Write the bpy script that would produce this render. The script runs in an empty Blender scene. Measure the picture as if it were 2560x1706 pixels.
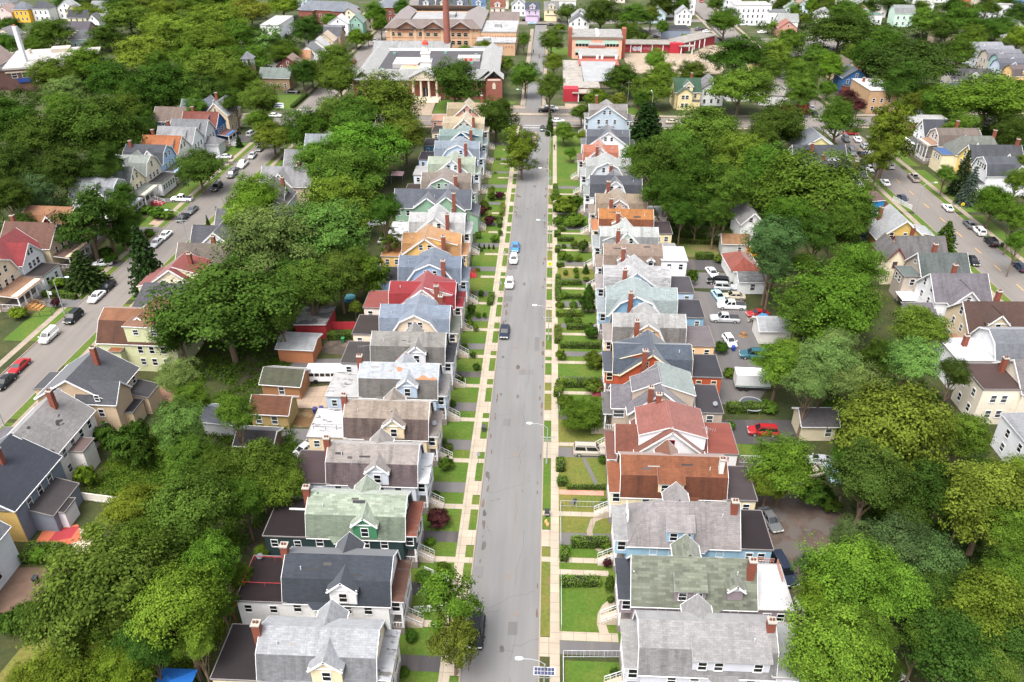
import bpy, math, random
import numpy as np
from mathutils import Vector, Matrix
R_ = math.radians
sc = bpy.context.scene
col = sc.collection
random.seed(7)

# ------------------------------------------------------------------ camera, light
EXPO = 1.7
cd = bpy.data.cameras.new('camera'); cam = bpy.data.objects.new('camera', cd); col.objects.link(cam)
cd.sensor_width = 36; cd.lens = 36*1990/2560; cd.clip_start = 1; cd.clip_end = 4000
cam.location = (0, 0, 80); cam.rotation_euler = (R_(90-31.7), 0, R_(2.62)); sc.camera = cam
SUN_EL, SUN_AZ = 64, 212            # azimuth clockwise from +Y
wd = bpy.data.worlds.new('World'); sc.world = wd; wd.use_nodes = True
wn = wd.node_tree.nodes; wl = wd.node_tree.links
bg = wn['Background']; sky = wn.new('ShaderNodeTexSky'); sky.sky_type = 'NISHITA'; sky.sun_disc = False
sky.sun_elevation = R_(SUN_EL); sky.sun_rotation = R_(SUN_AZ); sky.air_density = 1.0; sky.dust_density = 6; sky.ozone_density = .6
hs = wn.new('ShaderNodeHueSaturation'); hs.inputs['Saturation'].default_value = .38
wl.new(sky.outputs[0], hs.inputs['Color']); wl.new(hs.outputs[0], bg.inputs[0]); bg.inputs[1].default_value = .15
sd = bpy.data.lights.new('sun', 'SUN'); sd.energy = 1.1; sd.angle = R_(26); sd.color = (1, .965, .91)
so = bpy.data.objects.new('sun', sd); col.objects.link(so)
az, el = R_(SUN_AZ), R_(SUN_EL)
so.rotation_euler = Vector((math.sin(az)*math.cos(el), math.cos(az)*math.cos(el), math.sin(el))).to_track_quat('Z', 'Y').to_euler()
sc.view_settings.view_transform = 'Standard'; sc.view_settings.look = 'None'; sc.view_settings.gamma = 1
sc.view_settings.exposure = 1.45
sc.cycles.max_bounces = 5; sc.cycles.diffuse_bounces = 2; sc.cycles.glossy_bounces = 2; sc.cycles.transmission_bounces = 3
sc.cycles.caustics_reflective = False; sc.cycles.caustics_refractive = False

# ------------------------------------------------------------------ colours, materials
def lin(h, k=1.0):
    h = h.lstrip('#'); o = []
    for i in (0, 2, 4):
        v = int(h[i:i+2], 16)/255
        o.append(min(.86, (v/12.92 if v < .04045 else ((v+.055)/1.055)**2.4)*k))
    return (*o, 1)
MATS = {}
def mat(kind, h, k=None, **kw):
    key = (kind, h, k, tuple(sorted(kw.items())))
    if key in MATS: return MATS[key]
    if k is None: k = {'shingle': .385, 'flat': .40, 'siding': .80, 'plain': .62, 'brick': .66}.get(kind, 1)
    m = bpy.data.materials.new(f'{kind}_{h[1:]}'); m.use_nodes = True
    nt = m.node_tree; N = nt.nodes; L = nt.links; B = N['Principled BSDF']
    c = lin(h, k)
    def mul(f): return (c[0]*f, c[1]*f, c[2]*f, 1)
    def node(t, **ins):
        n = N.new(t)
        for q, v in ins.items():
            q = q.replace('_', ' ')
            if isinstance(v, bpy.types.NodeSocket): L.new(v, n.inputs[q])
            else: n.inputs[q].default_value = v
        return n
    def uvmap(sx, sy):
        u = N.new('ShaderNodeUVMap'); mp = node('ShaderNodeMapping', Scale=(sx, sy, 1)); L.new(u.outputs[0], mp.inputs[0])
        oi = N.new('ShaderNodeObjectInfo'); ad = N.new('ShaderNodeVectorMath'); ad.operation = 'ADD'
        L.new(mp.outputs[0], ad.inputs[0])
        if kw.get('perobj', True):
            sc_ = N.new('ShaderNodeMath'); sc_.operation = 'MULTIPLY'; sc_.inputs[1].default_value = 37.
            L.new(oi.outputs['Random'], sc_.inputs[0]); cb = N.new('ShaderNodeCombineXYZ'); L.new(sc_.outputs[0], cb.inputs[2]); L.new(cb.outputs[0], ad.inputs[1])
        return ad.outputs[0]
    def noise(sx, sy, scale=1, detail=3, rough=.55):
        return node('ShaderNodeTexNoise', Vector=uvmap(sx, sy), Scale=scale, Detail=detail, Roughness=rough).outputs['Fac']
    def rng(f, a, b, lo, hi):
        n = node('ShaderNodeMapRange'); L.new(f, n.inputs[0])
        for i, v in enumerate((a, b, lo, hi)): n.inputs[1+i].default_value = v
        return n.outputs[0]
    def mixc(f, a, b, mode='MIX'):
        n = N.new('ShaderNodeMix'); n.data_type = 'RGBA'; n.blend_type = mode
        if isinstance(f, (int, float)): n.inputs[0].default_value = f
        else: L.new(f, n.inputs[0])
        for i, v in ((6, a), (7, b)):
            if isinstance(v, bpy.types.NodeSocket): L.new(v, n.inputs[i])
            else: n.inputs[i].default_value = v
        return n.outputs[2]
    def scale(colr, f):
        n = N.new('ShaderNodeVectorMath'); n.operation = 'SCALE'
        if isinstance(colr, bpy.types.NodeSocket): L.new(colr, n.inputs[0])
        else: n.inputs[0].default_value = colr[:3]
        L.new(f, n.inputs['Scale']); return n.outputs[0]
    def brick(w, h_, a, b, mo, msize, off=.5):
        n = node('ShaderNodeTexBrick', Vector=uvmap(1, 1), Color1=a, Color2=b, Mortar=mo, Scale=1.)
        n.inputs['Mortar Size'].default_value = msize; n.inputs['Brick Width'].default_value = w; n.inputs['Row Height'].default_value = h_
        n.offset = off; return n.outputs['Color']
    rough = kw.get('rough', .85); out = c
    if kind == 'shingle':
        big = kw.get('patch', 0)
        v = .13 + .22*big
        out = brick(.55+.5*big, .24+.12*big, mul(1+v), mul(1-v), mul(.72), .012)
        out = scale(out, rng(noise(.25, .25, 1, 3), .3, .7, .86, 1.12))
        out = scale(out, rng(noise(5, 5, 1, 2), .3, .7, .9, 1.1))
        st = kw.get('stain', .35)
        out = scale(out, rng(noise(1.1, .13, 1, 4, .6), .45, .72, 1.04, 1-st))
        if 'c2' in kw:
            out = mixc(rng(noise(.35, .6, 1, 2), kw.get('t2', .55), kw.get('t2', .55)+.02, 0, 1), out, lin(kw['c2'], k))
    elif kind == 'siding':
        out = brick(6, .22, mul(1.03), mul(.97), mul(.74), .018)
        out = scale(out, rng(noise(.4, .4, 1, 3), .3, .75, 1.05, .9))
        out = scale(out, rng(noise(2.5, .3, 1, 3), .55, .8, 1, 1-kw.get('dirt', .1)))
    elif kind == 'flat':
        out = brick(7, .95, mul(1.05), mul(.95), mul(kw.get('seam', .8)), .02)
        out = scale(out, rng(noise(.35, .35, 1, 5, .65), .35, .7, 1.08, .86-kw.get('dirt', 0)))
        if kw.get('dirt'): out = mixc(rng(noise(.5, 1.1, 1, 6, .7), .56, .62, 0, 1), out, (.09, .085, .08, 1))
    elif kind == 'brick':
        out = brick(.24, .085, mul(1.15), mul(.8), mul(1.2), .008)
        out = scale(out, rng(noise(.5, .5, 1, 3), .3, .7, .88, 1.1))
    elif kind == 'asphalt':
        out = scale(c, rng(noise(.07, .03, 1, 5), .3, .7, .86, 1.12))
        out = scale(out, rng(noise(9, 9, 1, 2), .25, .75, .88, 1.12))
        out = scale(out, rng(noise(.9, .05, 1, 3), .35, .7, 1.07, .92))
        out = mixc(rng(noise(.35, .03, 1, 4), .5, .75, 0, .35), out, lin('#b5a598', k))
    elif kind == 'concrete':
        out = brick(kw.get('w', 1.5), kw.get('l', 1.5), mul(1.07), mul(.92), mul(.55), .03, 0)
        out = scale(out, rng(noise(.5, .5, 1, 4), .3, .7, .88, 1.08))
        out = scale(out, rng(noise(6, 6, 1, 2), .3, .7, .93, 1.06))
    elif kind == 'grass':
        out = mixc(rng(noise(.16, .16, 1, 5, .6), .42, .68, 0, 1), c, lin(kw.get('c2', '#9a9a4a'), k))
        out = scale(out, rng(noise(2.2, 2.2, 1, 4, .7), .25, .75, .66, 1.3))
        if 'c3' in kw: out = mixc(rng(noise(.11, .11, 1, 4, .6), kw.get('t3', .58), kw.get('t3', .58)+.06, 0, 1), out, lin(kw['c3'], k))
        rough = .95
    elif kind == 'dirt':
        out = scale(c, rng(noise(.5, .5, 1, 6, .65), .3, .7, .7, 1.25))
        if 'c2' in kw: out = mixc(rng(noise(.3, .3, 1, 4), .5, .56, 0, 1), out, lin(kw['c2'], k))
    elif kind == 'paint':
        oi = N.new('ShaderNodeObjectInfo'); out = oi.outputs['Color']
        B.inputs['Coat Weight'].default_value = .15; B.inputs['Coat Roughness'].default_value = .08; B.inputs['Specular IOR Level'].default_value = .25; rough = .3
    elif kind == 'leaf':
        oi = N.new('ShaderNodeObjectInfo'); at = N.new('ShaderNodeAttribute'); at.attribute_name = 'tint'
        g = scale(oi.outputs['Color'], rng(at.outputs['Fac'], 0, 1, .45, 1.65))
        hv = node('ShaderNodeHueSaturation', Color=g); L.new(rng(at.outputs['Fac'], 0, 1,   .507, .492), hv.inputs['Hue'])
        hv2 = node('ShaderNodeHueSaturation', Color=hv.outputs[0]); L.new(rng(oi.outputs['Random'], 0, 1, .86, 1.16), hv2.inputs['Value'])
        out = hv2.outputs[0]
        d = node('ShaderNodeBsdfDiffuse', Color=out); t = node('ShaderNodeBsdfTranslucent', Color=out)
        mx = N.new('ShaderNodeMixShader'); mx.inputs[0].default_value = .22; L.new(d.outputs[0], mx.inputs[1]); L.new(t.outputs[0], mx.inputs[2])
        L.new(mx.outputs[0], N['Material Output'].inputs[0]); MATS[key] = m; return m
    elif kind == 'glass':
        rough = .06; B.inputs['Specular IOR Level'].default_value = .8
    elif kind == 'bark':
        out = scale(c, rng(noise(6, 1.2, 1, 4), .3, .7, .6, 1.3))
    else:
        out = scale(c, rng(noise(.8, .8, 1, 4), .3, .7, .93, 1.06))
    if isinstance(out, bpy.types.NodeSocket): L.new(out, B.inputs['Base Color'])
    else: B.inputs['Base Color'].default_value = out
    B.inputs['Roughness'].default_value = rough; B.inputs['Metallic'].default_value = kw.get('metal', 0)
    if kind in ('shingle', 'flat', 'grass', 'dirt', 'bark', 'leaf', 'siding'): B.inputs['Specular IOR Level'].default_value = .25
    if kind == 'shingle': B.inputs['Sheen Weight'].default_value = .35; B.inputs['Sheen Roughness'].default_value = .45
    MATS[key] = m; return m
WHITE = mat('plain', '#f2f2f2', .72)
DARK = mat('plain', '#303236', .8); METAL = mat('plain', '#a8abad', .7, rough=.45, metal=.6)
GLASS = mat('glass', '#23282d', .5); GLASS2 = mat('glass', '#6d7276', .36); BRICK = mat('brick', '#8a4a38')
LEAF = mat('leaf', '#ffffff'); PAINT = mat('paint', '#ffffff'); BARK = mat('bark', '#6a5a4a'); TYRE = mat('plain', '#1c1c1e')

# ------------------------------------------------------------------ mesh builder (faces get metric UVs)
class MB:
    def __init__(s, mx=1): s.v = []; s.f = []; s.m = []; s.mx = mx
    def poly(s, pts, m=0):
        b = len(s.v); s.v += [(p[0]*s.mx, p[1], p[2]) for p in pts]
        r = range(b, b+len(pts)); s.f.append(tuple(r) if s.mx > 0 else tuple(reversed(r))); s.m.append(m)
    def box(s, x0, x1, y0, y1, z0, z1, m=0, skip=''):
        a, b, c, d = (x0, y0), (x1, y0), (x1, y1), (x0, y1)
        for i, (p, q) in enumerate(((a, b), (b, c), (c, d), (d, a))):
            if 'SENW'[i] not in skip: s.poly([(*p, z0), (*q, z0), (*q, z1), (*p, z1)], m)
        if 'T' not in skip: s.poly([(*a, z1), (*b, z1), (*c, z1), (*d, z1)], m)
        if 'U' not in skip: s.poly([(*d, z0), (*c, z0), (*b, z0), (*a, z0)], m)
    def slab(s, pts, t, m=0, ms=None):                               # plate of thickness t below the given corner points
        p = [Vector(q) for q in pts]; n = (p[1]-p[0]).cross(p[2]-p[0]).normalized()
        if n.z < 0: n = -n
        q = [a-n*t for a in p]; s.poly(p, m); s.poly(list(reversed(q)), m if ms is None else ms)
        for i in range(len(p)):
            j = (i+1) % len(p); s.poly([p[i], q[i], q[j], p[j]], m if ms is None else ms)
    def bar(s, p0, p1, w, h=None, m=0):                                # rectangular bar between two points
        p0, p1 = Vector(p0), Vector(p1); d = (p1-p0).normalized(); h = h or w
        a = d.cross(Vector((0, 0, 1)));  a = a.normalized() if a.length > 1e-3 else Vector((1, 0, 0)); b = a.cross(d)
        c = [a*w/2+b*h/2, -a*w/2+b*h/2, -a*w/2-b*h/2, a*w/2-b*h/2]
        for i in range(4):
            j = (i+1) % 4; s.poly([p0+c[i], p0+c[j], p1+c[j], p1+c[i]], m)
        s.poly([p0+q for q in c], m); s.poly([p1+q for q in c], m)
    def tube(s, p0, p1, r0, r1=None, n=8, m=0, cap=True):
        p0, p1 = Vector(p0), Vector(p1); r1 = r0 if r1 is None else r1; d = (p1-p0).normalized()
        a = d.orthogonal().normalized(); b = d.cross(a); A = []; Bq = []
        for i in range(n):
            t = 2*math.pi*i/n; o = a*math.cos(t)+b*math.sin(t); A.append(p0+o*r0); Bq.append(p1+o*r1)
        for i in range(n):
            j = (i+1) % n; s.poly([A[i], A[j], Bq[j], Bq[i]], m)
        if cap: s.poly(list(reversed(A)), m); s.poly(Bq, m)
    def loft(s, rings, m=0, cap=True):
        for A, B in zip(rings, rings[1:]):
            for i in range(len(A)):
                j = (i+1) % len(A); s.poly([A[i], A[j], B[j], B[i]], m)
        if cap: s.poly(list(reversed(rings[0])), m); s.poly(rings[-1], m)
    def mesh(s, name, mats):
        me = bpy.data.meshes.new(name); me.from_pydata(s.v, [], s.f)
        for q in (mats if isinstance(mats, (list, tuple)) else [mats]): me.materials.append(q)
        me.polygons.foreach_set('material_index', s.m)
        uv = me.uv_layers.new(name='UVMap').data; co = []
        for f in s.f:
            p = [Vector(s.v[i]) for i in f]; n = Vector((0, 0, 0))
            for i in range(len(p)): n += p[i].cross(p[(i+1) % len(p)])
            if n.length < 1e-9: n = Vector((0, 0, 1))
            n.normalize()
            if abs(n.z) > .995: u, w = Vector((1, 0, 0)), Vector((0, 1, 0))
            else:
                u = Vector((0, 0, 1)).cross(n).normalized(); w = n.cross(u)
                if w.z < 0: w = -w
            for q in p: co += [q.dot(u), q.dot(w)]
        uv.foreach_set('uv', co); me.update(); return me
    def build(s, name, mats, parent=None, loc=None, smooth=False):
        if not s.f: return None
        me = s.mesh(name, mats)
        if smooth: me.polygons.foreach_set('use_smooth', [True]*len(me.polygons))
        return link(name, me, parent, loc)
def link(name, data, parent=None, loc=None, rz=0):
    o = bpy.data.objects.new(name, data); col.objects.link(o)
    if parent: o.parent = parent
    if loc: o.location = loc
    if rz: o.rotation_euler.z = rz
    return o
THINGS = []; MARKS = []                                                # MARKS: landmarks that labels of other things refer to
def tag(o, label, cat, group=None):
    if label: o['label'] = label
    o['category'] = cat
    if group: o['group'] = group
    return o
def thing(name, label, cat, loc=(0, 0, 0), rz=0, group=None, short=None):
    o = bpy.data.objects.new(name, None); o.empty_display_size = .5; col.objects.link(o); o.location = loc; o.rotation_euler.z = rz
    tag(o, label, cat, group)
    if short: MARKS.append((short, loc[0], loc[1]))
    return o
def struct(name, mb, m): o = mb.build(name, m); o['kind'] = 'structure'; return o
USED = set()
def place_label(head, x, y, skip=None):                                # a label that no other thing has, from the nearest landmarks; the part of head after | may be dropped
    c = sorted(((x-a)**2+(y-b)**2, s, a, b) for s, a, b in MARKS if s != skip)[:9]
    def rel(a, b):
        dx, dy = x-a, y-b
        if abs(dx) > 1.1*abs(dy): return 'right of' if dx > 0 else 'left of'
        return 'beyond' if dy > 0 else 'in front of'
    for hd in dict.fromkeys((head.replace('|', ''), head.split('|')[0].strip())):
        for d, s, a, b in c[:5]:
            l = f'{hd} {rel(a, b)} {s}'
            if l not in USED and len(l.split()) <= 16: USED.add(l); return l
        for i in range(len(c)):
            for j in range(i+1, len(c)):
                l = f'{hd} between {c[i][1]} and {c[j][1]}'
                if l not in USED and len(l.split()) <= 16: USED.add(l); return l
    hd = head.split('|')[0].strip()
    for q in ('second', 'third', 'another', 'farther', 'neighbouring'):
        for d, s, a, b in c[:5]:
            l = f'{q} {hd} {rel(a, b)} {s}'
            if l not in USED and len(l.split()) <= 16: USED.add(l); return l
    return ' '.join(f'{hd} {rel(c[0][2], c[0][3])} {c[0][1]}'.split()[:16])
def copy_tree(o, loc, rz, color=None, scale=None):
    r = o.copy(); col.objects.link(r); r.location = loc; r.rotation_euler = (0, 0, rz)
    for ch in list(o.children):
        c = ch.copy(); col.objects.link(c); c.parent = r
        if color: c.color = color
        for g in list(ch.children):
            d = g.copy(); col.objects.link(d); d.parent = c
    return r


# ------------------------------------------------------------------ houses
WIN = {}
def window_mesh(w, h, fc, far):
    k = (round(w, 2), round(h, 2), fc, far)
    if k not in WIN:
        f = MB(); t = .085
        f.box(-w/2-t, -w/2, -.07, .03, -t, h+t); f.box(w/2, w/2+t, -.07, .03, -t, h+t)
        f.box(-w/2, w/2, -.07, .03, h, h+t); f.box(-w/2, w/2, -.10, .03, -t, 0)
        f.box(-w/2, w/2, -.055, .03, h*.5-.035, h*.5+.035)
        p = MB(); (f if far else p).box(-w/2, w/2, -.025, .02, .001, h-.001, 1 if far else 0)
        WIN[k] = (f.mesh('window', [mat('plain', fc, .75), GLASS]), None if far else (p.mesh('pane', GLASS), p.mesh('pane', GLASS2)))
    return WIN[k]
class House:
    def __init__(s, name, label, short, x, y, rz=0, mx=1, wall='#e5e5e5', roof='#909090', trim='#f2f2f2', far=False, cat='house', wk='siding', stain=.35, roofkw=None, lower=None, group=None, basement=None):
        s.o = thing(name, label, cat, (x, y, .12), R_(rz), group, short); s.mx = mx; s.far = far; s.trimc = trim
        s.W = MB(mx); s.Rf = MB(mx); s.T = MB(mx)
        s.wm = mat(wk, wall); rk = dict(stain=stain); rk.update(roofkw or {})
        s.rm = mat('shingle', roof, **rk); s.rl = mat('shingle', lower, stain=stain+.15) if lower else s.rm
        s.tm = mat('plain', trim, .75); s.low = lower is not None
    def part(s, mb, name, mats): return mb.build(name, mats, s.o)
    def block(s, ax, a0, a1, c, hw, ze, zr, hb=None, zb=None, oh=.35, ends=(1, 1), z0=0, hip=(0, 0), walls=True):
        P = (lambda a, q, z: (a, c+q, z)) if ax == 'E' else (lambda a, q, z: (c+q, a, z))
        prof = [(-hw, ze), (0, zr), (hw, ze)] if hb is None else [(-hw, ze), (-hb, zb), (0, zr), (hb, zb), (hw, ze)]
        if walls:
            if any(hip): 
                pr = [(-hw, z0), (hw, z0), (hw, ze), (-hw, ze)]
            else: pr = [(-hw, z0), (hw, z0)]+[(q, z-.05) for q, z in reversed(prof)]
            A = [P(a0, q, z) for q, z in pr]; B = [P(a1, q, z) for q, z in pr]
            s.W.poly(A); s.W.poly(list(reversed(B)))
            for i in range(len(pr)):
                j = (i+1) % len(pr)
                if (pr[i][1] <= ze and pr[j][1] <= ze): s.W.poly([A[i], B[i], B[j], A[j]])
        e0, e1 = a0-oh*ends[0], a1+oh*ends[1]; t = .14
        for i in range(len(prof)-1):
            (q0, z0_), (q1, z1_) = prof[i], prof[i+1]
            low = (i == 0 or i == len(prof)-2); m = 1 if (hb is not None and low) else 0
            if low:                                                     # eave overhang
                if i == 0:
                    k = oh/math.hypot(q1-q0, z1_-z0_); q0, z0_ = q0-(q1-q0)*k, z0_-(z1_-z0_)*k
                else:
                    k = oh/math.hypot(q1-q0, z1_-z0_); q1, z1_ = q1+(q1-q0)*k, z1_+(z1_-z0_)*k
            def at(a, q, z, side):
                if hip[side]:
                    f = (zr-z)/(zr-ze); return P(a+(1 if side == 0 else -1)*hip[side]*(1-f) if f < 1 else a, q, z)
                return P(a, q, z)
            up = .06
            s.Rf.slab([at(e0, q0, z0_+up, 0), at(e1, q0, z0_+up, 1), at(e1, q1, z1_+up, 1), at(e0, q1, z1_+up, 0)], t, m)
            if not s.far or s.far == 1:
                for side, a in ((0, e0), (1, e1)):                      # rake boards
                    if ends[side] and not hip[side]:
                        d = .04*(-1 if side == 0 else 1)
                        s.T.slab([P(a-d*.2, q0, z0_+up+.015), P(a+d, q0, z0_+up+.015), P(a+d, q1, z1_+up+.015), P(a-d*.2, q1, z1_+up+.015)], .26)
        for side, a in ((0, e0), (1, e1)):
            if hip[side]:
                sg = 1 if side == 0 else -1
                s.Rf.slab([P(a, -hw-oh*.8, ze-.16), P(a, hw+oh*.8, ze-.16), P(a+sg*hip[side], 0, zr+.06)], t, 0)
        gv = oh*(hw-(hb or 0))/math.hypot(hw-(hb or 0), (zr if hb is None else zb)-ze)+.04
        for q in (-hw-gv, hw+gv):                               # gutters
            ln = math.hypot(hw-(hb or 0), (zr if hb is None else zb)-ze); zz = ze-oh*((zr if hb is None else zb)-ze)/ln
            p = P(e0, q, 0), P(e1, q, 0)
            s.T.bar((p[0][0], p[0][1], zz), (p[1][0], p[1][1], zz), .07, .1)
    def shed(s, u0, u1, v0, v1, za, zb, z0=5.5, axis='u', m=0, oh=.2, wall=True):   # single-slope box; za at u0 (or v0), zb at u1 (or v1)
        H = (lambda u, v: za+(zb-za)*(u-u0)/(u1-u0)) if axis == 'u' else (lambda u, v: za+(zb-za)*(v-v0)/(v1-v0))
        c = [(u0, v0), (u1, v0), (u1, v1), (u0, v1)]
        if wall:
            for i in range(4):
                p, q = c[i], c[(i+1) % 4]; s.W.poly([(*p, z0), (*q, z0), (*q, H(*q)-.05), (*p, H(*p)-.05)])
        e = [(u0-oh, v0-oh), (u1+oh, v0-oh), (u1+oh, v1+oh), (u0-oh, v1+oh)]
        s.Rf.slab([(*p, H(*p)+.07) for p in e], .14, m)
        for i in range(4):
            p, q = e[i], e[(i+1) % 4]
            if min(H(*p), H(*q)) > max(za, zb)-.06: continue
            s.T.bar((*p, H(*p)-.02), (*q, H(*q)-.02), .05, .16)
    def ext(s, u0, u1, v0, v1, z, roof='#4a4446', wall=None, name='rear_extension', z0=0, dirt=0, kind='flat', zb=None, parapet=True, seam=.8):
        b = MB(s.mx); zz = z if zb is None else zb                      # z at u0, zb at u1
        c = [(u0, v0, z), (u1, v0, zz), (u1, v1, zz), (u0, v1, z)]
        for i in range(4):
            p, q = c[i], c[(i+1) % 4]; b.poly([(p[0], p[1], z0), (q[0], q[1], z0), q, p], 0)
        b.poly([(p[0], p[1], z0) for p in reversed(c)], 0)
        e = [(u0-.15, v0-.15, z+.02), (u1+.15, v0-.15, zz+.02), (u1+.15, v1+.15, zz+.02), (u0-.15, v1+.15, z+.02)]
        b.slab(e, .18, 1, 2)
        if parapet:
            for i in range(4):
                p, q = e[i], e[(i+1) % 4]; b.bar((p[0], p[1], p[2]+.02), (q[0], q[1], q[2]+.02), .09, .12, 2)
        rm = mat('flat', roof, dirt=dirt, seam=seam) if kind == 'flat' else mat('shingle', roof, stain=.2)
        return s.part(b, name, [mat('siding', wall) if wall else s.wm, rm, mat('plain', '#c4c0bc' if lin(roof)[1] > .3 else '#8f8a88')])
    def dormer(s, u, w, vf, zs, ze, zp, vb, win=True, wall=None, roof=None, ww=.85, wh=1.35, dirc='S'):   # gable dormer facing -v
        b = MB(s.mx); hw = w/2
        b.poly([(u-hw, vf, zs), (u+hw, vf, zs), (u+hw, vf, ze), (u, vf, zp-.05), (u-hw, vf, ze)], 0)
        for q in (-hw, hw): b.poly([(u+q, vf, zs), (u+q, vb, zs), (u+q, vb, ze), (u+q, vf, ze)], 0)
        for sg in (-1, 1):
            o = (hw+.3)*sg; ze2 = ze-(zp-ze)*.3/hw
            b.slab([(u+o, vf-.3, ze2+.05), (u, vf-.3, zp+.05), (u, vb, zp+.05), (u+o, vb, ze2+.05)], .13, 1)
            b.slab([(u+o, vf-.34, ze2+.065), (u, vf-.34, zp+.065), (u, vf-.29, zp+.065), (u+o, vf-.29, ze2+.065)], .24, 2)
        b.bar((u-hw-.2, vf-.08, ze-.05), (u+hw+.2, vf-.08, ze-.05), .1, .16, 2)
        o = s.part(b, 'dormer', [mat('siding', wall) if wall else s.wm, mat('shingle', roof, stain=.2) if roof else s.rm, s.tm])
        if win: s.win('S', u, vf, zs+.35, ww, wh, parent=o, single=True)
        return o
    def sdormer(s, u0, u1, vf, zs, zf, vb, zb, n=2, wall=None, roof=None, wx=None):   # shed dormer facing -v
        b = MB(s.mx)
        b.poly([(u0, vf, zs), (u1, vf, zs), (u1, vf, zf), (u0, vf, zf)], 0)
        for u in (u0, u1): b.poly([(u, vf, zs), (u, vb, zs), (u, vb, zb), (u, vf, zf)], 0)
        k = (zb-zf)/(vb-vf)
        b.slab([(u0-.15, vf-.3, zf-.3*k+.06), (u1+.15, vf-.3, zf-.3*k+.06), (u1+.15, vb, zb+.06), (u0-.15, vb, zb+.06)], .14, 1, 2)
        o = s.part(b, 'dormer', [mat('siding', wall) if wall else s.wm, mat('shingle', roof, stain=.2) if roof else s.rm, s.tm])
        for i in range(n):
            u = wx[i] if wx else u0+(u1-u0)*(i+.5)/n
            s.win('S', u, vf, zs+.35, .85, min(1.2, zf-zs-.55), parent=o, single=True)
        return o
    def win(s, face, u, v, z, w=.9, h=1.45, parent=None, single=False):
        far = bool(s.far) or single
        f, p = window_mesh(w, h, s.trimc if s.trimc != '#f2f2f2' else '#f2f2f2', far)
        d = {'S': 0, 'F': math.pi/2*s.mx, 'B': -math.pi/2*s.mx, 'N': math.pi}[face]
        o = link('window', f, parent or s.o, (u*s.mx, v, z), d)
        if p: link('pane', random.choice(p), o)
        return o
    def chimney(s, u, v, z0, z1, w=.75, d=.75, m=None, cap='#b4aca2'):
        b = MB(s.mx); b.box(u-w/2, u+w/2, v-d/2, v+d/2, z0, z1); b.box(u-w/2-.07, u+w/2+.07, v-d/2-.07, v+d/2+.07, z1, z1+.16, 1)
        for q in (-.17, .17): b.box(u+q-.1, u+q+.1, v-.1, v+.1, z1+.16, z1+.42, 2)
        s.part(b, 'chimney', [m or BRICK, mat('plain', cap), mat('plain', '#7a4a3a')])
    def steps(s, u0, u1, v0, v1, z, color='#c9b9a6', rail='#e8e8e8'):
        b = MB(s.mx); n = max(3, int(z/.19))
        for i in range(n):
            a = u0+(u1-u0)*i/n; b.box(min(a, a+(u1-u0)/n), max(a, a+(u1-u0)/n), v0, v1, 0, z*(1-i/n), 0)
        o = s.part(b, 'steps', mat('plain', color)); r = MB(s.mx)
        for v in (v0, v1):
            r.bar((u0, v, z+.9), (u1, v, .95), .07); r.bar((u0, v, z+.45), (u1, v, .5), .04)
            for k in range(4): a = u0+(u1-u0)*k/3; zz = z*(1-k/3); r.bar((a, v, zz), (a, v, zz+.92), .07)
        r.build('railing', mat('plain', rail), o)
    def porch(s, u0, u1, v0, v1, zt, zf=1.1, wall=None, roof='#8d8a86', kind='shingle', zb=None, upper=None, cols='#f0f0f0', floor='#9a8f88', rail=True):
        # raised open porch with posts; with upper=(z0) it carries a closed upper storey
        b = MB(s.mx); b.box(u0, u1, v0, v1, 0, zf, 3)
        zu = upper or zt-.25; n = max(2, int((v1-v0)/2)+1)
        for i in range(n):
            v = v0+.1+(v1-v0-.2)*i/(n-1); b.box(u1-.24, u1-.02, v-.11, v+.11, zf, zu, 2)
        if rail:
            b.bar((u1-.12, v0, zf+.85), (u1-.12, v1, zf+.85), .07, .07, 2); b.bar((u0, v0+.06, zf+.85), (u1-.1, v0+.06, zf+.85), .07, .07, 2)
            k = int((v1-v0)/.3)
            for i in range(k): v = v0+(v1-v0)*(i+.5)/k; b.bar((u1-.12, v, zf), (u1-.12, v, zf+.85), .05, .05, 2)
            for i in range(4): u = u0+(u1-u0)*(i+.5)/4; b.bar((u, v0+.06, zf), (u, v0+.06, zf+.85), .05, .05, 2)
        zz = zt if zb is None else zb
        b.box(u0, u1, v0, v1, zu, min(zt, zz)-.02, 0)
        b.slab([(u0, v0-.3, zt+.08), (u1+.3, v0-.3, zz+.08), (u1+.3, v1+.3, zz+.08), (u0, v1+.3, zt+.08)], .16, 1, 2)
        o = s.part(b, 'porch', [mat('siding', wall) if wall else s.wm, mat('shingle', roof, stain=.25) if kind == 'shingle' else mat('flat', roof, dirt=.1), mat('plain', cols, .75), mat('plain', floor)])
        if upper:
            h = min(1.4, zt-upper-1.0)
            s.win('S', (u0+u1)/2, v0, upper+.7, min(.9, (u1-u0)-.5), h, parent=o, single=True)
            for v in (v0+1.0, (v0+v1)/2, v1-1.0): s.win('F', u1, v, upper+.7, .85, h, parent=o, single=True)
        return o
    def antenna(s, u, v, z):
        b = MB(s.mx); b.tube((u, v, z), (u, v, z+1.6), .03, n=5); b.bar((u-.9, v-.3, z+1.5), (u+.9, v+.3, z+1.5), .035)
        for k in range(6): a = -.8+.32*k; b.bar((u+a-.15, v+a*.33+.5-.05*k, z+1.5), (u+a+.15, v+a*.33-.5+.05*k, z+1.5), .025)
        s.part(b, 'antenna', METAL)
    def vent(s, u, v, z): 
        b = MB(s.mx); b.tube((u, v, z), (u, v, z+.6), .07, n=6); s.part(b, 'vent_pipe', mat('plain', '#d8d8d8'))
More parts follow.
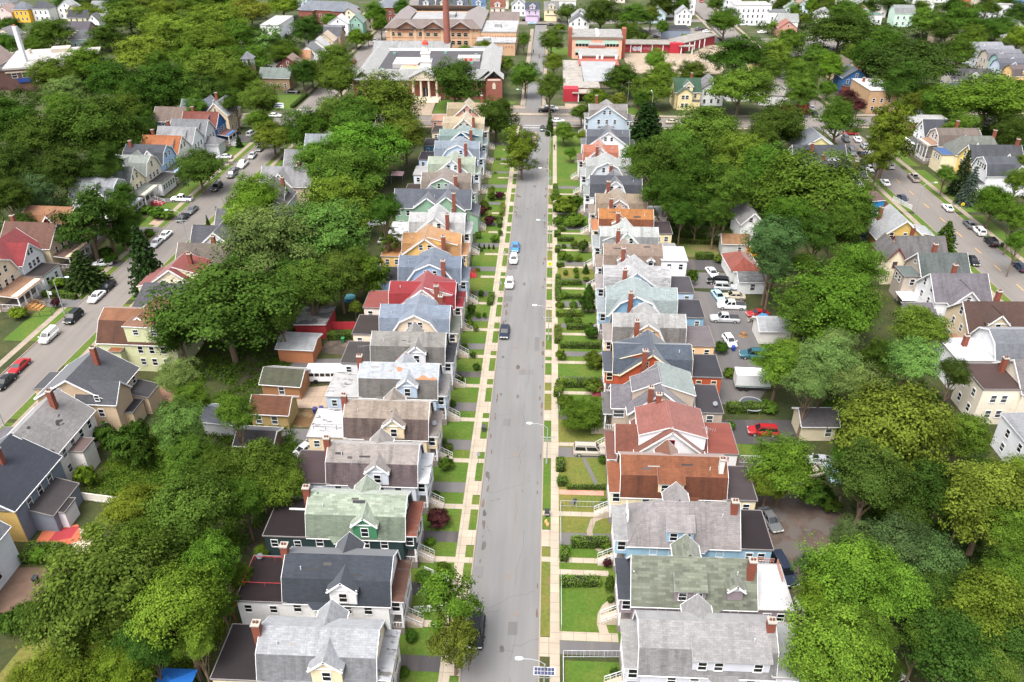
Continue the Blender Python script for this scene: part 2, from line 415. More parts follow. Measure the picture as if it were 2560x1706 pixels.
    def dish(s, u, v, z):
        b = MB(s.mx); b.tube((u, v, z), (u, v, z+.5), .03, n=5); c = Vector((u+.1, v-.15, z+.65)); n = Vector((.4, -.7, .5)).normalized()
        b.tube(c, c+n*.06, .15, .38, 10); s.part(b, 'satellite_dish', mat('plain', '#8a9096'))
    def patch(s, u, v, w, d, colr='#4a4a4e', low=False):                 # felt repair strip lying on the south roof slope of a row house
        z = (lambda q: 10+q*(1.5/2.45)) if not low else (lambda q: 8.5+(q+2.45)*2.7); b = MB(s.mx)
        b.slab([(u, v, z(v)+.085), (u+w, v, z(v)+.085), (u+w, v+d, z(v+d)+.085), (u, v+d, z(v+d)+.085)], .02); s.part(b, 'roof_patch', mat('flat', colr))
    def done(s, trim=True):
        s.part(s.W, 'wall', s.wm); s.part(s.Rf, 'roof', [s.rm, s.rl])
        if trim: s.part(s.T, 'roof_trim', s.tm)
        return s.o

def row_house(label, short, x, y, mx, wall, roof, lower=None, rear='#4a4446', porch='#8d8a86', style='A', hl=6.0, dorm=('g', .6, 2.9), dwall=None, chim=(-6.45, -.4), rw=None, rdirt=0, trim='#f2f2f2', cross=None, rz=0, pk='flat', stain=.35, roofkw=None, stair='#c9b9a6', rail='#e8e8e8', rl=5.2, cu=.3, cw=4.7, ncol=None, extz=5.6, porchw=None, shed=None, wing=None, seam=.8):
    h = House('row_house', label, short, x, y, rz, mx, wall, roof, trim, False, 'house', 'siding', stain, roofkw, lower, 'houses in rows along the main street')
    pe = hl+1.5
    if style in 'AB':
        h.block('E', -hl, hl, 0, 3.45, 5.8, 10, 2.45, 8.5)
    elif style == 'S':                                                   # plain straight gable
        h.block('E', -hl, hl, 0, 3.5, 5.8, 10)
    elif style == 'C':
        h.block('E', -hl, hl, 0, 3.45, 6.0, 9.6, 2.6, 8.3)
    elif style == 'H':
        h.block('E', -hl, hl, 0, 3.5, 5.8, 10, hip=(0, 3.6))
    if style in ('A', 'S', 'H'):                                         # north cross gable, dormer to the south
        h.block('N', .6, 3.6, cu, 1.45, 8.1, 9.7, ends=(0, 1), z0=5)
        if dorm[0] == 'g': h.dormer(dorm[1], dorm[2], -3.52, 5.8, 8.15, 9.5, -.8, wall=dwall)
        elif dorm[0] == 's':
            h.sdormer(dorm[1], dorm[2], -3.25, 6.1, 8.2, -1.5, 9.15, dorm[3], wall=dwall, wx=dorm[4] if len(dorm) > 4 else None)
        zs = 4.1; b = MB(mx); pl = [(-3.3, -3.44), (-2.5, -4.15), (-.9, -4.15), (-.1, -3.44)]      # three-sided bay on the south wall
        for p, q in zip(pl, pl[1:]): b.poly([(*p, 0), (*q, 0), (*q, 5.5), (*p, 5.5)])
        b.slab([(-3.6, -3.44, 5.85), (-2.6, -4.4, 5.55), (-.8, -4.4, 5.55), (.2, -3.44, 5.85)], .12, 1)
        b.bar((-2.6, -4.4, 5.5), (-.8, -4.4, 5.5), .07, .1, 2); bay = h.part(b, 'bay_window', [h.wm, h.rl, h.tm]); h.win('S', -1.7, -4.15, 3.7, .9, 1.3, parent=bay, single=True)
        for u in (-4.7, 1.2, 3.6): h.win('S', u, -3.45, zs, .85, 1.35)
    if style == 'B': h.block('N', -3.65, 3.75, cu, cw, 6.0, 10.06, cw*.62, 8.6)
    if style == 'C': h.block('N', -3.65, 3.75, cu, cw, 6.0, 10.06)
    if style in 'BC':
        for u in (-.9, .9): h.win('S', cu+u, -3.65, 7.3, .75, 1.15)
        for u in (-2.6, 0, 2.6): h.win('S', cu+u, -3.65, 4.2, .85, 1.35)
    if shed:
        for (u0, u1, za, zb, v0, v1, c) in shed: h.shed(u0, u1, v0, v1, za, zb)
    for v in (-.75, .75): h.win('F', hl, v, 7.4, .8, 1.2)
    if rl:
        h.ext(-hl-rl, -hl, -3.4, 3.3, extz, rear, rw, dirt=rdirt, seam=seam)
        for u in (-hl-rl+1.2, -hl-1.6): h.win('S', u, -3.4, extz-1.9, .8, 1.15)
        for v in (-1.5, 1.5): h.win('B', -hl-rl, v, extz-1.9, .8, 1.2)
    h.porch(hl, pe, -2.9, 2.9, 6.0, 1.2, porchw, porch, pk, upper=3.5)
    h.steps(pe, pe+1.9, -1.9, -.6, 1.2, stair, rail)
    if chim: h.chimney(chim[0], chim[1], 5.5, chim[2] if len(chim) > 2 else 11.0, .8, .8)
    h.vent(-hl*.7, -1.6, 9.0)
    if style == 'A':
        rg = random.Random(int(y*10))
        for k in range(rg.randint(1, 3)): h.patch(rg.uniform(-5.4, 3.6), rg.uniform(-2.2, -.7), rg.uniform(.6, 1.6), rg.uniform(.12, .35), rg.choice(('#4a4a4e', '#6a6664', '#b8b4b0')))
    return h

# ------------------------------------------------------------------ ground, roads, yards
def ribbon(mb, pts, w, z, m=0, off=0):
    L = []
    for i, p in enumerate(pts):
        a = Vector(pts[max(0, i-1)]); b = Vector(pts[min(len(pts)-1, i+1)]); d = (b-a).normalized(); n = Vector((-d.y, d.x)); p = Vector(p)+n*off
        L.append((p+n*w/2, p-n*w/2))
    for (a, b), (c, d) in zip(L, L[1:]): mb.poly([(b.x, b.y, z), (d.x, d.y, z), (c.x, c.y, z), (a.x, a.y, z)], m)
def rect(mb, x0, x1, y0, y1, z, m=0): mb.poly([(x0, y0, z), (x1, y0, z), (x1, y1, z), (x0, y1, z)], m)
LST = [(-94.2, 20), (-91.7, 128), (-89.5, 200), (-87, 268), (-86.3, 300), (-84.3, 405), (-82, 640)]
RST = [(106, 60), (102.3, 150), (99.6, 218), (96.5, 275), (92, 400), (86, 640)]
CROSS = [(-260, 262), (-85, 272), (-43, 273), (0, 276.2), (42, 274.3), (93, 278), (260, 292)]
MAIN = [(-4.05, 10), (-4.05, 271)]; NORTH = [(-5.6, 281), (-5.5, 380), (-5, 455)]
FAR = [(-82, 459), (-5, 456), (91, 469)]; DIAG = [(92, 405), (68, 470), (60, 640)]
def lerp(pts, y):
    for a, b in zip(pts, pts[1:]):
        if a[1] <= y <= b[1]: return a[0]+(b[0]-a[0])*(y-a[1])/(b[1]-a[1])
    return pts[-1][0] if y > pts[-1][1] else pts[0][0]
def cy_(x):
    for a, b in zip(CROSS, CROSS[1:]):
        if a[0] <= x <= b[0]: return a[1]+(b[1]-a[1])*(x-a[0])/(b[0]-a[0])
g = MB(); rect(g, -640, 640, -60, 1000, -.03); struct('ground', g, mat('dirt', '#6a665e', .45))
ROADM = mat('asphalt', '#abaaa9', .315, perobj=False)
ROADM2 = mat('asphalt', '#b0a8a1', .31, perobj=False)
for nm, pts, w in (('road', MAIN, 9.3), ('road', NORTH, 5.6), ('road', LST, 9.4), ('road', RST, 10.4), ('road', CROSS, 10.4), ('road', FAR, 8)):
    b = MB(); sub = []
    for p, q in zip(pts, pts[1:]):
        n = max(1, int(math.dist(p, q)/60)); sub += [(p[0]+(q[0]-p[0])*i/n, p[1]+(q[1]-p[1])*i/n) for i in range(n)]
    sub.append(pts[-1]); ribbon(b, sub, w+.4, {'road': 0}[nm] + (.004 if pts is CROSS else 0)); struct('road', b, ROADM if pts in (MAIN, NORTH) else ROADM2)
b = MB(); rect(b, -14, 12, 284.5, 289.2, .008); struct('lay_by', b, ROADM2)
# raised blocks between the roads (their edges are the kerbs)
def side(pts, w, y0, y1): return [(lerp(pts, y)+w, y) for y in np.linspace(y0, y1, 10)]
def block(polyg, m, z=.12):
    b = MB(); n = len(polyg); b.poly([(*p, z) for p in polyg])
    for i in range(n): p, q = polyg[i], polyg[(i+1) % n]; b.poly([(*p, -.02), (*q, -.02), (*q, z), (*p, z)], 1)
    struct('yard_ground', b, [m, mat('plain', '#b9ab9c', .7)])
GR = mat('grass', '#566436', .28, c2='#7a7a48', c3='#6d6257', t3=.6, perobj=False)
GRF = mat('grass', '#5f7040', .3, c2='#7f8550', c3='#8d857a', t3=.57, perobj=False)
S0 = 20
block([(-8.6, S0), (-8.6, 267.5), (-10.5, 269.6), (-40, 267.6), (-81, 266.9), (-82.6, 264)]+[(lerp(LST, y)+4.6, y) for y in np.linspace(262, S0, 10)], GR)
block([(.5, S0)]+[(lerp(RST, y)-5.1, y) for y in np.linspace(S0+40, 266, 10)]+[(88, 271.5), (42, 269), (4, 270.3), (.5, 267)], GR)
block([(-400, S0), (lerp(LST, S0)-4.6, S0)]+[(lerp(LST, y)-4.6, y) for y in np.linspace(40, 262, 10)]+[(-94, 266), (-260, 256.6), (-400, 249)], GR)
block([(400, S0)]+[(400, 296), (260, 286.5), (105, 274), (102, 270)]+[(lerp(RST, y)+5.1, y) for y in np.linspace(266, S0+40, 10)], GR)
block([(-600, 249), (-260, 267.4), (-94, 277), (-91.3, 281)]+[(lerp(LST, y)-4.6, y) for y in np.linspace(290, 640, 8)]+[(-91, 960), (-600, 960)], GRF)
block([(-82, 278), (-43, 278.4), (-14, 280.2), (-14, 284.3), (-12.8, 289.4), (-8.4, 289.4), (-8.3, 452)]+[(-40, 453.5), (-78, 455), (-78.9, 452)]+[(lerp(LST, y)+4.6, y) for y in np.linspace(445, 290, 8)], GRF)
block([(-2.8, 289.4), (12, 289.4), (14, 281), (42, 279.6), (88, 282.6), (91.2, 286)]+[(lerp(RST, y)-5.1, y) for y in np.linspace(295, 398, 8)]+[(82.5, 464), (-2, 452), (-2.7, 400)], GRF)
block([(101, 286), (104, 283.6), (260, 297), (600, 325), (600, 960), (91, 960)]+[(lerp(RST, y)+5.1, y) for y in np.linspace(640, 295, 8)], GRF)
block([(-77, 463), (-5, 460), (60, 470), (54, 640), (54, 960), (-76, 960), (-76.5, 640)], GRF)
block([(60, 470), (83.6, 473), (81, 640), (81, 960), (54, 960), (54, 640)], GRF)
b = MB(); 
b.poly([(-13.2, 281, .1), (11.5, 281.5, .1), (11, 284.2, .1), (-13.2, 284, .1)]); struct('median', b, mat('concrete', '#dccab2', .36))
# sidewalks and kerbs
CONC = mat('concrete', '#ebdac2', .36, perobj=False); CONC2 = mat('concrete', '#d9c6b0', .33, perobj=False)
KERB = mat('plain', '#c9b6a4', .4)
b = MB(); ribbon(b, [(-10.3, S0), (-10.3, 268)], 1.25, .128); ribbon(b, [(2.25, S0), (2.25, 268)], 1.15, .128); struct('sidewalk', b, CONC)
for pts, w, offs in ((LST, 1.3, (6.9, -6.9)), (RST, 1.4, (7.6, -7.6))):
    for o in offs:
        for y0, y1 in ((40, 262), (290, 520)):
            b = MB(); ribbon(b, [(lerp(pts, y), y) for y in np.linspace(y0, y1, 12)], w, .128, 0, o); struct('sidewalk', b, CONC2)
b = MB()
for o, w in ((7.2, 2.2), (-7.2, 1.6)):
    for x0, x1 in ((-80, -11), (4, 88), (-200, -97), (104, 220)) : 
        if o > 0 and x0 in (-80, 4): 
            x0, x1 = (-80, -14) if x0 == -80 else (13, 88)
        xs = np.linspace(x0, x1, 8); ribbon(b, [(x, cy_(x)) for x in xs], w, .13, 0, o)
rect(b, -14, -8.4, 289.6, 293.5, .13); rect(b, -2.7, 12, 289.6, 293.5, .13); rect(b, -10.4, -8.6, 294, 440, .129); rect(b, -2.5, -1.1, 294, 440, .129)
struct('sidewalk', b, CONC2)
b = MB()
for x in (-8.53, .43): ribbon(b, [(x, S0), (x, 268)], .16, .127)
for pts, o in ((LST, 4.68), (LST, -4.68), (RST, 5.18), (RST, -5.18)): ribbon(b, [(lerp(pts, y), y) for y in np.linspace(40, 262, 12)], .16, .127, 0, o)
struct('kerb', b, KERB)
# verges (grass strips), lawns, driveways, walks of the two rows
LAWN = mat('grass', '#6b9230', .33, c2='#8a9a40', c3='#a89c66', t3=.66, perobj=False); LAWN2 = mat('grass', '#869440', .34, c2='#a59a50', c3='#b08a68', t3=.63, perobj=False)
DRV = mat('asphalt', '#8d8a8a', .34, perobj=False); DRVD = mat('asphalt', '#5a5658', .42, perobj=False); DRVB = mat('dirt', '#8f7b6c', .42)
DL = [(57, 59.1, DRVD), (67.9, 69.9, DRVD), (77, 79, DRVD), (86.8, 89, DRV), (96.5, 99, DRV), (106.6, 109, DRV), (116.6, 118.4, DRVD), (125.9, 128, DRV), (136.4, 138, DRV), (147, 149, DRVD), (158.5, 160.8, DRV), (171.1, 173.4, DRV), (184, 185.5, DRV), (197.4, 199.3, DRV), (210, 212.3, DRV), (221.6, 223, DRV), (232.9, 234.9, DRV), (247.2, 250.3, DRVD)]
DR = [(60, 61.9, DRV), (77.2, 79.5, DRV), (95.5, 97.9, DRV), (105, 107.1, DRVD), (115.9, 117.6, DRVD), (124.3, 126, DRV), (134.6, 136.3, DRV), (143.2, 145.4, DRV), (153.4, 155.6, DRVD), (162.2, 164.2, DRV), (172, 173.5, DRV), (182, 184, DRV), (196, 198, DRV), (210, 212, DRV)]
def segs(dr, y0, y1):
    o = []; p = y0
    for a, b_, _ in dr: o.append((p, a)); p = b_
    o.append((p, y1)); return [s for s in o if s[1]-s[0] > .6]
b = MB(); b2 = MB()
for i, (a, c) in enumerate(segs(DL, 47, 264)): rect(b, -16.5, -10.93, a, c, .126); rect(b, -9.67, -8.62, a+.5, c-.5, .126)
for i, (a, c) in enumerate(segs(DR, 62.2, 262)): rect(b2 if i in (1, 2, 8) else b, 2.83, 11, a, c, .126); rect(b2 if i % 3 == 0 else b, .52, 1.66, a+.5, c-.5, .126)
rect(b, 3.4, 10.6, 47, 59.2, .126)
struct('lawn', b, LAWN); struct('lawn', b2, LAWN2)
for dr, x0, x1, ap in ((DL, -33, -10.93, (-9.67, -8.6)), (DR, 2.83, 27, (.5, 1.66))):
    for a, c, m in dr: 
        b = MB(); rect(b, x0, x1, a, c, .132); struct('driveway', b, m)
    b = MB()
    for a, c, m in dr: rect(b, ap[0], ap[1], a-.4, c+.4, .1295)
    struct('driveway_apron', b, CONC)
b = MB()
for y in (64.8, 75.1, 85.1, 95.2, 105.5, 115.2, 124.7, 134.4, 145, 157, 168.5, 181, 193, 207, 219, 231, 244, 260): rect(b, -14, -8.62, y-1.7, y-.7, .134)
for y in (75.7, 84.3, 93.5+6.3, 113.8, 123.4, 133.4, 143.2, 152.3, 162.5, 171.4, 181, 193.4, 207): rect(b, .52, 8.6, y-1.6, y-.7, .134)
rect(b, 2.83, 9.8, 61.95, 63.2, .134); rect(b, 2.83, 9.2, 72.0, 72.9, .134)
pts = [(9.2, 63.2+1.0)]+[(9.6+3.0*-math.cos(t)+1.3, 65+3.2*math.sin(t)) for t in np.linspace(-.2, 1.5, 9)]
ribbon(b, [(8.2, 63), (7.9, 64.5), (8.0, 65.8), (8.6, 67), (9.6, 68)], 1.1, .1345)
struct('front_path', b, CONC)
b = MB(); ribbon(b, [(8.4, 76.4), (7.3, 77.5), (7.0, 79.8), (7.6, 82), (9.2, 83)], .8, .1345); struct('front_path', b, CONC2)
b = MB(); ribbon(b, [(8.6, 88.8), (6.7, 95.4)], .6, .1345); struct('front_path', b, DRV)
b = MB(); ribbon(b, [(2.9, 87.6), (9.4, 87.6)], 1.0, .1345); struct('front_path', b, mat('brick', '#c98a78', .7))
def area(name, pts, m, z=.124): b = MB(); b.poly([(*p, z) for p in pts]); struct(name, b, m)
area('parking_yard', [(29.3, 110.5), (36, 110.5), (41, 118), (41.5, 150), (29.3, 151.5)], DRV)
area('driveway', [(27, 161.6), (41, 160.8), (41, 166.2), (27, 166.8)], DRVD, .136); area('parking_yard', [(29.3, 152.5), (40, 152.5), (40, 160), (29.3, 160)], DRV, .128)
area('driveway', [(27, 99.8), (41, 100.2), (41, 106.6), (27, 106)], DRVD, .136)
area('parking_yard', [(28.5, 63), (36, 63), (43, 79), (42, 97), (30, 98.5), (28.5, 90)], mat('dirt', '#7d6c62', .36, c2='#827a74'), .128)
area('parking_yard', [(-42, 106), (-34, 106.5), (-34, 113.6), (-42, 112)], mat('concrete', '#c9b19a', .45), .128)
area('parking_yard', [(-41.5, 123.5), (-34.5, 122.5), (-34.5, 131.6), (-41.5, 131)], mat('dirt', '#6a6058', .46, c2='#8a7c6c'), .128)
area('parking_yard', [(-46, 113.6), (-34, 113.6), (-34, 121.8), (-46, 121)], DRV, .128)
area('yard_dirt', [(-41, 101), (-34.5, 101), (-34.5, 105.8), (-41, 105.8)], mat('dirt', '#8a6a48', .42, c2='#a08a68'), .128)
area('driveway', [(-43, 97), (-33, 96.8), (-33, 100.6), (-43, 100.6)], DRV, .136)
area('lawn', [(-43, 89), (-35, 89), (-35, 96.4), (-43, 96.4)], LAWN, .128)
area('driveway', [(-72, 108.6), (-59, 106), (-58, 110), (-72, 112.6)], mat('concrete', '#b98a74', .45), .128)
area('patio', [(-68.3, 70.5), (-60, 73), (-61, 77), (-66, 77.5)], mat('plain', '#d9c6b0', .6), .128); area('patio', [(-67.8, 71.8), (-62, 75), (-64, 78), (-68.3, 77)], mat('plain', '#c86a4a', .6), .132); area('patio', [(-66.4, 74.4), (-63.6, 75.4), (-63.6, 77.6), (-66.3, 77)], mat('plain', '#a8323a', .6), .136)
area('yard_dirt', [(-68, 60), (-60, 60), (-60, 70), (-68, 70)], mat('dirt', '#8a7060', .42), .126)
area('lawn', [(-62, 47), (-48, 47), (-52, 60), (-60, 61)], mat('grass', '#7c8438', .5, c2='#8d7a4a', perobj=False), .128)
area('driveway', [(28.6, 101), (30, 101), (30, 98.6), (28.6, 98.6)], DRV, .138)
area('driveway', [(69, 124.5), (77, 124), (76.5, 131), (68.5, 130)], DRVD, .13)
area('lawn', [(28.3, 168), (40.5, 168), (40.5, 175), (28.3, 176)], mat('grass', '#6d7a3a', .5, c2='#8d7a5a', perobj=False), .128)
area('lawn', [(30.5, 96.6), (41, 96), (41, 99.6), (30, 100)], LAWN, .132)
# left street front yards
for y0, y1, m, x0, x1 in ((138.2, 141.6, DRV, -112, -96), (157, 159.4, DRVD, -108, -96), (176, 179, DRV, -108, -96), (195.3, 198, DRV, -106, -95), (246.5, 254, DRVD, -103, -93.6), (226, 228, DRVD, -104, -94.5)):
    sh = (lerp(LST, (y0+y1)/2)+4.6 + 87)*0; b = MB(); rect(b, x0, lerp(LST, y0)-4.7, y0, y1, .134); struct('driveway', b, m)
b = MB()
for y0, y1 in ((125, 138), (142, 157), (160, 175.8), (179, 195), (198.4, 225), (228.4, 246), (254.5, 262)): b.poly([(lerp(LST, y0)-11.5, y0, .126), (lerp(LST, y0)-4.8, y0, .126), (lerp(LST, y1)-4.8, y1, .126), (lerp(LST, y1)-11.5, y1, .126)])
for y0, y1 in ((90, 100), (101, 115), (117, 140), (142, 168), (170, 196), (198, 230), (233, 258)):
    b.poly([(lerp(LST, y0)+4.8, y0, .126), (lerp(LST, y0)+9.5, y0, .126), (lerp(LST, y1)+9.5, y1, .126), (lerp(LST, y1)+4.8, y1, .126)])
    b.poly([(lerp(RST, y0)-11.5, y0, .126), (lerp(RST, y0)-5.3, y0, .126), (lerp(RST, y1)-5.3, y1, .126), (lerp(RST, y1)-11.5, y1, .126)]); b.poly([(lerp(RST, y0)+5.3, y0, .126), (lerp(RST, y0)+11.5, y0, .126), (lerp(RST, y1)+11.5, y1, .126), (lerp(RST, y1)+5.3, y1, .126)])
struct('lawn', b, LAWN)
area('yard_dirt', [(-99.5, 180.6), (-97, 180.2), (-96.6, 184), (-99.2, 184.6)], mat('dirt', '#d0b49a', .46), .131)
area('lawn', [(-104, 283), (-93, 284), (-93, 305), (-104, 304)], LAWN, .128)
# school grounds
PLAY = mat('concrete', '#d8c2a8', .36, perobj=False, w=9, l=9)
area('playground', [(33, 383), (34, 345), (72, 345), (86, 402), (76, 404), (66, 386)], PLAY, .128)
area('forecourt', [(-52, 281), (-41.5, 280.6), (-42, 299), (-49.5, 299)], PLAY, .132); area('forecourt', [(6, 289.6), (15, 289.6), (15, 296), (6, 297)], PLAY, .132)
area('lawn', [(-80, 282), (-53, 282), (-53, 299), (-80, 299)], LAWN, .129); area('lawn', [(-41, 282), (-15, 285), (-12, 299), (-41, 299)], LAWN, .129); area('lawn', [(-1, 372), (9.8, 372), (9.8, 395), (-1, 395)], LAWN, .129)
area('parking_yard', [(56, 407), (86, 410), (80, 446), (48, 446)], ROADM2, .128); area('parking_yard', [(108, 380), (150, 390), (145, 430), (104, 420)], ROADM2, .128)
area('lawn', [(14, 283), (40, 283), (40, 292), (14, 292)], LAWN, .128)
# painted lines, repair patches, iron covers
YEL = mat('plain', '#e8b040', .7); LW = mat('plain', '#f0f0f0', .6)
b = MB()
for k in range(16):
    y = 118+k*9.2; x = lerp(RST, y); d = lerp(RST, y+3)-x; b.poly([(x-.08, y, .005), (x+.08, y, .005), (x+d+.08, y+3, .005), (x+d-.08, y+3, .005)])
rect(b, -4.2, -4.08, 250, 262, .005); rect(b, -3.95, -3.83, 250, 262, .005); ribbon(b, [(x, cy_(x)) for x in np.linspace(-80, -12, 9)], .15, .009, 0, .12); ribbon(b, [(x, cy_(x)) for x in np.linspace(4, 86, 9)], .15, .009, 0, .12)
struct('road_marking', b, YEL)
b = MB(); rect(b, -8.3, .2, 266.5, 266.8, .005); rect(b, -8.3, .2, 269.3, 269.6, .005)
for x in (-80.5, -77.5, 84, 87.5): b.poly([(x, 268, .009), (x+.3, 268, .009), (x+.3, 277, .009), (x, 277, .009)])
for y in (263, 266, 281.5, 284.5): 
    for pts in (LST, RST): x = lerp(pts, y); rect(b, x-4.4, x+4.4, y, y+.35, .005)
for k in range(7): rect(b, -16-k*.0, -13, cy_(-14)-4+k*1.1, cy_(-14)-3.5+k*1.1, .009)
for k in range(10): x = 38+k*3; b.poly([(x, 352, .132), (x+.12, 352, .132), (x+2.1, 358, .132), (x+2, 358, .132)]); b.poly([(x+4, 368, .132), (x+4.12, 368, .132), (x+6.1, 374, .132), (x+6, 374, .132)])
struct('road_marking', b, LW)
b = MB()
for x0, x1, y0, y1 in ((-4.2, -1.6, 118, 119.6), (-8.3, -6.4, 132, 134.5), (-8.4, -6.6, 145, 147.5), (-6.2, -5, 103, 105), (-8.3, -6.2, 160, 164), (-8.2, -7, 71, 73), (-1.6, -.6, 126, 131), (-7.6, -6.2, 189, 191), (-3.4, -2.2, 62.5, 64.4)): rect(b, x0, x1, y0, y1, .005)
x = lerp(RST, 171); b.poly([(x+1.5, 168, .005), (x+5, 168, .005), (x+5, 174, .005), (x+1, 174, .005)]); struct('road_patch', b, mat('asphalt', '#9e9c9b', .31))
b = MB()
for x, y in ((-2.4, 65.6), (-3.9, 71.4), (-3.4, 119.9), (-5.2, 127), (-2.2, 150), (-90, 150), (-4, 96)): b.tube((x, y, .001), (x, y, .008), .42, n=14)
struct('manhole_cover', b, mat('plain', '#a89a92', .36))
b = MB()
for i in range(90):
    y = random.uniform(50, 240); sx = random.choice((-8.0, -7.6, .05, -.3)); r = random.uniform(.2, .9); n = 7
    b.poly([(sx+r*.35*math.cos(2*math.pi*k/n)*random.uniform(.6, 1.2), y+r*1.6*math.sin(2*math.pi*k/n)*random.uniform(.6, 1.2), .0045+i*1e-6) for k in range(n)])
struct('road_dirt', b, mat('dirt', '#a08c7c', .3))

rg = random.Random(9); b = MB(); b2 = MB()
def crack(mb, x, y, dx, dy, n, w, fx=lambda y: 0):
    for i in range(n):
        nx, ny = x+dx+rg.gauss(0, .18), y+dy+rg.gauss(0, .18); d = Vector((ny-y, x-nx)).normalized()*w/2
        mb.poly([(x-d.x+fx(y), y-d.y, .0062), (nx-d.x+fx(ny), ny-d.y, .0062), (nx+d.x+fx(ny), ny+d.y, .0062), (x+d.x+fx(y), y+d.y, .0062)]); x, y = nx, ny
for y in range(48, 262, 11): crack(b, -3.0+.2*math.sin(y), y, .0, 1.1, rg.randint(5, 10), .05)
for i in range(26): y = rg.uniform(50, 255); x = rg.uniform(-8, -1); crack(b, x, y, rg.choice((.5, -.5, .1)), rg.uniform(-.3, .3), rg.randint(4, 12), .045)
for i in range(24):
    y = rg.uniform(110, 250); crack(b, rg.uniform(-3.5, 1), y, .55, rg.uniform(-.2, .2), rg.randint(4, 9), .05, lambda q: lerp(LST, q)); crack(b, rg.uniform(-3.5, 1), y, .1, .8, rg.randint(5, 12), .05, lambda q: lerp(LST, q)); crack(b, rg.uniform(-3.5, 1), y+20, .5, .1, rg.randint(4, 9), .05, lambda q: lerp(RST, q))
struct('road_crack', b, mat('plain', '#8e8c8a', .28))
b = MB()
for i in range(34):
    y = rg.uniform(48, 255); x = rg.choice((rg.uniform(-8.2, -7), rg.uniform(-5, -2))); r = rg.uniform(.15, .7); n = 9
    b.poly([(x+r*.6*math.cos(6.283*k/n)*rg.uniform(.6, 1.2), y+r*1.3*math.sin(6.283*k/n)*rg.uniform(.6, 1.2), .0054+i*2e-5) for k in range(n)])
struct('oil_stain', b, mat('dirt', '#908a86', .3))

# ------------------------------------------------------------------ the two rows of houses on the main street
def RH(*a, **k): h = row_house(*a, **k); ROWS.append(h); return h
ROWS = []
L, Rr = 1, -1
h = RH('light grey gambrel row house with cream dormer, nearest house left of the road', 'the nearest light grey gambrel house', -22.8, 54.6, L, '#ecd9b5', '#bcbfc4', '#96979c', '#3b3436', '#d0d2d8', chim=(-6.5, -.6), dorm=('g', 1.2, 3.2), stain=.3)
h = RH('white row house under a black shingled gambrel roof with a white dormer', 'the black-roofed white gambrel house', -23.1, 64.8, L, '#f4f4f6', '#474e59', None, '#35292b', '#7d5a4c', chim=(-6.45, .2), dorm=('g', .9, 3.1), rl=5.8, stain=.12)
b = MB(h.mx)
for v in (-1.4, 2.6):
    b.bar((-11.6, v, 6.4), (-6.2, v, 6.4), .05)
    for u in (-11.5, -9, -6.4): b.bar((u, v, 5.7), (u, v, 6.4), .05)
b.bar((-11.6, -1.4, 6.4), (-11.6, 2.6, 6.4), .05); h.part(b, 'roof_railing', mat('plain', '#c0343c'))
b = MB(h.mx); b.box(-13.3, -11.9, -2.2, -.2, 3.0, 3.12)
for u in (-13.25, -12): 
    for v in (-2.15, -.25): b.bar((u, v, 0), (u, v, 4.1), .08)
for z in (3.5, 4.0): b.bar((-13.25, -2.15, z), (-12, -2.15, z), .06); b.bar((-13.25, -2.15, z), (-13.25, -.25, z), .06)
h.part(b, 'balcony', mat('plain', '#c0343c')); h.dish(-11, 2.9, 5.7)
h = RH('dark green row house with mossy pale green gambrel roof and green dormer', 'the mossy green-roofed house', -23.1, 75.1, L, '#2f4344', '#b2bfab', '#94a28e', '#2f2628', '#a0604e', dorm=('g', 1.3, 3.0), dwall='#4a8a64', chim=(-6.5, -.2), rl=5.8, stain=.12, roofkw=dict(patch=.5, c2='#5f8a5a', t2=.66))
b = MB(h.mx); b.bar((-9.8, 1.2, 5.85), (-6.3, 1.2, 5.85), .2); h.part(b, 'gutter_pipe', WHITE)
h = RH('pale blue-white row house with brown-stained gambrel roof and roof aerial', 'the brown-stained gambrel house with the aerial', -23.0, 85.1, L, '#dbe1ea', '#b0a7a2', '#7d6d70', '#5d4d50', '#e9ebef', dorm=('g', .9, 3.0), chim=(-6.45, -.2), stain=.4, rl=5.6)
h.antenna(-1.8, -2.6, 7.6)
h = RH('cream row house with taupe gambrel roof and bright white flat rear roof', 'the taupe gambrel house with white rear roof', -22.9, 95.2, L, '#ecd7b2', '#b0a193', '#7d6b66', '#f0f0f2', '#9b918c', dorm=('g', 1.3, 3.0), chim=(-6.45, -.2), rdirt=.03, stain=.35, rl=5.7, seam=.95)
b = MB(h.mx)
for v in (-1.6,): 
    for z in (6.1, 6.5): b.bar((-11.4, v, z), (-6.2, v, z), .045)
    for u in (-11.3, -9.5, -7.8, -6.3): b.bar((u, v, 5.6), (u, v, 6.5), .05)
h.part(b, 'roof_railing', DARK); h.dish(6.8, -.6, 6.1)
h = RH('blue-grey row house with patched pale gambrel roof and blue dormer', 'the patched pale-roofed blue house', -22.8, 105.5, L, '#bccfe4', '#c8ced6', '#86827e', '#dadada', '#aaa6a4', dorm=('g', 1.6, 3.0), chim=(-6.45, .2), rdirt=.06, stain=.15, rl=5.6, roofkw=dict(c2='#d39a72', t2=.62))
h = RH('white row house with dark grey gambrel roof, its dormer white with a rounded top', 'the dark grey gambrel house with white dormer', -22.8, 115.2, L, '#ececef', '#a09d98', '#84817d', '#55504f', '#4a4a50', dorm=('g', 1.6, 3.0), chim=None, stain=.35, rl=5.4)
h.antenna(-8, -.6, 5.8)
h = RH('peach row house under a slate blue gambrel cross roof', 'the slate-blue-roofed peach house', -23.1, 124.7, L, '#f2dec6', '#93a0b2', None, '#4a4240', '#8d9488', style='B', cw=4.5, chim=(4.2, 2.6, 10.4), stain=.12, rl=5.2)
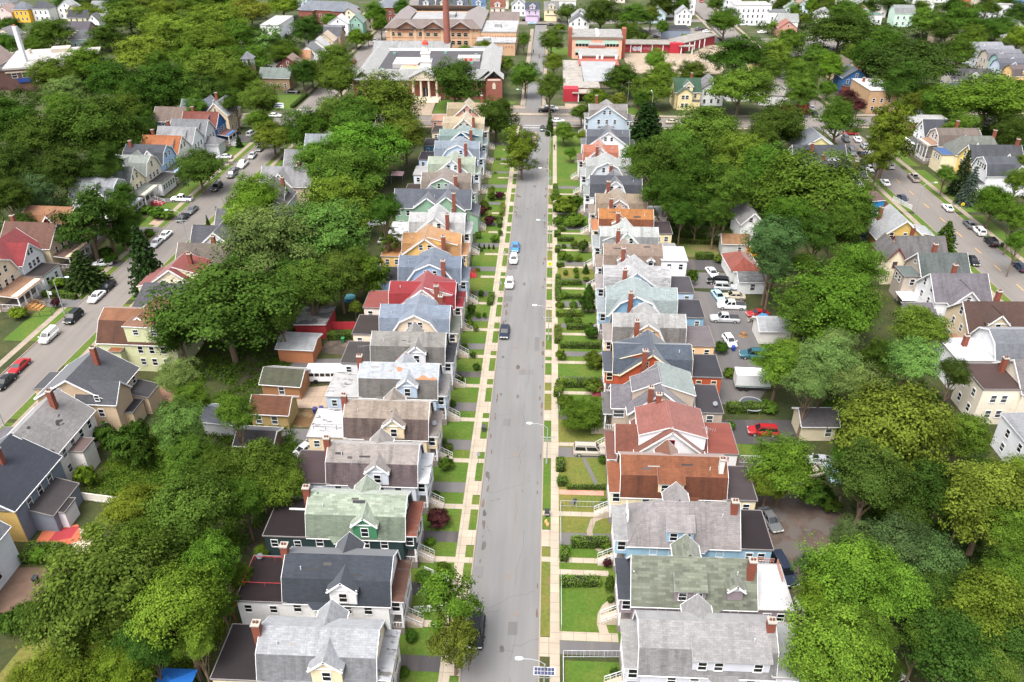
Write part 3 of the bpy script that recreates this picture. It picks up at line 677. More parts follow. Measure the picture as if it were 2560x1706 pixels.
RH('pinkish white row house under a bright red roof', 'the bright red-roofed row house', -23.1, 134.4, L, '#f2ded6', '#a5343a', None, '#a8605a', '#a03238', style='C', cw=5.0, chim=(3.0, -3.9, 10.8), stain=.12, rl=5.2, shed=[(.4, 5.6, 9.95, 8.5, -2.7, 2.8, 0)], stair='#d8c8b8')
RH('light blue row house with blue-grey gambrel cross roof and black rear roof', 'the blue row house next to the red roof', -23.1, 145, L, '#a0bad8', '#7f8b9d', None, '#3f4047', '#7f8b9d', style='B', cw=5.0, chim=(3.0, -3.9, 10.8), stain=.15, pk='shingle', rl=5.4)
RH('yellow row house under a tan orange shingle roof', 'the yellow house with tan orange roof', -24.3, 157, L, '#ecbf72', '#cf9c68', None, '#d79b62', '#d79b62', style='C', cw=5.4, cu=-1.2, chim=(2.8, -3.9, 10.6), stain=.12, pk='shingle', rl=4.8, shed=[(-.6, 5.4, 9.9, 8.3, -2.7, 2.8, 0)], stair='#d84048', rail='#d84048')
RH('white row house under a pale grey gable cross roof', 'the white house with pale grey cross roof', -24.6, 168.5, L, '#f2f2f2', '#cccccc', None, '#f0f0f0', '#c6c6c6', style='C', cw=5.0, cu=-.3, chim=(2.6, -3.9, 10.8), stain=.18, pk='shingle', rdirt=.04, rl=5)
h = House('row_house', 'big mint green row house with long dark grey roof reaching to the back yard', 'the big mint green house', -27, 182.4, 0, 1, '#8fb096', '#666b76', stain=.1, group='houses in rows along the main street')
h.block('E', -9.6, 8.6, .6, 3.9, 6.4, 9.6); h.block('N', -4.3, 4.2, 3.2, 4.2, 6.4, 9.7); h.block('N', -3.9, 4, -1.6, 3, 6.9, 9.2)
for u in (-8.6, -6.4, -4): h.win('S', u, -3.3, 4.3, .85, 1.3)
h.win('S', -8.2, -3.3, 1.4, .9, 1.5); h.win('S', 2.0, -4.3, 5.4, .7, 1.3); h.win('S', 4.6, -4.3, 5.4, .7, 1.3); h.win('F', 8.6, 0, 4.5)
h.ext(8.6, 10.6, -4, 2.6, 5.6, '#5a606c', name='porch', zb=4.6, kind='shingle'); h.chimney(5, -4.6, 4, 10.6); h.steps(10.6, 12.2, -1.9, -.6, 1.2); h.vent(0, -1.5, 8.4); ROWS.append(h)
RH('pale green row house with brown grey gambrel cross roof', 'the pale green house with brown grey roof', -25.4, 193.4, L, '#9dbca2', '#95887e', None, '#4d3f3a', '#95887e', style='B', cw=4.8, cu=-.8, chim=(2.6, -3.9, 10.6), stain=.2, pk='shingle', rl=4.6)
RH('white row house under a pale moss green gable cross roof', 'the white house with pale moss green roof', -25.6, 207.2, L, '#e4ebf4', '#b3beaa', None, '#c9c9c9', '#b3beaa', style='C', cw=4.9, chim=(2.4, -3.9, 10.6), stain=.12, pk='shingle', rl=4.2)
RH('powder blue row house with grey gambrel cross roof', 'the powder blue house', -25.4, 219.6, L, '#c9daf0', '#96a2b0', None, '#3a3840', '#96a2b0', style='B', cw=4.9, chim=(2.6, -3.9, 10.6), stain=.12, pk='shingle', rl=4.8)
RH('teal blue row house under a sea green grey roof', 'the teal blue house', -25.6, 231.8, L, '#2f6a8c', '#94aaa6', None, '#3b3a40', '#94aaa6', style='C', cw=4.9, chim=(3.2, -3.9, 10.6), stain=.12, pk='shingle', rl=5, shed=[(.4, 5.2, 9.9, 8.6, -2.7, 2.8, 0)])
RH('sand coloured row house under a tan roof', 'the sand coloured house with tan roof', -26.0, 244.8, L, '#dcc9a8', '#d0c0a2', None, '#4a4440', '#d0c0a2', style='C', cw=4.7, chim=(3.2, -3.9, 10.6), stain=.12, pk='shingle', rl=3.8)
RH('salmon pink corner house under an olive tan roof, last in the left row', 'the salmon pink corner house', -26.6, 260.8, L, '#dda58c', '#bcaa8a', None, '#d8a890', '#bcaa8a', style='C', cw=4.6, chim=(4.6, 2.6, 11.2), stain=.2, pk='shingle', rl=5.6, extz=4.6, rw='#d8a08a')
# right row: front towards -x
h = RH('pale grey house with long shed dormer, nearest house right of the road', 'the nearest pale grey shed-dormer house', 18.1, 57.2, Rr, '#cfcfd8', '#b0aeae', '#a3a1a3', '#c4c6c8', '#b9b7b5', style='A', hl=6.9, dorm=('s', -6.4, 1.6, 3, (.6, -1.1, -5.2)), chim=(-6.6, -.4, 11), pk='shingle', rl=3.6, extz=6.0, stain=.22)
h = RH('mauve house under a mossy green-grey shingle roof with two dormers', 'the mossy green-grey house with mauve walls', 18.1, 66.3, Rr, '#a0939a', '#8f9584', None, '#f3f3f5', '#4a4f5a', style='S', hl=6.9, dorm=('s', -1.2, 2.3, 2), chim=(-6.4, -1.2, 11), pk='shingle', rl=4.4, stain=.15, roofkw=dict(patch=.75), trim='#efefef', seam=.96)
h.dormer(-4.6, 1.7, -3.0, 6.4, 8.2, 9.0, -.9, win=False); h.antenna(1.6, -3.4, 6.2)
b = MB(h.mx)
for p, q in (((-10.6, 3.4), (-7.6, 3.4)), ((-11, 3.4), (-11, .6))):
    for z in (6.6, 6.2): b.bar((*p, z), (*q, z), .06)
    for k in range(9): t = k/8; a = (p[0]+(q[0]-p[0])*t, p[1]+(q[1]-p[1])*t); b.bar((*a, 5.7), (*a, 6.6), .05)
h.part(b, 'roof_railing', mat('plain', '#c98a70'))
h = RH('light blue house under a taupe hip roof with black rear roof', 'the light blue house with taupe hip roof', 18.1, 75.6, Rr, '#a2c8de', '#aea8a8', None, '#352d30', '#b4b4b4', style='H', hl=6.8, dorm=('s', -1.2, 2.1, 2), chim=(-6.3, -.6, 10.8), pk='shingle', rl=4.3, stain=.3)
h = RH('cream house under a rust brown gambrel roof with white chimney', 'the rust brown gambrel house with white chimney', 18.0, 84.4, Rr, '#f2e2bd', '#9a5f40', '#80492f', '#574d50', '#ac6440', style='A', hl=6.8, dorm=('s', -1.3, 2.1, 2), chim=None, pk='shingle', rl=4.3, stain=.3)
h.chimney(-6.2, -1.6, 5.5, 11.0, .6, .8, mat('plain', '#f0eee8'))
h = House('row_house', 'white house under wide brick red roofs with red framed windows', 'the white house with wide brick red roofs', 18.2, 93.5, 0, -1, '#f4f3f6', '#8e5646', stain=.15, group='houses in rows along the main street')
h.block('N', -3.6, 3.6, -.4, 4.8, 6.0, 10); h.block('E', -5.6, 7.0, 0, 3.0, 5.6, 8.2)
rm2 = h.rl = mat('shingle', '#a9685c', stain=.05); h.shed(-5.4, -.4, -2.9, 3.7, 8.5, 10.02, 6.2, m=1); h.shed(-.4, 4.0, -2.6, 3.7, 10.02, 8.5, 6.2, m=1)
h.ext(-10.3, -5.2, -2.9, 4.2, 5.6, '#a05a4e'); h.trimc = '#b03040'; h.win('S', -.4, -3.6, 7.0, .85, 1.3); h.win('S', -.4, -3.6, 3.9, .9, 1.2); h.win('S', 2.2, -3.6, 3.9, .9, 1.2); h.win('S', -8.2, -2.9, 3.6, 1.6, 1.3); h.win('S', 5.8, -3.0, 3.6, 1.5, 1.4)
h.porch(7.0, 8.2, -3, 3, 4.2, 1.2, None, '#8e5646'); h.steps(8.2, 9.8, 3.2, 4.6, 1.2, '#cbb8a4'); h.chimney(.8, 3.8, 5, 11); h.antenna(-5.8, -2.2, 8); ROWS.append(h)
h = House('row_house', 'taupe house with slate grey front slope and sea green rear slope', 'the taupe house with half sea green roof', 18.2, 103.4, 0, -1, '#beae9e', '#87838a', stain=.2, group='houses in rows along the main street')
h.rl = mat('shingle', '#a3b0ac', stain=.05); h.block('N', -3.8, 3.7, -.2, 4.9, 5.8, 10); h.block('E', -5.4, 7.0, .6, 2.6, 5.6, 8); h.shed(-5.4, -.3, -2, 4.2, 8.2, 10.03, 6, m=1); h.shed(-.1, 4.0, -1.3, 2.4, 10.03, 8.2, 6)
h.ext(-9.9, -5.0, -3, 4.4, 5.6, '#4d494e'); h.win('S', -.2, -3.8, 7.2, .7, 1.1); h.win('S', 6.0, -2.0, 3.6, 1.6, 1.3); h.win('S', -8, -3, 3.6); h.porch(7.0, 8.2, -2.2, 3.2, 4.4, 1.2, None, '#7c7879'); h.steps(8.2, 10, -1.9, -.6, 1.2); h.chimney(1.7, -4.1, 2, 10.8); h.dish(-9, -1.4, 5.7); ROWS.append(h)
h = RH('burnt orange house under a dark slate roof', 'the burnt orange house with dark slate roof', 18.2, 113.7, Rr, '#b85a3c', '#5b6573', None, '#46464e', '#565f6d', style='C', hl=6.2, cw=5.0, chim=(1.6, -4.0, 10.8), stain=.08, pk='shingle', rl=5.3, trim='#f0e2c0', shed=[(.2, 5.4, 9.95, 8.3, -2.4, 2.6, 0)], stair='#b0485a', rail='#b0485a')
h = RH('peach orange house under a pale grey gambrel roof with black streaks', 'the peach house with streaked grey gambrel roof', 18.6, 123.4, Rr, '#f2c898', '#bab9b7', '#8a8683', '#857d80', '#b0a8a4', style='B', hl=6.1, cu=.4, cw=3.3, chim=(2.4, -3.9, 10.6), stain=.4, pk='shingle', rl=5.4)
RH('sky blue house under a pale green-grey gambrel cross roof', 'the sky blue house with green-grey cross roof', 18.2, 133.4, Rr, '#84aecb', '#aab8b8', None, '#4f4d55', '#a8b2b8', style='B', hl=6.3, cu=1.2, cw=4.9, chim=(2.3, -3.9, 10.8), stain=.1, pk='shingle', rl=5.4)
h = RH('pale blue house under a speckled pale slate roof with red valleys', 'the pale blue house with speckled slate roof', 18.2, 143.2, Rr, '#bcd2e6', '#c2c2c4', None, '#5b585d', '#b2a8a6', style='C', hl=6.2, cu=.2, cw=5.2, chim=(2.6, -3.9, 10.6), stain=.08, pk='shingle', rl=5.0, roofkw=dict(patch=.5))
h = RH('white house under a brown shingle roof with tall white rear block', 'the brown-roofed white house with white rear block', 18.2, 152.5, Rr, '#f1f2f5', '#a08c7e', None, '#f4f4f6', '#a08c7e', style='A', hl=5.8, cu=1.4, dorm=('g', 1.6, 3.2), chim=(2.2, -3.5, 10.6), stain=.1, pk='shingle', rl=5.2, extz=8.0, seam=.97)
h.dormer(-3.6, 1.3, -3.2, 6.4, 7.9, 8.4, -1.4)
RH('mint house under a pale grey roof with a lattice rear deck', 'the mint house with pale grey roof', 18.2, 162.4, Rr, '#d6ebdc', '#cdd1ce', '#a9abac', '#b4b6b8', '#b0b6b8', style='C', hl=6.0, cu=.6, cw=3.6, chim=(2.6, -3.9, 10.4), stain=.35, pk='shingle', rl=4.8, extz=4.2, shed=[(.8, 5.6, 9.6, 7.6, -2.7, 2.6, 0)])
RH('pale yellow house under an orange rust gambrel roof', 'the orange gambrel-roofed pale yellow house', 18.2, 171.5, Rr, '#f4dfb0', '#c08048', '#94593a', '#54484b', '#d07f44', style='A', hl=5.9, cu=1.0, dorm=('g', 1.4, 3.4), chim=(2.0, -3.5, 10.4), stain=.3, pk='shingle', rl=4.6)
RH('greyish taupe house with brown gambrel cross roof', 'the greyish taupe gambrel house', 17.8, 181, Rr, '#bfb2ac', '#a5937f', None, '#d6d6da', '#a5937f', style='B', hl=5.8, cu=.7, cw=3.4, chim=(2.6, -3.9, 10.2), stain=.2, pk='shingle', rl=5)
RH('white house under a charcoal gambrel roof, between two trees of the right row', 'the white house with charcoal gambrel roof', 17.3, 193.4, Rr, '#f0f2f6', '#5a5d66', None, '#8a8c90', '#9aa49e', style='B', hl=6.2, cu=.2, cw=3.0, chim=(2.0, -3.9, 9.8), stain=.1, pk='shingle', rl=0)
RH('light grey house with rounded pale grey cross roof', 'the light grey house with pale cross roof', 16.2, 207, Rr, '#d2d8de', '#b9bcba', None, '#8c8c8e', '#b3b6b4', style='B', hl=5.6, cu=.4, cw=4.6, chim=(-.6, -4.0, 9.2), stain=.08, pk='shingle', rl=3)
RH('grey walled house under a terracotta roof with brick chimney', 'the terracotta-roofed house', 14.8, 219, Rr, '#d8cfc8', '#c27a62', None, '#8a6a60', '#8a5a50', style='C', hl=4.6, cu=.3, cw=4.4, chim=(1.2, -3.9, 10.4), stain=.1, pk='shingle', rl=0)
RH('bright white house with charcoal gable cross roof', 'the bright white house with charcoal cross roof', 17.6, 233.4, Rr, '#f5f6f8', '#676b75', None, '#60636c', '#6a6d74', style='C', hl=6.0, cw=5.8, cu=-.1, chim=None, stain=.12, pk='shingle', rl=2)
h = RH('blue-grey corner house with grey gable cross roof, last in the right row', 'the blue-grey corner house', 19.2, 261.2, Rr, '#bccad8', '#989390', None, '#8a8688', '#989390', style='C', hl=5.8, cw=6.0, chim=(3.6, 3.4, 11.4), stain=.12, pk='shingle', rl=2)
h.ext(-2, 3, -4.6, -3.6, 3.4, '#7a7678', name='back_porch')
for h in ROWS: h.done()

# ------------------------------------------------------------------ houses on the two side streets, garages, far houses
def GH(label, short, x, y, rz, mx, wall, roof, *ops, far=False, name='house', cat='house', lower=None, stain=.25, trim='#f2f2f2', wk='siding', group=None, roofkw=None):
    h = House(name, label, short, x, y, rz, mx, wall, roof, trim, far, cat, wk, stain, roofkw, lower, group)
    for op in ops:
        t = op.split(); k = t[0]; a = []
        for q in t[1:]:
            try: a.append(float(q))
            except ValueError: a.append(q)
        if k in 'EN':
            h.block(k, a[0], a[1], a[2], a[3], a[4], a[5], *(a[6:8] if len(a) > 6 else []))
        elif k == 'HE': h.block('E', a[0], a[1], a[2], a[3], a[4], a[5], hip=(a[6], a[7]), ends=(1, 1))
        elif k == 'HN': h.block('N', a[0], a[1], a[2], a[3], a[4], a[5], hip=(a[6], a[7]), ends=(1, 1))
        elif k == 'X': h.ext(*a[:5], a[5], name=a[6] if len(a) > 6 else 'rear_extension', wall=a[7] if len(a) > 7 else None)
        elif k == 'SH': h.ext(*a[:5], a[6], name=a[7] if len(a) > 7 else 'side_extension', zb=a[5], kind='shingle')
        elif k == 'D': h.dormer(*a[:7], wall=a[7] if len(a) > 7 else None)
        elif k == 'SD': h.sdormer(*a[:7], n=int(a[7]))
        elif k == 'SE': h.shed(a[0], a[1], a[2], a[3], a[4], a[5], 5.4 if min(a[4], a[5]) > 6 else 0)
        elif k == 'P': h.porch(*a[:5], zf=.8, roof=a[5], zb=a[4]-.5, rail=not far)
        elif k == 'ST': h.steps(*a[:5], *(a[5:]))
        elif k == 'C': h.chimney(*a[:4])
        elif k == 'W': h.win(a[0], *a[1:])
        elif k == 'WS':                                                 # row of windows: face, from, to, n, other coordinate, heights...
            f, p, q, n, o = a[:5]
            for z in a[5:]:
                for i in range(int(n)):
                    t_ = p+(q-p)*(i+.5)/n; h.win(f, *((t_, o) if f in 'SN' else (o, t_)), z, .85, 1.35)
        elif k == 'V': h.vent(*a[:3])
        elif k == 'A': h.antenna(*a[:3])
    return h.done()
# east side of the left street (fronts to the left)
GH('white house with slate blue base, cut by the lower left edge of the picture', 'the white house at the lower left edge', -73, 64.5, -1.5, -1, '#e4e9f0', '#7d8088', 'N -7 6.6 0 5 6.2 10', 'WS B -5 4 3 -5 4.0 1.2', 'SH -6.6 -5 -5.2 -3.4 2.6 2.0 #8aa6ba back_porch')
GH('yellow and blue-grey house with a navy roof and screened back porch', 'the navy-roofed house', -74.9, 79.8, -1.5, -1, '#7d8592', '#3c4250', 'N -5.2 5.4 0 6 6 9.7', 'X -6.02 6.02 -5.27 -5.18 5.8 #3c4250 gable_cladding #e0bc74', 'SH -9.2 -6 -3.1 3.2 3.0 4.0 #4a4446 back_porch', 'X -10.2 -7.2 -2.2 .4 2.9 #3b3638 back_porch #e4e4e8', 'WS B -3.6 3.6 3 -6 3.9', 'WS S -4 -1 2 -5.2 3.6 1', 'C -1.6 .6 7 11', 'V 3.6 -2.6 7.4', stain=.05)
GH('off-white house with a worn grey slate roof and tall stained chimney', 'the worn slate-roofed house', -74.2, 91, -1.5, -1, '#e6e0da', '#a7a3a2', 'N -5.4 5.2 0 4.7 6 9.6', 'SH 4.7 9.6 -.4 3.6 3.6 3.0 #77747a porch', 'X -6.9 -4.7 -2.6 .4 4.4 #7d6a66 back_porch', 'WS B -4.6 4.6 4 -4.7 4.0 1.2', 'C -1.2 2.2 7 11.6', stain=.12, roofkw=dict(c2='#4a4648', t2=.66))
GH('tan house with a charcoal roof and tall brick chimney', 'the charcoal-roofed tan house', -73.9, 103.4, -1.5, -1, '#cbb397', '#5d5f66', 'N -4.4 4.8 0 6 6 9.7', 'E -7.2 -1 -2.8 2.4 6 8.6', 'SH 6 10.6 1.2 6 3.9 3.4 #4c4e54 porch', 'SH -9.4 -6 .2 4 3.4 4.2 #3d3b40 back_porch', 'X -8.6 -6 -3.6 -.2 3.2 #3d3b40 back_porch', 'W S 2.2 -4.4 6.6 1.6 1.3', 'W S -4.6 -5.2 6.4 .7 1', 'WS S -5.6 -3.6 1 -5.2 3.4 .8', 'WS B 0 4 2 -6 4.2', 'C -1.6 1.6 7 11.8', stain=.1)
GH('sage green house under a broad brown gambrel roof on an orange base', 'the brown gambrel-roofed sage house', -71.4, 120.4, -1.5, -1, '#cfd2a8', '#9a6848', 'E -7 7 .4 4.9 5.9 10 2.5 8.9', 'SE -6.8 1.6 -4.4 .4 9.2 9.3', 'N -2 5.8 0 2.6 7.9 9.9', 'WS S -5.6 .6 3 -4.5 3.9 1.4', 'W S -5 -4.42 7.6 .9 1', 'W S -3.6 -4.42 7.6 .9 1', 'W S -.4 -4.42 7.6 .9 1', 'X 2.6 4.6 -5.8 -4.5 4.8 #ab6c46 bay', lower='#6b4634', stain=.2)
GH('dark grey hip roofed house with a white dormer', 'the dark grey hip-roofed house', -69.8, 131.4, -1.5, -1, '#e6dccb', '#64626a', 'HE -8 8 0 4.2 5.6 9.7 2 2', 'D -2.8 3.2 -3.6 5.9 7.6 9.2 -.8 #efe9df', 'C -4.8 -1.4 7 11', stain=.15)
GH('cream house under a red roof with shed dormer and grey chimney', 'the red-roofed cream house', -73.6, 141.2, -1.5, -1, '#f0e4c8', '#983c30', 'N -4 4 0 5.6 5.8 9.7', 'SE -5.4 -.1 -2.9 3.2 8.3 9.72', 'SE 5.6 8 -3 4.4 5.8 5.2', 'W S 1.8 -4 6 .8 1.2', 'W S -1.6 -4 6 .8 1.2', 'WS B -2 2.4 3 -5.42 6.5', 'C -2.6 0 8 11.2', lower='#782c28', stain=.1)
GH('grey house with a brown-grey gable roof behind the red roof', 'the brown-grey roofed house', -71.2, 149.4, -1.5, -1, '#d5d5d8', '#83786f', 'E -6 5.4 0 4.2 5.8 9.7', 'N -4.3 0 1.6 2.2 6.6 9', 'WS B -3 3 2 -6 3.9', 'C -1.4 1.2 8 10.8', stain=.25)
GH('white house with charcoal cross gable roof beside the left street', 'the white gabled charcoal-roof house', -71.6, 160.6, -1, -1, '#eef0f2', '#5f6068', 'N -5 5 0 4.6 5.6 9.5', 'E -2 7 1 3 5.4 8.4', 'W S -.7 -5 6.2 .8 1.2', 'W S .7 -5 6.2 .8 1.2', 'C -2.8 1 7 10.4')
GH('small grey roofed house with white gable beside the left street', 'the small grey house by the left street', -71.4, 173.6, -1, -1, '#eeeeee', '#76777d', 'N -4 4 0 4 4.6 8.2', 'E -1 6.4 0 2.6 4.6 7.4')
GH('white house with dark brown-grey cross gables and red chimney', 'the dark cross-gabled white house', -69, 185.4, -1, -1, '#f0f0f2', '#6d666a', 'N -5 4.6 0 5 5.6 9.6', 'E -4 7.4 0 3.2 5.6 8.8', 'C -3.4 1 7 10.6', 'W S 0 -5 6.4')
GH('grey house with long pale grey ridge and white gable', 'the pale grey ridge house', -67.6, 197.4, -1, -1, '#c8b8a4', '#a3a3a6', 'E -6.4 6.4 0 4 5.8 9.6', 'N -4.6 4 1 3 6 9.4', 'C -3 .4 8 10.8')
GH('white gabled house with mid grey roof, near trees', 'the white gabled mid grey house', -66, 211.4, -1, -1, '#f2f2f4', '#99999e', 'E -6 6 0 3.8 5.8 9.5', 'N -5 4 -.4 3.4 5.8 9.4')
GH('grey roofed house nearest the left crossroads', 'the grey house by the left crossroads', -64.6, 226, -1, -1, '#e4e6ea', '#9fa6ae', 'E -5.6 5.6 0 3.8 5.8 9.4', 'N -4.6 4 0 3 6 9')
# west side of the left street (fronts to the right)
W_ = dict(group='houses along the far side of the left street')
GH('beige house with orange tan roof and wooden porch steps, at the left edge', 'the beige house with orange tan roof', -114.6, 140, -2.5, 1, '#ead6bd', '#bb8a66', 'E -6 4.8 0 4.2 5.8 9.8 2.8 8.4', 'P 4.8 9.4 -4 4 3.9 #bb8a66', 'ST 9.4 12.4 -3 -1 .9 #b8864c #c99a62', 'WS F -2 2 2 4.8 6.6', 'WS F -3 3 3 4.8 3.9', **W_)
GH('white house with red roof, brown cross gable and green awnings', 'the red-roofed house with green awnings', -115.2, 149.6, -2.5, 1, '#eef0f2', '#9c353a', 'N -5 5 0 5.2 5.8 9.9', 'E -.2 5.9 -.4 3.6 5.8 9.2', 'X 5.6 10 -4.4 1.6 3.5 #45403f porch', 'W F 5.9 -1 6.7 .7 1.2', 'W F 5.9 .1 6.7 .7 1.2', 'WS F -2.4 1.8 3 5.9 3.9', 'W F 10 -3.2 1.2', 'W F 10 -.2 1.2', lower='#6d5048', **W_)
GH('tan house with broad brown gable roof', 'the tan house with brown gable roof', -113, 158.4, -2.5, 1, '#d8c3a4', '#7d584a', 'E -6.4 5 0 4.6 5.9 9.8', 'P 5 8.6 -4 4 3.8 #7d584a', 'W F 5 -.6 6.8 .7 1.2', 'W F 5 .5 6.8 .7 1.2', 'WS F -3.4 3.4 3 5 3.8', 'C -5 .4 9 11', 'W S 3 -4.6 4', **W_)
GH('dark red house with faded brown gambrel roof, half hidden by the leaning pine', 'the dark red gambrel house', -114.4, 168.6, -2.5, 1, '#7a2a2c', '#b07c58', 'E -6 5 0 4 5.6 9.4 2.6 8.2', 'N -4.6 0 1 2.4 6 9', 'P 5 8 -3.4 3.4 3.6 #6d4a40', 'WS F -2 2 2 5 6.2', **W_)
GH('white house with weathered pale grey gambrel roof', 'the weathered pale gambrel house', -113, 187, -2.5, 1, '#eceef0', '#a6aab0', 'E -6 5 0 4.2 5.6 9.6 2.7 8.3', 'N -4.6 0 1.4 2.6 6 9.2', 'P 5 8.6 -3.6 3 3.7 #a6aab0', 'WS F -2 2 2 5 6.4', 'WS F -3 3 3 5 3.7', **W_)
GH('cream house with grey-green roof and red front steps', 'the cream house with red front steps', -112.6, 195, -2.5, 1, '#efe3c2', '#8f9692', 'E -6 5 0 4.2 5.8 9.8', 'N -4.6 0 2.2 2.5 6 9.4', 'P 5 8.6 -3.6 3.6 3.9 #9aa096', 'ST 8.6 11.6 -1.6 .2 .9 #b02a30 #f2f2f2', 'WS F -2 2 2 5 6.6', 'WS F -3 3 3 5 3.8', 'C -4 0 9 11', **W_)
GH('cream house with pale sage gambrel roof and closed white porch', 'the cream house with closed white porch', -112, 204, -2.5, 1, '#f0e6ce', '#a3aba4', 'E -6 5 0 4.2 5.8 9.8 2.7 8.5', 'N -4.6 4.2 -.6 2.8 5.8 9.6', 'X 5 8.6 -3.8 3.8 3.6 #4c4a4c porch #f0f0f2', 'WS F -3.4 3.4 5 8.6 1.3', 'WS F -3 3 3 5 3.9', 'W F 5 0 6.8', **W_)
GH('light blue house with charcoal gambrel roof and white dormer', 'the light blue house with charcoal gambrel', -111.4, 213, -2.5, 1, '#a6c4e6', '#53565f', 'E -6 5 0 4.1 5.8 9.8 2.7 8.4', 'D 1.4 2.4 -3.6 6.4 8 9.4 -1 #f0f0f0', 'P 5 8.4 -3.6 3.6 3.7 #45464c', 'WS F -2 2 2 5 6.6', 'WS F -3 3 3 5 3.8', 'C -4.6 -1 8.6 11', stain=.05, **W_)
GH('white house with orange rust roof', 'the white house with orange rust roof', -110.8, 222, -2.5, 1, '#f0eee8', '#c07648', 'E -6 5 0 4.2 5.8 9.6', 'SD -2.4 3.4 -3.4 6.4 8 -1 9.1 2', 'C -3.4 .4 9 11', 'WS F -2 2 2 5 6.2', **W_)
GH('white house with silvery grey roof and shed dormer', 'the silvery grey-roofed white house', -110, 230.6, -2.5, 1, '#eff1f4', '#aeb0b4', 'E -6 5 0 4.1 5.8 9.6', 'SD -2.4 2.8 -3.2 6.2 8 -1 9.1 2', 'C -3.4 .6 9 11', 'WS F -3 3 3 5 3.8', **W_)
GH('grey-white house with medium grey roof and small front wing', 'the grey-white house with front wing', -109.2, 238.4, -2.5, 1, '#d9dcdf', '#8c8e93', 'E -6 5 0 4 5.8 9.6', 'SD -2 3 -3 6.2 8 -1 9 2', 'HE 5 9 -2 2.4 3.4 5 .1 2', 'WS F -3 3 3 5 3.8', **W_)
GH('blue house with red-brown roof and white porch rail', 'the blue house with red-brown roof', -108.6, 246, -2.5, 1, '#3f6ea6', '#8a4a3e', 'E -6 5 0 4 5.8 9.8', 'SD -2 2.4 -3.2 6.2 8.2 -1 9.2 2', 'P 5 8.6 -3.4 2.4 3.7 #8a4a3e', 'ST 8.6 11.6 -3 -1.4 .9 #e0e0e0 #f4f4f4', 'WS F -3 3 3 5 3.8', 'C -3.4 .6 9 11', **W_)
GH('slate blue house with brown roof behind the row', 'the slate blue house with brown roof', -121, 253.6, -2.5, 1, '#5a6474', '#8d7a70', 'E -6 6 0 4.4 5.6 9', 'WS S -4 4 3 -4.4 3.4', 'WS F -2 2 2 6 3.8', **W_)
GH('grey-green house with blue-grey roof beside the beige corner house', 'the blue-grey-roofed house', -116, 261, -2.5, 1, '#8c9a96', '#79828f', 'E -5 5 0 4.4 6 9.6', 'N -1 5.6 2 2.8 6 9.5', 'WS S -4 4 3 -4.4 3.8', 'W F 5 0 6.6', **W_)
GH('tall beige corner house with pale grey gable roof', 'the tall beige corner house', -108.2, 260.4, -2.5, 1, '#dcc8a8', '#b4b7bc', 'N -5.2 5.2 0 3.9 6.2 10', 'X -3.9 -.4 -7 -5.2 3.4 #3b3a3e side_extension', 'WS S -2.6 2.6 2 -5.2 4.2 1.4', 'W S 0 -5.2 7.2 .7 1.1', 'WS F -4.6 4.6 3 3.9 4 1', 'C -3 4 8 10.8', **W_)
# west side of the right street (fronts to the right)
E_ = dict(group='houses along the near side of the right street')
GH('white house with flat white roof wing at the right edge', 'the white flat-roofed house at the right edge', 76, 97.4, 2, 1, '#eef0f4', '#a9abb0', 'SE -5 6 -4 4.4 6 6.4', 'WS B -3.4 3.4 2 -5 3.6 1', 'WS S -4 4 3 -4 3.6', **E_)
GH('cream house with flat brown roof, rusty siding and brick chimney', 'the cream house with flat brown roof', 75.2, 110.6, 2, 1, '#ece2cf', '#8c8688', 'X -5.2 1 -3.6 3.6 7 #5d4a46 rear_extension', 'E 1 9 .4 4.4 6.6 10', 'WS S -4 -.6 2 -3.6 4.4 1.4', 'WS B -3 3 2 -5.2 4.2 1.2', 'C 0 1.4 6.6 9.6', **E_)
GH('white house with grey shingle roof and flat white rear roof', 'the grey-shingled house with white rear roof', 80, 121.4, 2, 1, '#eceef0', '#84888f', 'E -3 7 0 4.4 6.2 9.6 2.8 8.4', 'X -9.6 -3 -4.4 2.8 6 #eeeef2', 'C -6.4 .4 5.6 8', 'W S 0 -4.4 3.8', **E_)
GH('beige house with big dark brown roof and front gable dormer', 'the beige house with dark brown roof', 82.2, 131.4, 2, 1, '#d8c6a6', '#5d453c', 'E -5.4 6 0 4.6 5.8 9.6', 'D -.6 3.6 -4.2 5.6 7.4 9.2 -.6', 'SH -7.2 -5.4 -5 -1 3.4 3.0 #c98660 side_extension', 'C 1.4 1.6 8 10.8', 'WS B -3 3 2 -5.4 4.2 1.2', 'W B -5.4 0 7', stain=.1, **E_)
GH('white house with purple-grey roof and small hip-roofed rear wing', 'the white house with purple-grey roof', 80.2, 142.2, 2, 1, '#f3f4f6', '#857f87', 'E -5 5.4 0 4.3 6 9.8', 'N -5.6 0 .2 3 6 9', 'HE -9.2 -5 -3 2.6 3.6 5 2 .1', 'W S .2 -5.6 6.6 .7 1', 'WS S -1.6 2 2 -5.6 3.8', 'WS B -3 3 2 -5 4 6.6', 'WS B -4.6 -1.4 2 -9.2 1.4', 'C 0 1.6 8 10.8', **E_)
GH('taupe house with dark green-grey roof and rear bay', 'the taupe house with green-grey roof', 80.6, 152, 2, 1, '#b9aea2', '#6f7876', 'E -4 5.4 0 4 6 9.6', 'X -7.4 -4 -3.2 1.4 5.8 #7d8886', 'W B -4 .6 7', 'WS S -6.6 -4.4 1 -3.2 3.8 1', 'WS B -2.4 .8 2 -7.4 3.8', 'C -.6 1 8 11', stain=.4, **E_)
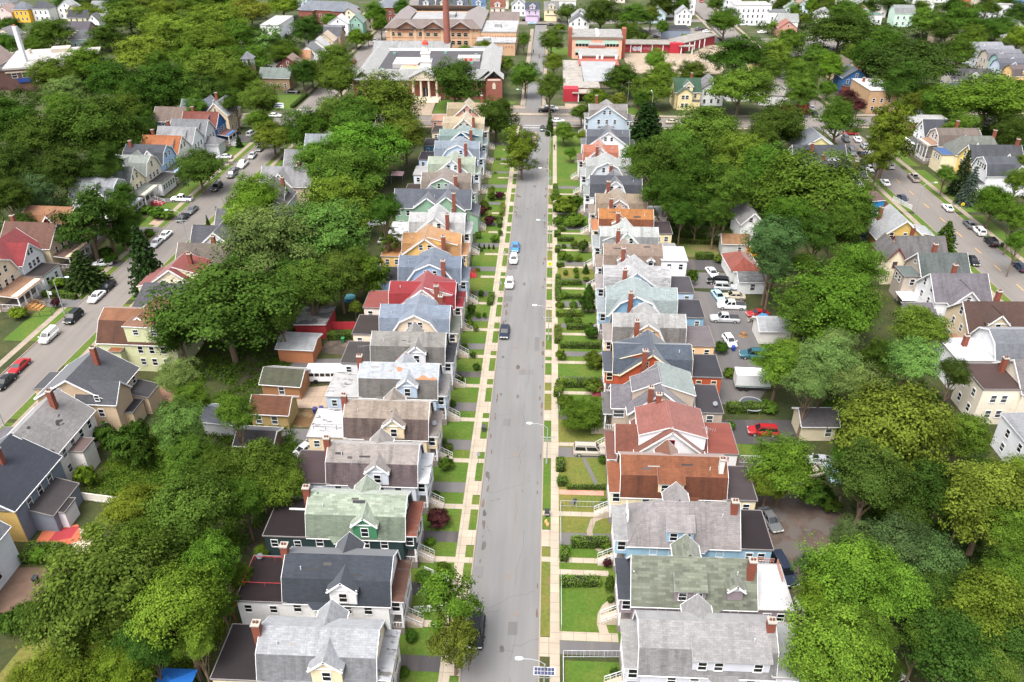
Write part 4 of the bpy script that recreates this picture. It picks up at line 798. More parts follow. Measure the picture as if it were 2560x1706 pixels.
GH('cream house with streaked dark grey roof and dark red eaves', 'the cream house with streaked dark roof', 79.6, 160.8, 2, 1, '#eee2c6', '#7b7878', 'E -4.4 5.6 0 3.8 6 9.4', 'N -4.4 3 -5.4 2 6 8.6', 'W S -5.4 -4.4 4 .8 1.3', 'W B -7.4 -2 4 .8 1.3', 'A 2.6 0 9.2', trim='#7a3234', stain=.5, **E_)
GH('mustard yellow house with pale grey gable roof and roof vents', 'the mustard yellow house', 80.6, 174.2, 2, 1, '#d2b46a', '#bcbfc2', 'N -4.6 4.8 0 5.6 4.8 9.2', 'SE 5.6 8.6 -1.4 3.6 4.8 4.3', 'W S -2.6 -4.6 5 .8 1.2', 'W S .4 -4.6 5 .8 1.2', 'C -3.2 2 6 9.6', 'C 1.8 -4.8 5 7.6', 'V 1 3 8', stain=.12, **E_)
GH('small bright blue house with dark red-brown roof', 'the small bright blue house', 82, 196, 2, 1, '#2f86c4', '#6e4440', 'SE -3 3 -3 3 4.2 4.8', 'HE 1 5 -1 2 2.6 4.4 .1 1.6', 'W S 0 -3 1.6', stain=.1, **E_)
GH('dark grey roofed house with brick chimney near the right street', 'the dark grey house with brick chimney', 79.6, 212, 2, 1, '#e2e2e4', '#5d5c62', 'E -5.6 5.6 0 4 5 8.4', 'C 3 -2 6 9', 'C -5 1 7 9.6', **E_)
GH('white house with black cross gable roof and dark chimney', 'the black cross-gabled white house', 75.4, 222.4, 2, 1, '#f0f2f2', '#4f525b', 'E -6.6 7.6 0 4.6 5.4 9.4', 'N -5.2 0 3.4 3.2 5.4 8.4', 'W S 2.8 -5.2 5.6 .7 1', 'W S 4.2 -5.2 5.6 .7 1', 'C -2 -2 7 10.4', **E_)
GH('pale yellow house with blue-grey gable roof', 'the pale yellow house with blue-grey roof', 79.4, 237.6, 2, 1, '#f2e6a4', '#8f979f', 'N -5 5 0 6 4.6 8.6', 'W S 1.6 -5 4.4 .8 1.2', **E_)
# east side of the right street (fronts to the left)
F_ = dict(group='houses along the far side of the right street')
GH('dark gambrel house with white gable, its front to the right street', 'the dark gambrel house with white gable', 123.4, 214, 2, -1, '#eceef0', '#5f636b', 'E -8 6 0 4.2 5.8 9.6 2.8 8.4', 'N -4.4 0 -2 2.2 6 8.8', 'WS F -2.4 2.4 4 6 6.6', 'X 6 9 -4 3.6 3.6 #4a4a50 porch', **F_)
GH('yellow house with dark charcoal roof and small gable', 'the yellow house with charcoal roof', 123.6, 223.4, 2, -1, '#f0d47c', '#595c63', 'E -8 6 0 4.2 5.8 9.8', 'N -4.4 0 -3 2 6 8.8', 'WS F -2 2 2 6 6.4', 'WS F -3 3 3 6 3.8', 'C -7 0 9 11.4', **F_)
GH('cream house with grey-green hip roof and blue porch roof', 'the cream house with blue porch roof', 121.4, 231.4, 2, -1, '#efe0c0', '#888c84', 'HE -8 5 0 4.2 5.8 9.8 2 3', 'X 5 8.6 -4 2 5.6 #5a7ab0 porch', 'WS F -3 1 3 8.6 3.6', 'C -6.6 0 9 11.4', 'N -4.4 0 0 2.4 6 9.2', **F_)
GH('pinkish taupe gambrel house with two-storey yellow balcony', 'the taupe gambrel house with yellow balcony', 119.8, 239, 2, -1, '#dcd0c8', '#877970', 'E -7 5 0 4.1 5.8 9.8 2.7 8.4', 'N -4.3 0 -1.6 2.4 6 9', 'P 5 8 -3.4 3 6 #b98a68', 'WS F -2 2 2 5 6.8', 'C -1.6 1.6 9 11.4', **F_)
GH('white house with charcoal gable roof on the far side of the right street', 'the white charcoal-gabled far-side house', 119, 247, 2, -1, '#f4f5f7', '#54575f', 'E -7 5 0 4 5.8 10', 'P 5 8 -3.4 3.4 3.8 #4c4e55', 'W F 5 0 7 .8 1.2', 'WS F -2.6 2.6 2 5 4', **F_)
GH('brown brick building with flat pale roof beyond the gabled row', 'the brown brick flat-roofed house', 117.4, 256, 2, -1, '#8a5a4c', '#c4c6c6', 'X -8 5 -4 4 7.6 #c9cac8 rear_extension', 'WS F -3 3 3 5 4.6 1.6', wk='brick', **F_)
# garages and sheds
G_ = dict(name='garage', cat='garage')
GH('pale grey garage with brown shingle roof and a window', 'the pale grey garage with brown roof', 43.6, 171, 0, -1, '#c9cac6', '#a9805c', 'E -2.9 2.9 0 2.1 3.2 4.6', 'W S -1 -2.1 1 .8 1.2', **G_)
GH('white garage with a reddish hip roof', 'the garage with reddish hip roof', 43, 160, 4, -1, '#eeeeea', '#a8594a', 'HN -4 4 0 3 2.9 4.6 2.6 2.6', **G_)
GH('white garage with worn grey roof', 'the white garage with worn grey roof', 43.6, 152.6, 3, -1, '#eceeee', '#8f8f90', 'E -2.8 2.8 0 2.2 3 4.2', 'W S 0 -2.2 .9', roofkw=dict(patch=.6), **G_)
GH('garage with pale roof and open red-brown door', 'the garage with pale roof by the junk', 43.6, 133, 2, -1, '#e6e2dc', '#c4c8cc', 'E -3 2.8 0 2.6 3 4.3', **G_)
GH('white shed half covered by tree branches', 'the white shed among the trees', 48.6, 181, 4, -1, '#eef0ee', '#9a9a9a', 'N -4 4 0 2.8 4.6 7.4', 'W S .6 -4 5 .8 1.1', **G_)
GH('beige garage with dark grey gable roof at the end of a driveway', 'the beige garage with dark grey roof', 43.6, 103.6, 2, -1, '#d9cdb0', '#6d696c', 'E -2.8 2.6 0 2.3 3.1 4.7', 'W S -1.6 -2.3 .9', **G_)
GH('red shed with patched sheet metal roof', 'the red shed with patched metal roof', -44.2, 131.6, -2, 1, '#a8383c', '#b0aeac', 'SE -3 3 -3.2 3.4 3.0 3.3', roofkw=dict(patch=.9, c2='#5a5556', t2=.5), **G_)
GH('garage with pale metal roof and brown side', 'the pale metal-roofed garage', -44.8, 122.6, -2, 1, '#b87a56', '#cfd2d4', 'E -3.2 3.2 0 2.7 3 3.8', **G_)
GH('brown garage with open doors and dark green roof', 'the brown garage with open doors', -44, 111.4, -4, 1, '#a87a56', '#5d5f4c', 'E -3.4 3.2 0 2.6 2.9 4.4', 'W S 0 -2.6 .9', **G_)
GH('timber garage with brown roof and yellow gable end', 'the timber garage with yellow gable', -43.4, 103, -2, 1, '#b89e6a', '#7d5138', 'E -3.2 2.8 0 2.4 3 4.7', 'W S -2 -2.4 .9', 'W S .6 -2.4 .9', **G_)
GH('open shed with a nearly black roof', 'the open black-roofed shed', -43.4, 95, -2, 1, '#6d5a4c', '#4a4548', 'E -3 2.6 0 2.2 2.8 3.9', **G_)
GH('grey shed roof under sparse trees', 'the grey shed under sparse trees', -51, 100.4, -6, 1, '#b4b6b6', '#9a9ea6', 'E -2.6 2.6 0 2.2 2.8 4', **G_)
GH('low dark red shed with white roof behind the trees', 'the dark red shed with white roof', 56.4, 137.4, 2, 1, '#8a2a34', '#f0f0f0', 'X -4.6 4.6 -2.4 2.4 3 #eceef0 canopy_roof', **G_)
GH('small blue-grey garage with hip roof', 'the small blue-grey hip garage', 133, 286, 0, 1, '#c4d2dc', '#5f7a9c', 'HN -3 3 0 3 2.8 4.4 2 2', **G_)

# ------------------------------------------------------------------ far houses and the large buildings beyond the cross street
FAR_ = dict(far=2)
def FH(label, short, x, y, w, d, wall, roof, kind='E', ze=5.8, zr=9, rz=0, *ops, **kw):
    k = dict(far=2); k.update(kw); hw, hd = w/2, d/2
    if kind == 'E': o = [f'E {-hw} {hw} 0 {hd} {ze} {zr}']
    elif kind == 'N': o = [f'N {-hd} {hd} 0 {hw} {ze} {zr}']
    elif kind == 'G': o = [f'N {-hd} {hd} 0 {hw} {ze} {zr} {hw*.62} {ze+(zr-ze)*.66}']
    elif kind == 'GE': o = [f'E {-hw} {hw} 0 {hd} {ze} {zr} {hd*.62} {ze+(zr-ze)*.66}']
    elif kind == 'HE': o = [f'HE {-hw} {hw} 0 {hd} {ze} {zr} {hd*.8} {hd*.8}']
    else: o = [f'X {-hw} {hw} {-hd} {hd} {zr} {roof} main_block']
    if not k.pop('nowin', False):
        n = max(2, int(w/2.6)); o += [f'WS S {-hw+.4} {hw-.4} {n} {-hd} '+' '.join(str(z) for z in np.arange(1.1, ze-1.3, 2.8).round(1))]
        if kind in 'NG': o.append(f'W S 0 {-hd} {ze+.4} .8 1.1')
    return GH(label, short, x, y, rz, 1, wall, roof, *o, *ops, **k)
# facing the cross street
FH('yellow house with green roof, stacked front dormer and bay', 'the yellow house with green roof', 49.6, 296.6, 9.2, 9, '#ead9a8', '#42664e', 'E', 6, 9.8, 2, 'D 0 3.4 -4.4 6.2 8 9.6 -.4', 'N -6.4 -3 -1.2 2.6 6 7.8', 'W S -1.9 -6.4 3.9 1.1 1.3', 'W S -.5 -6.4 3.9 1.1 1.3', 'W S -1.9 -6.4 1.1 1.1 1.3', 'W S -.5 -6.4 1.1 1.1 1.3', 'X .6 4.4 -6.2 -4.5 3.2 #55606a porch', 'C 2 2 8 11')
FH('white house with dark grey roof beside the yellow house', 'the white house beside the yellow house', 59, 301, 8.4, 10, '#f0f2f4', '#7f7d82', 'N', 6, 9.2, 2)
FH('long white building with flat white roof', 'the long white flat-roofed building', 72, 308, 12, 10, '#f0f0f2', '#f2f2f4', 'F', 6, 7.4, 4)
FH('white house with grey hip roof near the right crossroads', 'the white hip-roofed corner house', 83.6, 301, 8, 12, '#f2f2f4', '#b4afa8', 'HE', 4, 7, 80)
FH('low red-walled building near the right crossroads', 'the low red-walled building', 88, 290, 8, 5, '#b82f3a', '#c9c2ba', 'F', 3, 3.4, 4, nowin=True)
FH('tan house with brown gable roof, behind the blue house', 'the tan house behind the blue house', 118.6, 336, 9, 12, '#d0ba98', '#7d6a5c', 'N', 6, 9, 4)
FH('dark blue house with slate roof and brick base', 'the dark blue house with slate roof', 116.6, 321, 10, 9, '#3f6a9c', '#5a6472', 'N', 5.8, 9, 4, 'X -5 -3 -7.4 -4.4 3.4 #45464c porch #8a4a3c', 'C 3 2 7 10.6')
FH('orange brick flat-roofed block with white roof', 'the orange brick block with white roof', 118, 297.6, 12, 17, '#c4a07a', '#f2f2f4', 'F', 6.6, 8, 4, 'C -3.6 4 7.6 9.4', wk='brick')
FH('pale yellow house partly behind trees', 'the pale yellow house behind trees', 88, 345, 8, 10, '#f0dc94', '#8a8684', 'N', 5.6, 8.6, 4)
FH('grey-white house with dark roof behind trees', 'the grey-white house behind trees', 98.6, 345, 8, 10, '#e2e4e6', '#6d7078', 'N', 5.6, 8.8, 4)
# upper right rows
for i, (x, y, wl, rf, lb) in enumerate(((187, 370, '#e8eaee', '#a9abb2', 'pale white house with light grey roof'), (188, 362, '#dfe3e6', '#a0a2aa', 'off-white house with grey ridge'), (187.5, 355, '#ded2c4', '#8d8d96', 'beige gambrel house with grey roof'), (187.5, 346, '#a8d0cc', '#85858e', 'mint gambrel house with grey dormer roof'), (184, 337, '#cfd9ec', '#6d6f7a', 'pale lilac house with dark roof'), (184, 327, '#f0c98c', '#77696a', 'apricot house with brown roof'))):
    GH(f'{lb} in the upper right row', f'the {lb}', x, y, 4, -1, wl, rf, 'E -8 6 0 3.6 5.8 9 2.5 7.9', 'WS F -2.4 2.4 2 6 4 1.4', 'D 1 2.6 -3.4 5.8 7.4 8.6 -1', far=2, group='upper right row of houses')
FH('dark roofed bungalow with white dormer below the upper right row', 'the dark bungalow with white dormer', 165, 330, 16, 9, '#c8c4bc', '#5c5860', 'E', 3.6, 6.6, 4, 'D 0 2.6 -4.4 3.8 5.4 6.4 -1 #f0f0f0', nowin=True)
FH('low charcoal hip-roofed house among trees on the right', 'the charcoal hip house among trees', 152, 310, 9, 8, '#d4dade', '#555e6e', 'HE', 3.4, 6, 4)
# far right background
bgH = [(118.7, 454, 9, 9, '#eef0f0', '#8a8e90', 'F', 6.6), (133, 479, 9, 9, '#cfe0d4', '#a8b8a8', 'N', 6), (121.6, 442, 10, 7, '#f2f2f2', '#b8bcb8', 'E', 5), (143, 491, 8, 8, '#d4e6ea', '#b08a74', 'N', 6), (147, 466, 9, 8, '#f2f2f2', '#bcbcbc', 'N', 4.6), (169, 471, 8, 9, '#f4f0ec', '#b07a62', 'N', 5), (185.6, 459, 10, 9, '#d2ecdc', '#a3a7a8', 'GE', 7), (205, 487, 14, 8, '#f2f2f2', '#f0f0f0', 'F', 6), (172.5, 463, 8, 6, '#e8ecec', '#6a9a90', 'F', 4), (182, 485, 9, 6, '#e6e2dc', '#c8c2bc', 'F', 5), (177, 497, 11, 8, '#f2f2f2', '#b9bcc0', 'N', 5.6), (246, 482, 17, 10, '#f4f4f6', '#e8e8ea', 'F', 7), (270, 508, 14, 12, '#7a9ac2', '#5a78a4', 'F', 7), (226, 484, 9, 9, '#e8d8c4', '#b0583c', 'E', 6), (257, 518, 14, 9, '#e8dac8', '#c08a70', 'E', 6), (189.6, 415, 10, 8, '#c8b0a0', '#6a5a58', 'E', 4.6), (150, 372, 9, 8, '#eeeeee', '#9a9a9c', 'N', 5), (117.6, 427, 9, 8, '#d8a090', '#b86a50', 'N', 4.6), (300, 525, 12, 9, '#dcd2c8', '#b07060', 'E', 6), (166, 520, 12, 8, '#ece8e0', '#a89a90', 'E', 6), (130, 525, 10, 9, '#e8e8ea', '#9aa0a6', 'N', 6), (105, 505, 10, 9, '#e0e4ea', '#b0a49a', 'N', 6), (320, 500, 12, 9, '#ececec', '#8a8e94', 'N', 6), (208, 512, 11, 9, '#f0f0ee', '#a8a4a0', 'N', 6), (222, 528, 12, 9, '#f2ece4', '#b89a86', 'E', 6), (240, 540, 12, 9, '#eef2f4', '#9aa0a8', 'N', 6), (150, 505, 10, 9, '#f2f2f2', '#c4c4c4', 'F', 6), (192, 535, 11, 9, '#f0e8e0', '#8a8684', 'N', 6), (230, 430, 9, 8, '#ecebe6', '#8f8f92', 'N', 5), (282, 470, 11, 9, '#f0f0f0', '#a6aab0', 'N', 6)]
nm = dict(F='flat-roofed', N='gabled', GE='gambrel-roofed', E='low gabled', HE='hip-roofed')
def tone(h):
    r, g, b = (int(h[i:i+2], 16) for i in (1, 3, 5)); mx, mn = max(r, g, b), min(r, g, b)
    if mx-mn < 22: return 'white' if mx > 232 else 'pale grey' if mx > 190 else 'grey' if mx > 110 else 'dark grey'
    if r >= g >= b: return 'cream' if mn > 170 else 'tan' if mx > 170 else 'brown'
    if g >= r and g >= b: return 'mint' if mx > 190 else 'green'
    return 'pale blue' if mx > 200 else 'blue' if b >= g else 'pinkish'
FARLIST = [('right', *q) for q in bgH]+[('left', *q) for q in (
    (-310, 473, 10, 9, '#e6e6e4', '#8f8f94', 'HE', 6), (-296, 451, 9, 9, '#e2c8c4', '#b89a94', 'N', 5), (-285.6, 450, 8, 8, '#f0b840', '#7f8690', 'HE', 6.6), (-276.6, 453, 9, 8, '#f0f0f0', '#55585f', 'HE', 6.6), (-267, 461, 9, 8, '#f4f4f4', '#c4c8cc', 'N', 6), (-247, 459, 9, 8, '#eceef2', '#a8aab0', 'GE', 6), (-246, 433, 10, 8, '#e6e0b4', '#4a4d54', 'E', 5.6), (-236.6, 430, 6, 6, '#f2f2f2', '#5a5c62', 'N', 4.6), (-234, 410, 11, 9, '#c8b0a8', '#66606a', 'E', 4), (-219, 385, 10, 9, '#b8c6d0', '#74767c', 'HE', 4.6), (-256, 386, 10, 9, '#ecdcc8', '#8d8a8c', 'N', 5.6), (-250, 374, 9, 8, '#f0e6d4', '#7a7a80', 'E', 5), (-259, 452, 7, 6, '#ecdcb0', '#8a8076', 'N', 5), (-330, 480, 11, 9, '#e6e6e4', '#8f8f94', 'N', 6), (-150, 505, 12, 10, '#c8d4e4', '#7d8490', 'N', 6))]+[('upper middle', *q) for q in (
    (-107.4, 412, 9, 6, '#f0f0f2', '#9c9ca4', 'E', 3), (-106, 421, 10, 9, '#f4f4f6', '#f0f0f0', 'N', 6), (-106, 446, 9, 9, '#f2e6cc', '#8a8a8e', 'N', 6), (-98, 425, 7, 9, '#8fb8a8', '#5f8a80', 'N', 6), (-95.6, 436, 8, 8, '#ecdcc0', '#a08a7c', 'N', 6.4), (-101.6, 389.6, 8, 10, '#c8ab94', '#63636b', 'E', 6), (-103, 380.6, 8, 8, '#e0cfae', '#e0c8a8', 'N', 5.6), (-104, 370.6, 8, 8, '#f0ece6', '#d4d4d6', 'N', 5), (-104.6, 358, 9, 9, '#eeeeec', '#5f636b', 'N', 5), (-105.6, 348, 8, 7, '#e4d8c8', '#d09a74', 'E', 4.2), (-106, 333, 9, 8, '#7a4a40', '#8f6452', 'N', 5.4), (-114.6, 343.6, 8, 6, '#e8e8e8', '#6a5a58', 'F', 3.2), (-112, 396, 9, 8, '#e6e2dc', '#8c8884', 'N', 5))]+[('top', *q) for q in (
    (-70, 518, 11, 9, '#f0ece4', '#c9a48c', 'E', 6), (-30, 505, 10, 8, '#ecdfcb', '#b08a74', 'E', 5), (7, 489, 14, 9, '#f2f2f2', '#d8d4cc', 'F', 6), (-18, 481, 8, 9, '#eef0f2', '#9a9a9e', 'N', 6), (15.6, 446, 9, 8, '#f0f0f2', '#b6b6b8', 'N', 5.8), (14.4, 433, 10, 8, '#f2f2f2', '#55585e', 'N', 5.4), (57.6, 463, 8, 9, '#b8ccd4', '#9aa2a6', 'N', 5), (65.6, 482, 9, 9, '#f4f4f4', '#d4d4d4', 'F', 8), (70.6, 457, 8, 8, '#f4f4f4', '#b4b8bc', 'N', 6), (77, 489, 8, 9, '#f2f2f2', '#d0d0d0', 'F', 7.4), (40, 530, 10, 9, '#e8d8d0', '#a86a58', 'E', 5), (0, 540, 10, 9, '#f2f2f2', '#909498', 'N', 6))]
for i, (where, x, y, w, d, wl, rf, kd, ze) in enumerate(FARLIST):
    hd = f'{tone(wl)} {nm[kd]} house| with {tone(rf)} roof'; s = f'the far {tone(wl)} house with {tone(rf)} roof'
    lb = place_label(hd, x, y)
    FH(lb, s if not any(m[0] == s for m in MARKS) else None, x, y, w, d, wl, rf, kd, ze, ze+3.2 if kd != 'F' else ze+1, 0, group='distant houses')
# the facing row at the top, past the tan school
for x, y, wl, rf, lb in ((-69.5, 476, '#eef0ee', '#565b66', 'white'), (-60, 476.6, '#f2ecc4', '#565b64', 'pale yellow'), (-50.6, 477, '#e6e8ec', '#5a6274', 'grey-white'), (-40.3, 477.4, '#c6def2', '#5f7aa0', 'pale sky blue'), (-29.4, 472, '#f2dcc8', '#9a5a46', 'peach, brown-roofed'), (-10, 466, '#d4c0e0', '#565d6e', 'lilac'), (.2, 468, '#f2e2b8', '#9a9896', 'buttery yellow')):
    FH(f'{lb} house with twin-window dormer in the facing row at the top', f'the {lb} dormer house at the top', x, y, 7.6, 9, wl, rf, 'E', 6, 9.2, 0, 'D 0 3 -4.4 6.2 7.8 8.8 -1', 'X -3 3 -6 -4.5 3 #8a8684 porch', group='facing row of houses at the top')
FH('white three-storey building with dark roof front near the top', 'the white three-storey building', 106.5, 461, 19, 12, '#f0f0f2', '#f0eeea', 'F', 9, 10, 4, group=None)
FH('grey workshop with flat dark roof past the playground', 'the grey workshop', 62, 425, 14, 12, '#8a94a4', '#44444a', 'F', 3.4, 4, 4, nowin=True)
# brick apartment blocks
for i, (x, y, w, d, sh) in enumerate(((-119, 452, 30, 12, 'left'), (-88, 464, 14, 16, 'right'))):
    FH(f'{"long" if i == 0 else "shorter"} red brick apartment block with grey hip roof at the top', f'the {"long" if i == 0 else "shorter"} brick apartment block', x, y, w, d, '#8f5348', '#8b929d', 'HE', 7.6, 11, -8 if i == 0 else 8, *(('HN -9 -4 -9 3.4 7.6 10 2.6 .1', 'HN -9 -4 9 3.4 7.6 10 2.6 .1') if i == 0 else ()), wk='brick', name='apartment_block', cat='apartment block')
FH('long white flat-roofed building beside a big dark tree, upper middle', 'the long white building', -137, 418, 9, 26, '#f2f2f4', '#e8e6e4', 'F', 6, 7, 0)
FH('tan brick house with green-grey roof near the left crossroads', 'the tan brick house', -106.6, 316, 12, 8.6, '#a38a6c', '#8a9690', 'E', 4.6, 7.4, -2, wk='brick')
FH('low brown brick house with dark roof hidden by the school trees', 'the low dark-roofed house by the trees', -62, 296, 7, 7, '#a08a78', '#55565e', 'E', 4.6, 6.6, 0, 'C -2 0 6 8.4')
h = GH('small square tower with grey pyramid roof rising from the trees', 'the little square tower', -112, 302, 0, 1, '#b49a78', '#8b8e96', far=2, name='bell_tower', cat='tower')
o = h; b = MB(); b.box(-1.7, 1.7, -1.7, 1.7, 0, 11.4)
for p in ((-1.5, -1.5), (1.5, -1.5), (1.5, 1.5), (-1.5, 1.5), (0, -1.5), (0, 1.5), (-1.5, 0), (1.5, 0)): b.box(p[0]-.18, p[0]+.18, p[1]-.18, p[1]+.18, 11.4, 14, 1)
b.build('shaft', [mat('brick', '#b49a78'), WHITE], o); b = MB()
for i in range(4):
    c = [(-2.3, -2.3), (2.3, -2.3), (2.3, 2.3), (-2.3, 2.3)]; b.poly([(*c[i], 14), (*c[(i+1) % 4], 14), (0, 0, 16.4)])
b.poly([(*q, 14) for q in reversed(c)]); b.build('roof', mat('shingle', '#8b8e96'), o)

# ------------------------------------------------------------------ large buildings beyond the cross street
def bigpart(o, name, mb, mats): return mb.build(name, mats, o)
def wins(o, face, a0, a1, n, other, zs, w=1.6, h=1.6, fc='#d8d0c0'):
    f, p = window_mesh(w, h, fc, True); d = {'S': 0, 'F': math.pi/2, 'B': -math.pi/2}[face]
    for z in zs:
        for i in range(n): t = a0+(a1-a0)*(i+.5)/n; link('window', f, o, (t, other, z) if face == 'S' else (other, t, z), d)
def roofgab(mb, ax, a0, a1, c, hw, ze, zr, t=.15, m=0):
    P = (lambda a, q, z: (a, c+q, z)) if ax == 'E' else (lambda a, q, z: (c+q, a, z))
    for s in (-1, 1): mb.slab([P(a0, s*hw, ze), P(a1, s*hw, ze), P(a1, 0, zr), P(a0, 0, zr)], t, m)
# old school with cupola and portico (origin at its front centre)
o = thing('school', 'old school with columned portico, grey roofs and white cupola behind the crossroads', 'school', (-46, 300, .12), R_(2), None, 'the old school')
RB = mat('brick', '#8d5347', .8); RG = mat('shingle', '#b9bab8', stain=.1); STONE = mat('plain', '#e4d6c2', .7); FG = mat('flat', '#6a686d', dirt=0)
b = MB(); b.box(-27, 26, 1, 9, 0, 7); b.box(-27, -20, 9, 52, 0, 7); b.box(20, 27, 1, 52, 0, 7.4); b.box(-20, 20, 9, 50, 0, 7.2); b.box(22.6, 28.6, -1.4, 6, 0, 8); bigpart(o, 'wall', b, RB)
b = MB(); b.box(-20, 20, 9, 50, 7.2, 7.3); b.box(-20.2, 20.2, 49.6, 50.2, 7.2, 8.2, 1); bigpart(o, 'flat_roof', b, [FG, WHITE])
b = MB(); roofgab(b, 'E', -27.6, 26, 5, 4.6, 6.9, 10); roofgab(b, 'N', 1, 52, -23.5, 4, 6.9, 10); roofgab(b, 'N', 1, 52, 23.5, 4, 7.2, 10.4); roofgab(b, 'N', -1.8, 6, 25.6, 3.6, 7.9, 10.9); bigpart(o, 'roof', b, RG)
b = MB()
for x in (-4.4, -1.5, 1.5, 4.4): b.tube((x, -1.2, 1), (x, -1.2, 7.4), .48, .4, 12)
b.box(-5.6, 5.6, -2, 1, 0, 1, 0); b.box(-5.6, 5.6, -1.8, 1, 7.4, 8.4, 0); b.poly([(-5.8, -1.9, 8.4), (5.8, -1.9, 8.4), (0, -1.9, 11)], 0)
for k in range(5): b.box(-5, 5, -2-.45*(k+1), -2-.45*k, 0, 1-.18*(k+1), 0)
for s in (-1, 1): b.slab([(6*s, -2.3, 8.4), (0, -2.3, 11.2), (0, 6, 11.2), (6*s, 6, 8.4)], .2, 1)
bigpart(o, 'portico', b, [STONE, RG])
b = MB(); b.box(-1.0, 1.0, .8, .98, 1, 4.2); b.box(-.06, .06, .7, .8, 1, 4.2, 1); bigpart(o, 'door', b, [mat('plain', '#3c3c40'), WHITE])
b = MB(); b.box(-2, 2, 4.5, 8.5, 9, 12.6); b.box(-2.3, 2.3, 4.2, 8.8, 12.6, 13); b.box(-1.6, 1.6, 4.9, 8.1, 13, 15.4); b.box(-1.8, 1.8, 4.7, 8.3, 15.4, 15.7); b.tube((0, 6.5, 15.7), (0, 6.5, 17.2), 1.4, 1.3, 8)
for k in range(8): a = math.pi*k/4; b.tube((math.cos(a)*.9, 6.5+math.sin(a)*.9, 17.2), (math.cos(a)*.9, 6.5+math.sin(a)*.9, 18.6), .12, n=5)
cu = bigpart(o, 'cupola', b, mat('plain', '#f4f0ea', .75)); b = MB(); r0 = None; rings = []
for z, r in ((18.6, 1.2), (19.1, 1.15), (19.6, .85), (19.9, .4), (20.2, .06)): rings.append([(r*math.cos(math.pi*k/6), 6.5+r*math.sin(math.pi*k/6), z) for k in range(12)])
b.loft(rings); b.build('dome', mat('plain', '#d8432f', .8), cu)
wins(o, 'S', -26, -6, 7, 1, (1.2, 4.4), 1.6, 2); wins(o, 'S', 6.5, 21.5, 5, 1, (1.2, 4.4), 1.6, 2)
b = MB(); b.box(-14.5, -4.5, 18, 30, 7.3, 8.9); b.box(-11, -3.5, 13, 19, 7.3, 8.2, 0); b.box(10, 19, 30, 36, 7.3, 8.6); bigpart(o, 'roof_penthouse', b, mat('flat', '#f0ece8'))
b = MB(); b.box(-10.4, -4.1, 13.5, 18.5, 8.21, 8.25); bigpart(o, 'light_well', b, mat('plain', '#d9b48c'))
b = MB()
for x0 in (-6.4, 12.8, 14.8): b.box(x0, x0+1.2, (17.93 if x0 < 0 else 29.93), (18 if x0 < 0 else 30), 7.35, 8.5)
for k in range(4): b.bar((-9.4+k*.7, 17.95, 7.7), (-9+k*.7, 17.95, 8.4), .1, .06); b.bar((-9+k*.7, 17.95, 8.4), (-8.8+k*.7, 17.95, 7.8), .1, .06)
bigpart(o, 'roof_graffiti', b, mat('plain', '#e0402c', .8))
for x, y in ((-17, 42), (-3, 45), (4, 44), (9, 14), (16, 26), (17, 40), (-18, 14)): b = MB(); b.box(x-.6, x+.6, y-.6, y+.6, 7.3, 8.2); bigpart(o, 'roof_vent', b, mat('plain', '#7aa596'))
b = MB(); b.box(25.0, 26.2, -1.46, -1.4, 4.3, 6); b.poly([(25.0, -1.46, 6), (26.2, -1.46, 6), (25.6, -1.46, 6.8)]); b.box(23.2, 28, -1.45, -1.4, 7.3, 7.9); bigpart(o, 'stone_niche', b, STONE)
# tall brick smokestack
o = thing('smokestack', 'tall brick smokestack rising beside the tan school', 'chimney', (-46.3, 374, .12), 0, None, 'the brick smokestack')
b = MB(); b.tube((0, 0, 0), (0, 0, 25.6), 1.7, 1.25, 16); bigpart(o, 'shaft', b, mat('brick', '#9a5f52')); b = MB(); b.tube((0, 0, 25.6), (0, 0, 26.4), 1.42, 1.42, 16); bigpart(o, 'rim', b, mat('plain', '#8a5a50'))
# boiler house / low vaults in front of the tan school
for x, y, w, d, zr, lb in ((-62, 374, 34, 12, 6.4, 'long'), (-30, 366, 18, 10, 6, 'shorter')):
    o = GH(f'{lb} low grey-roofed hall between the old school and the tan school', f'the {lb} low grey hall', x, y, 1, 1, '#b98a74', '#b6b8b8', f'E {-w/2} {w/2} 0 {d/2} 3.6 {zr}', far=2, name='school_hall', cat='school hall')
# tan school
o = thing('tan_school', 'large tan brick school with three gables, brown roof and ribbon of windows', 'school', (-54.6, 388, .12), R_(0), None, 'the large tan school')
TB = mat('brick', '#dcb490', .62); TB2 = mat('brick', '#b67e62', .66); BR = mat('shingle', '#94847e', stain=.1)
b = MB(); b.box(-22, 22, 0, 14, 0, 9.4); b.box(-22, -8, 14, 48, 0, 9.4); b.box(8, 22, 14, 48, 0, 9.4); b.box(-8, 8, 38, 48, 0, 9.4); bigpart(o, 'wall', b, TB)
b = MB()
for x in (-12, 0.4, 13): b.poly([(x-4.6, -.03, 9.4), (x+4.6, -.03, 9.4), (x, -.03, 12)]); b.box(x-4.4, x+4.4, -.06, 0, 7.3, 9.4)
b.box(-22.03, 22.03, -.03, 0, 0, .9); b.box(-22.02, 22.02, -.025, 0, 4.9, 5.3)
for k in range(26): b.box(-21+k*1.65, -20.2+k*1.65, -.035, 0, 7.9, 8.6)
bigpart(o, 'brick_band', b, TB2)
b = MB()
for x in (-19.6, -8.3, -4.6, 4.2, 8.2, 17.6): b.box(x-.45, x+.45, -.12, 0, 0, 9.3)
bigpart(o, 'pilaster', b, mat('plain', '#e8c8a4'))
b = MB()
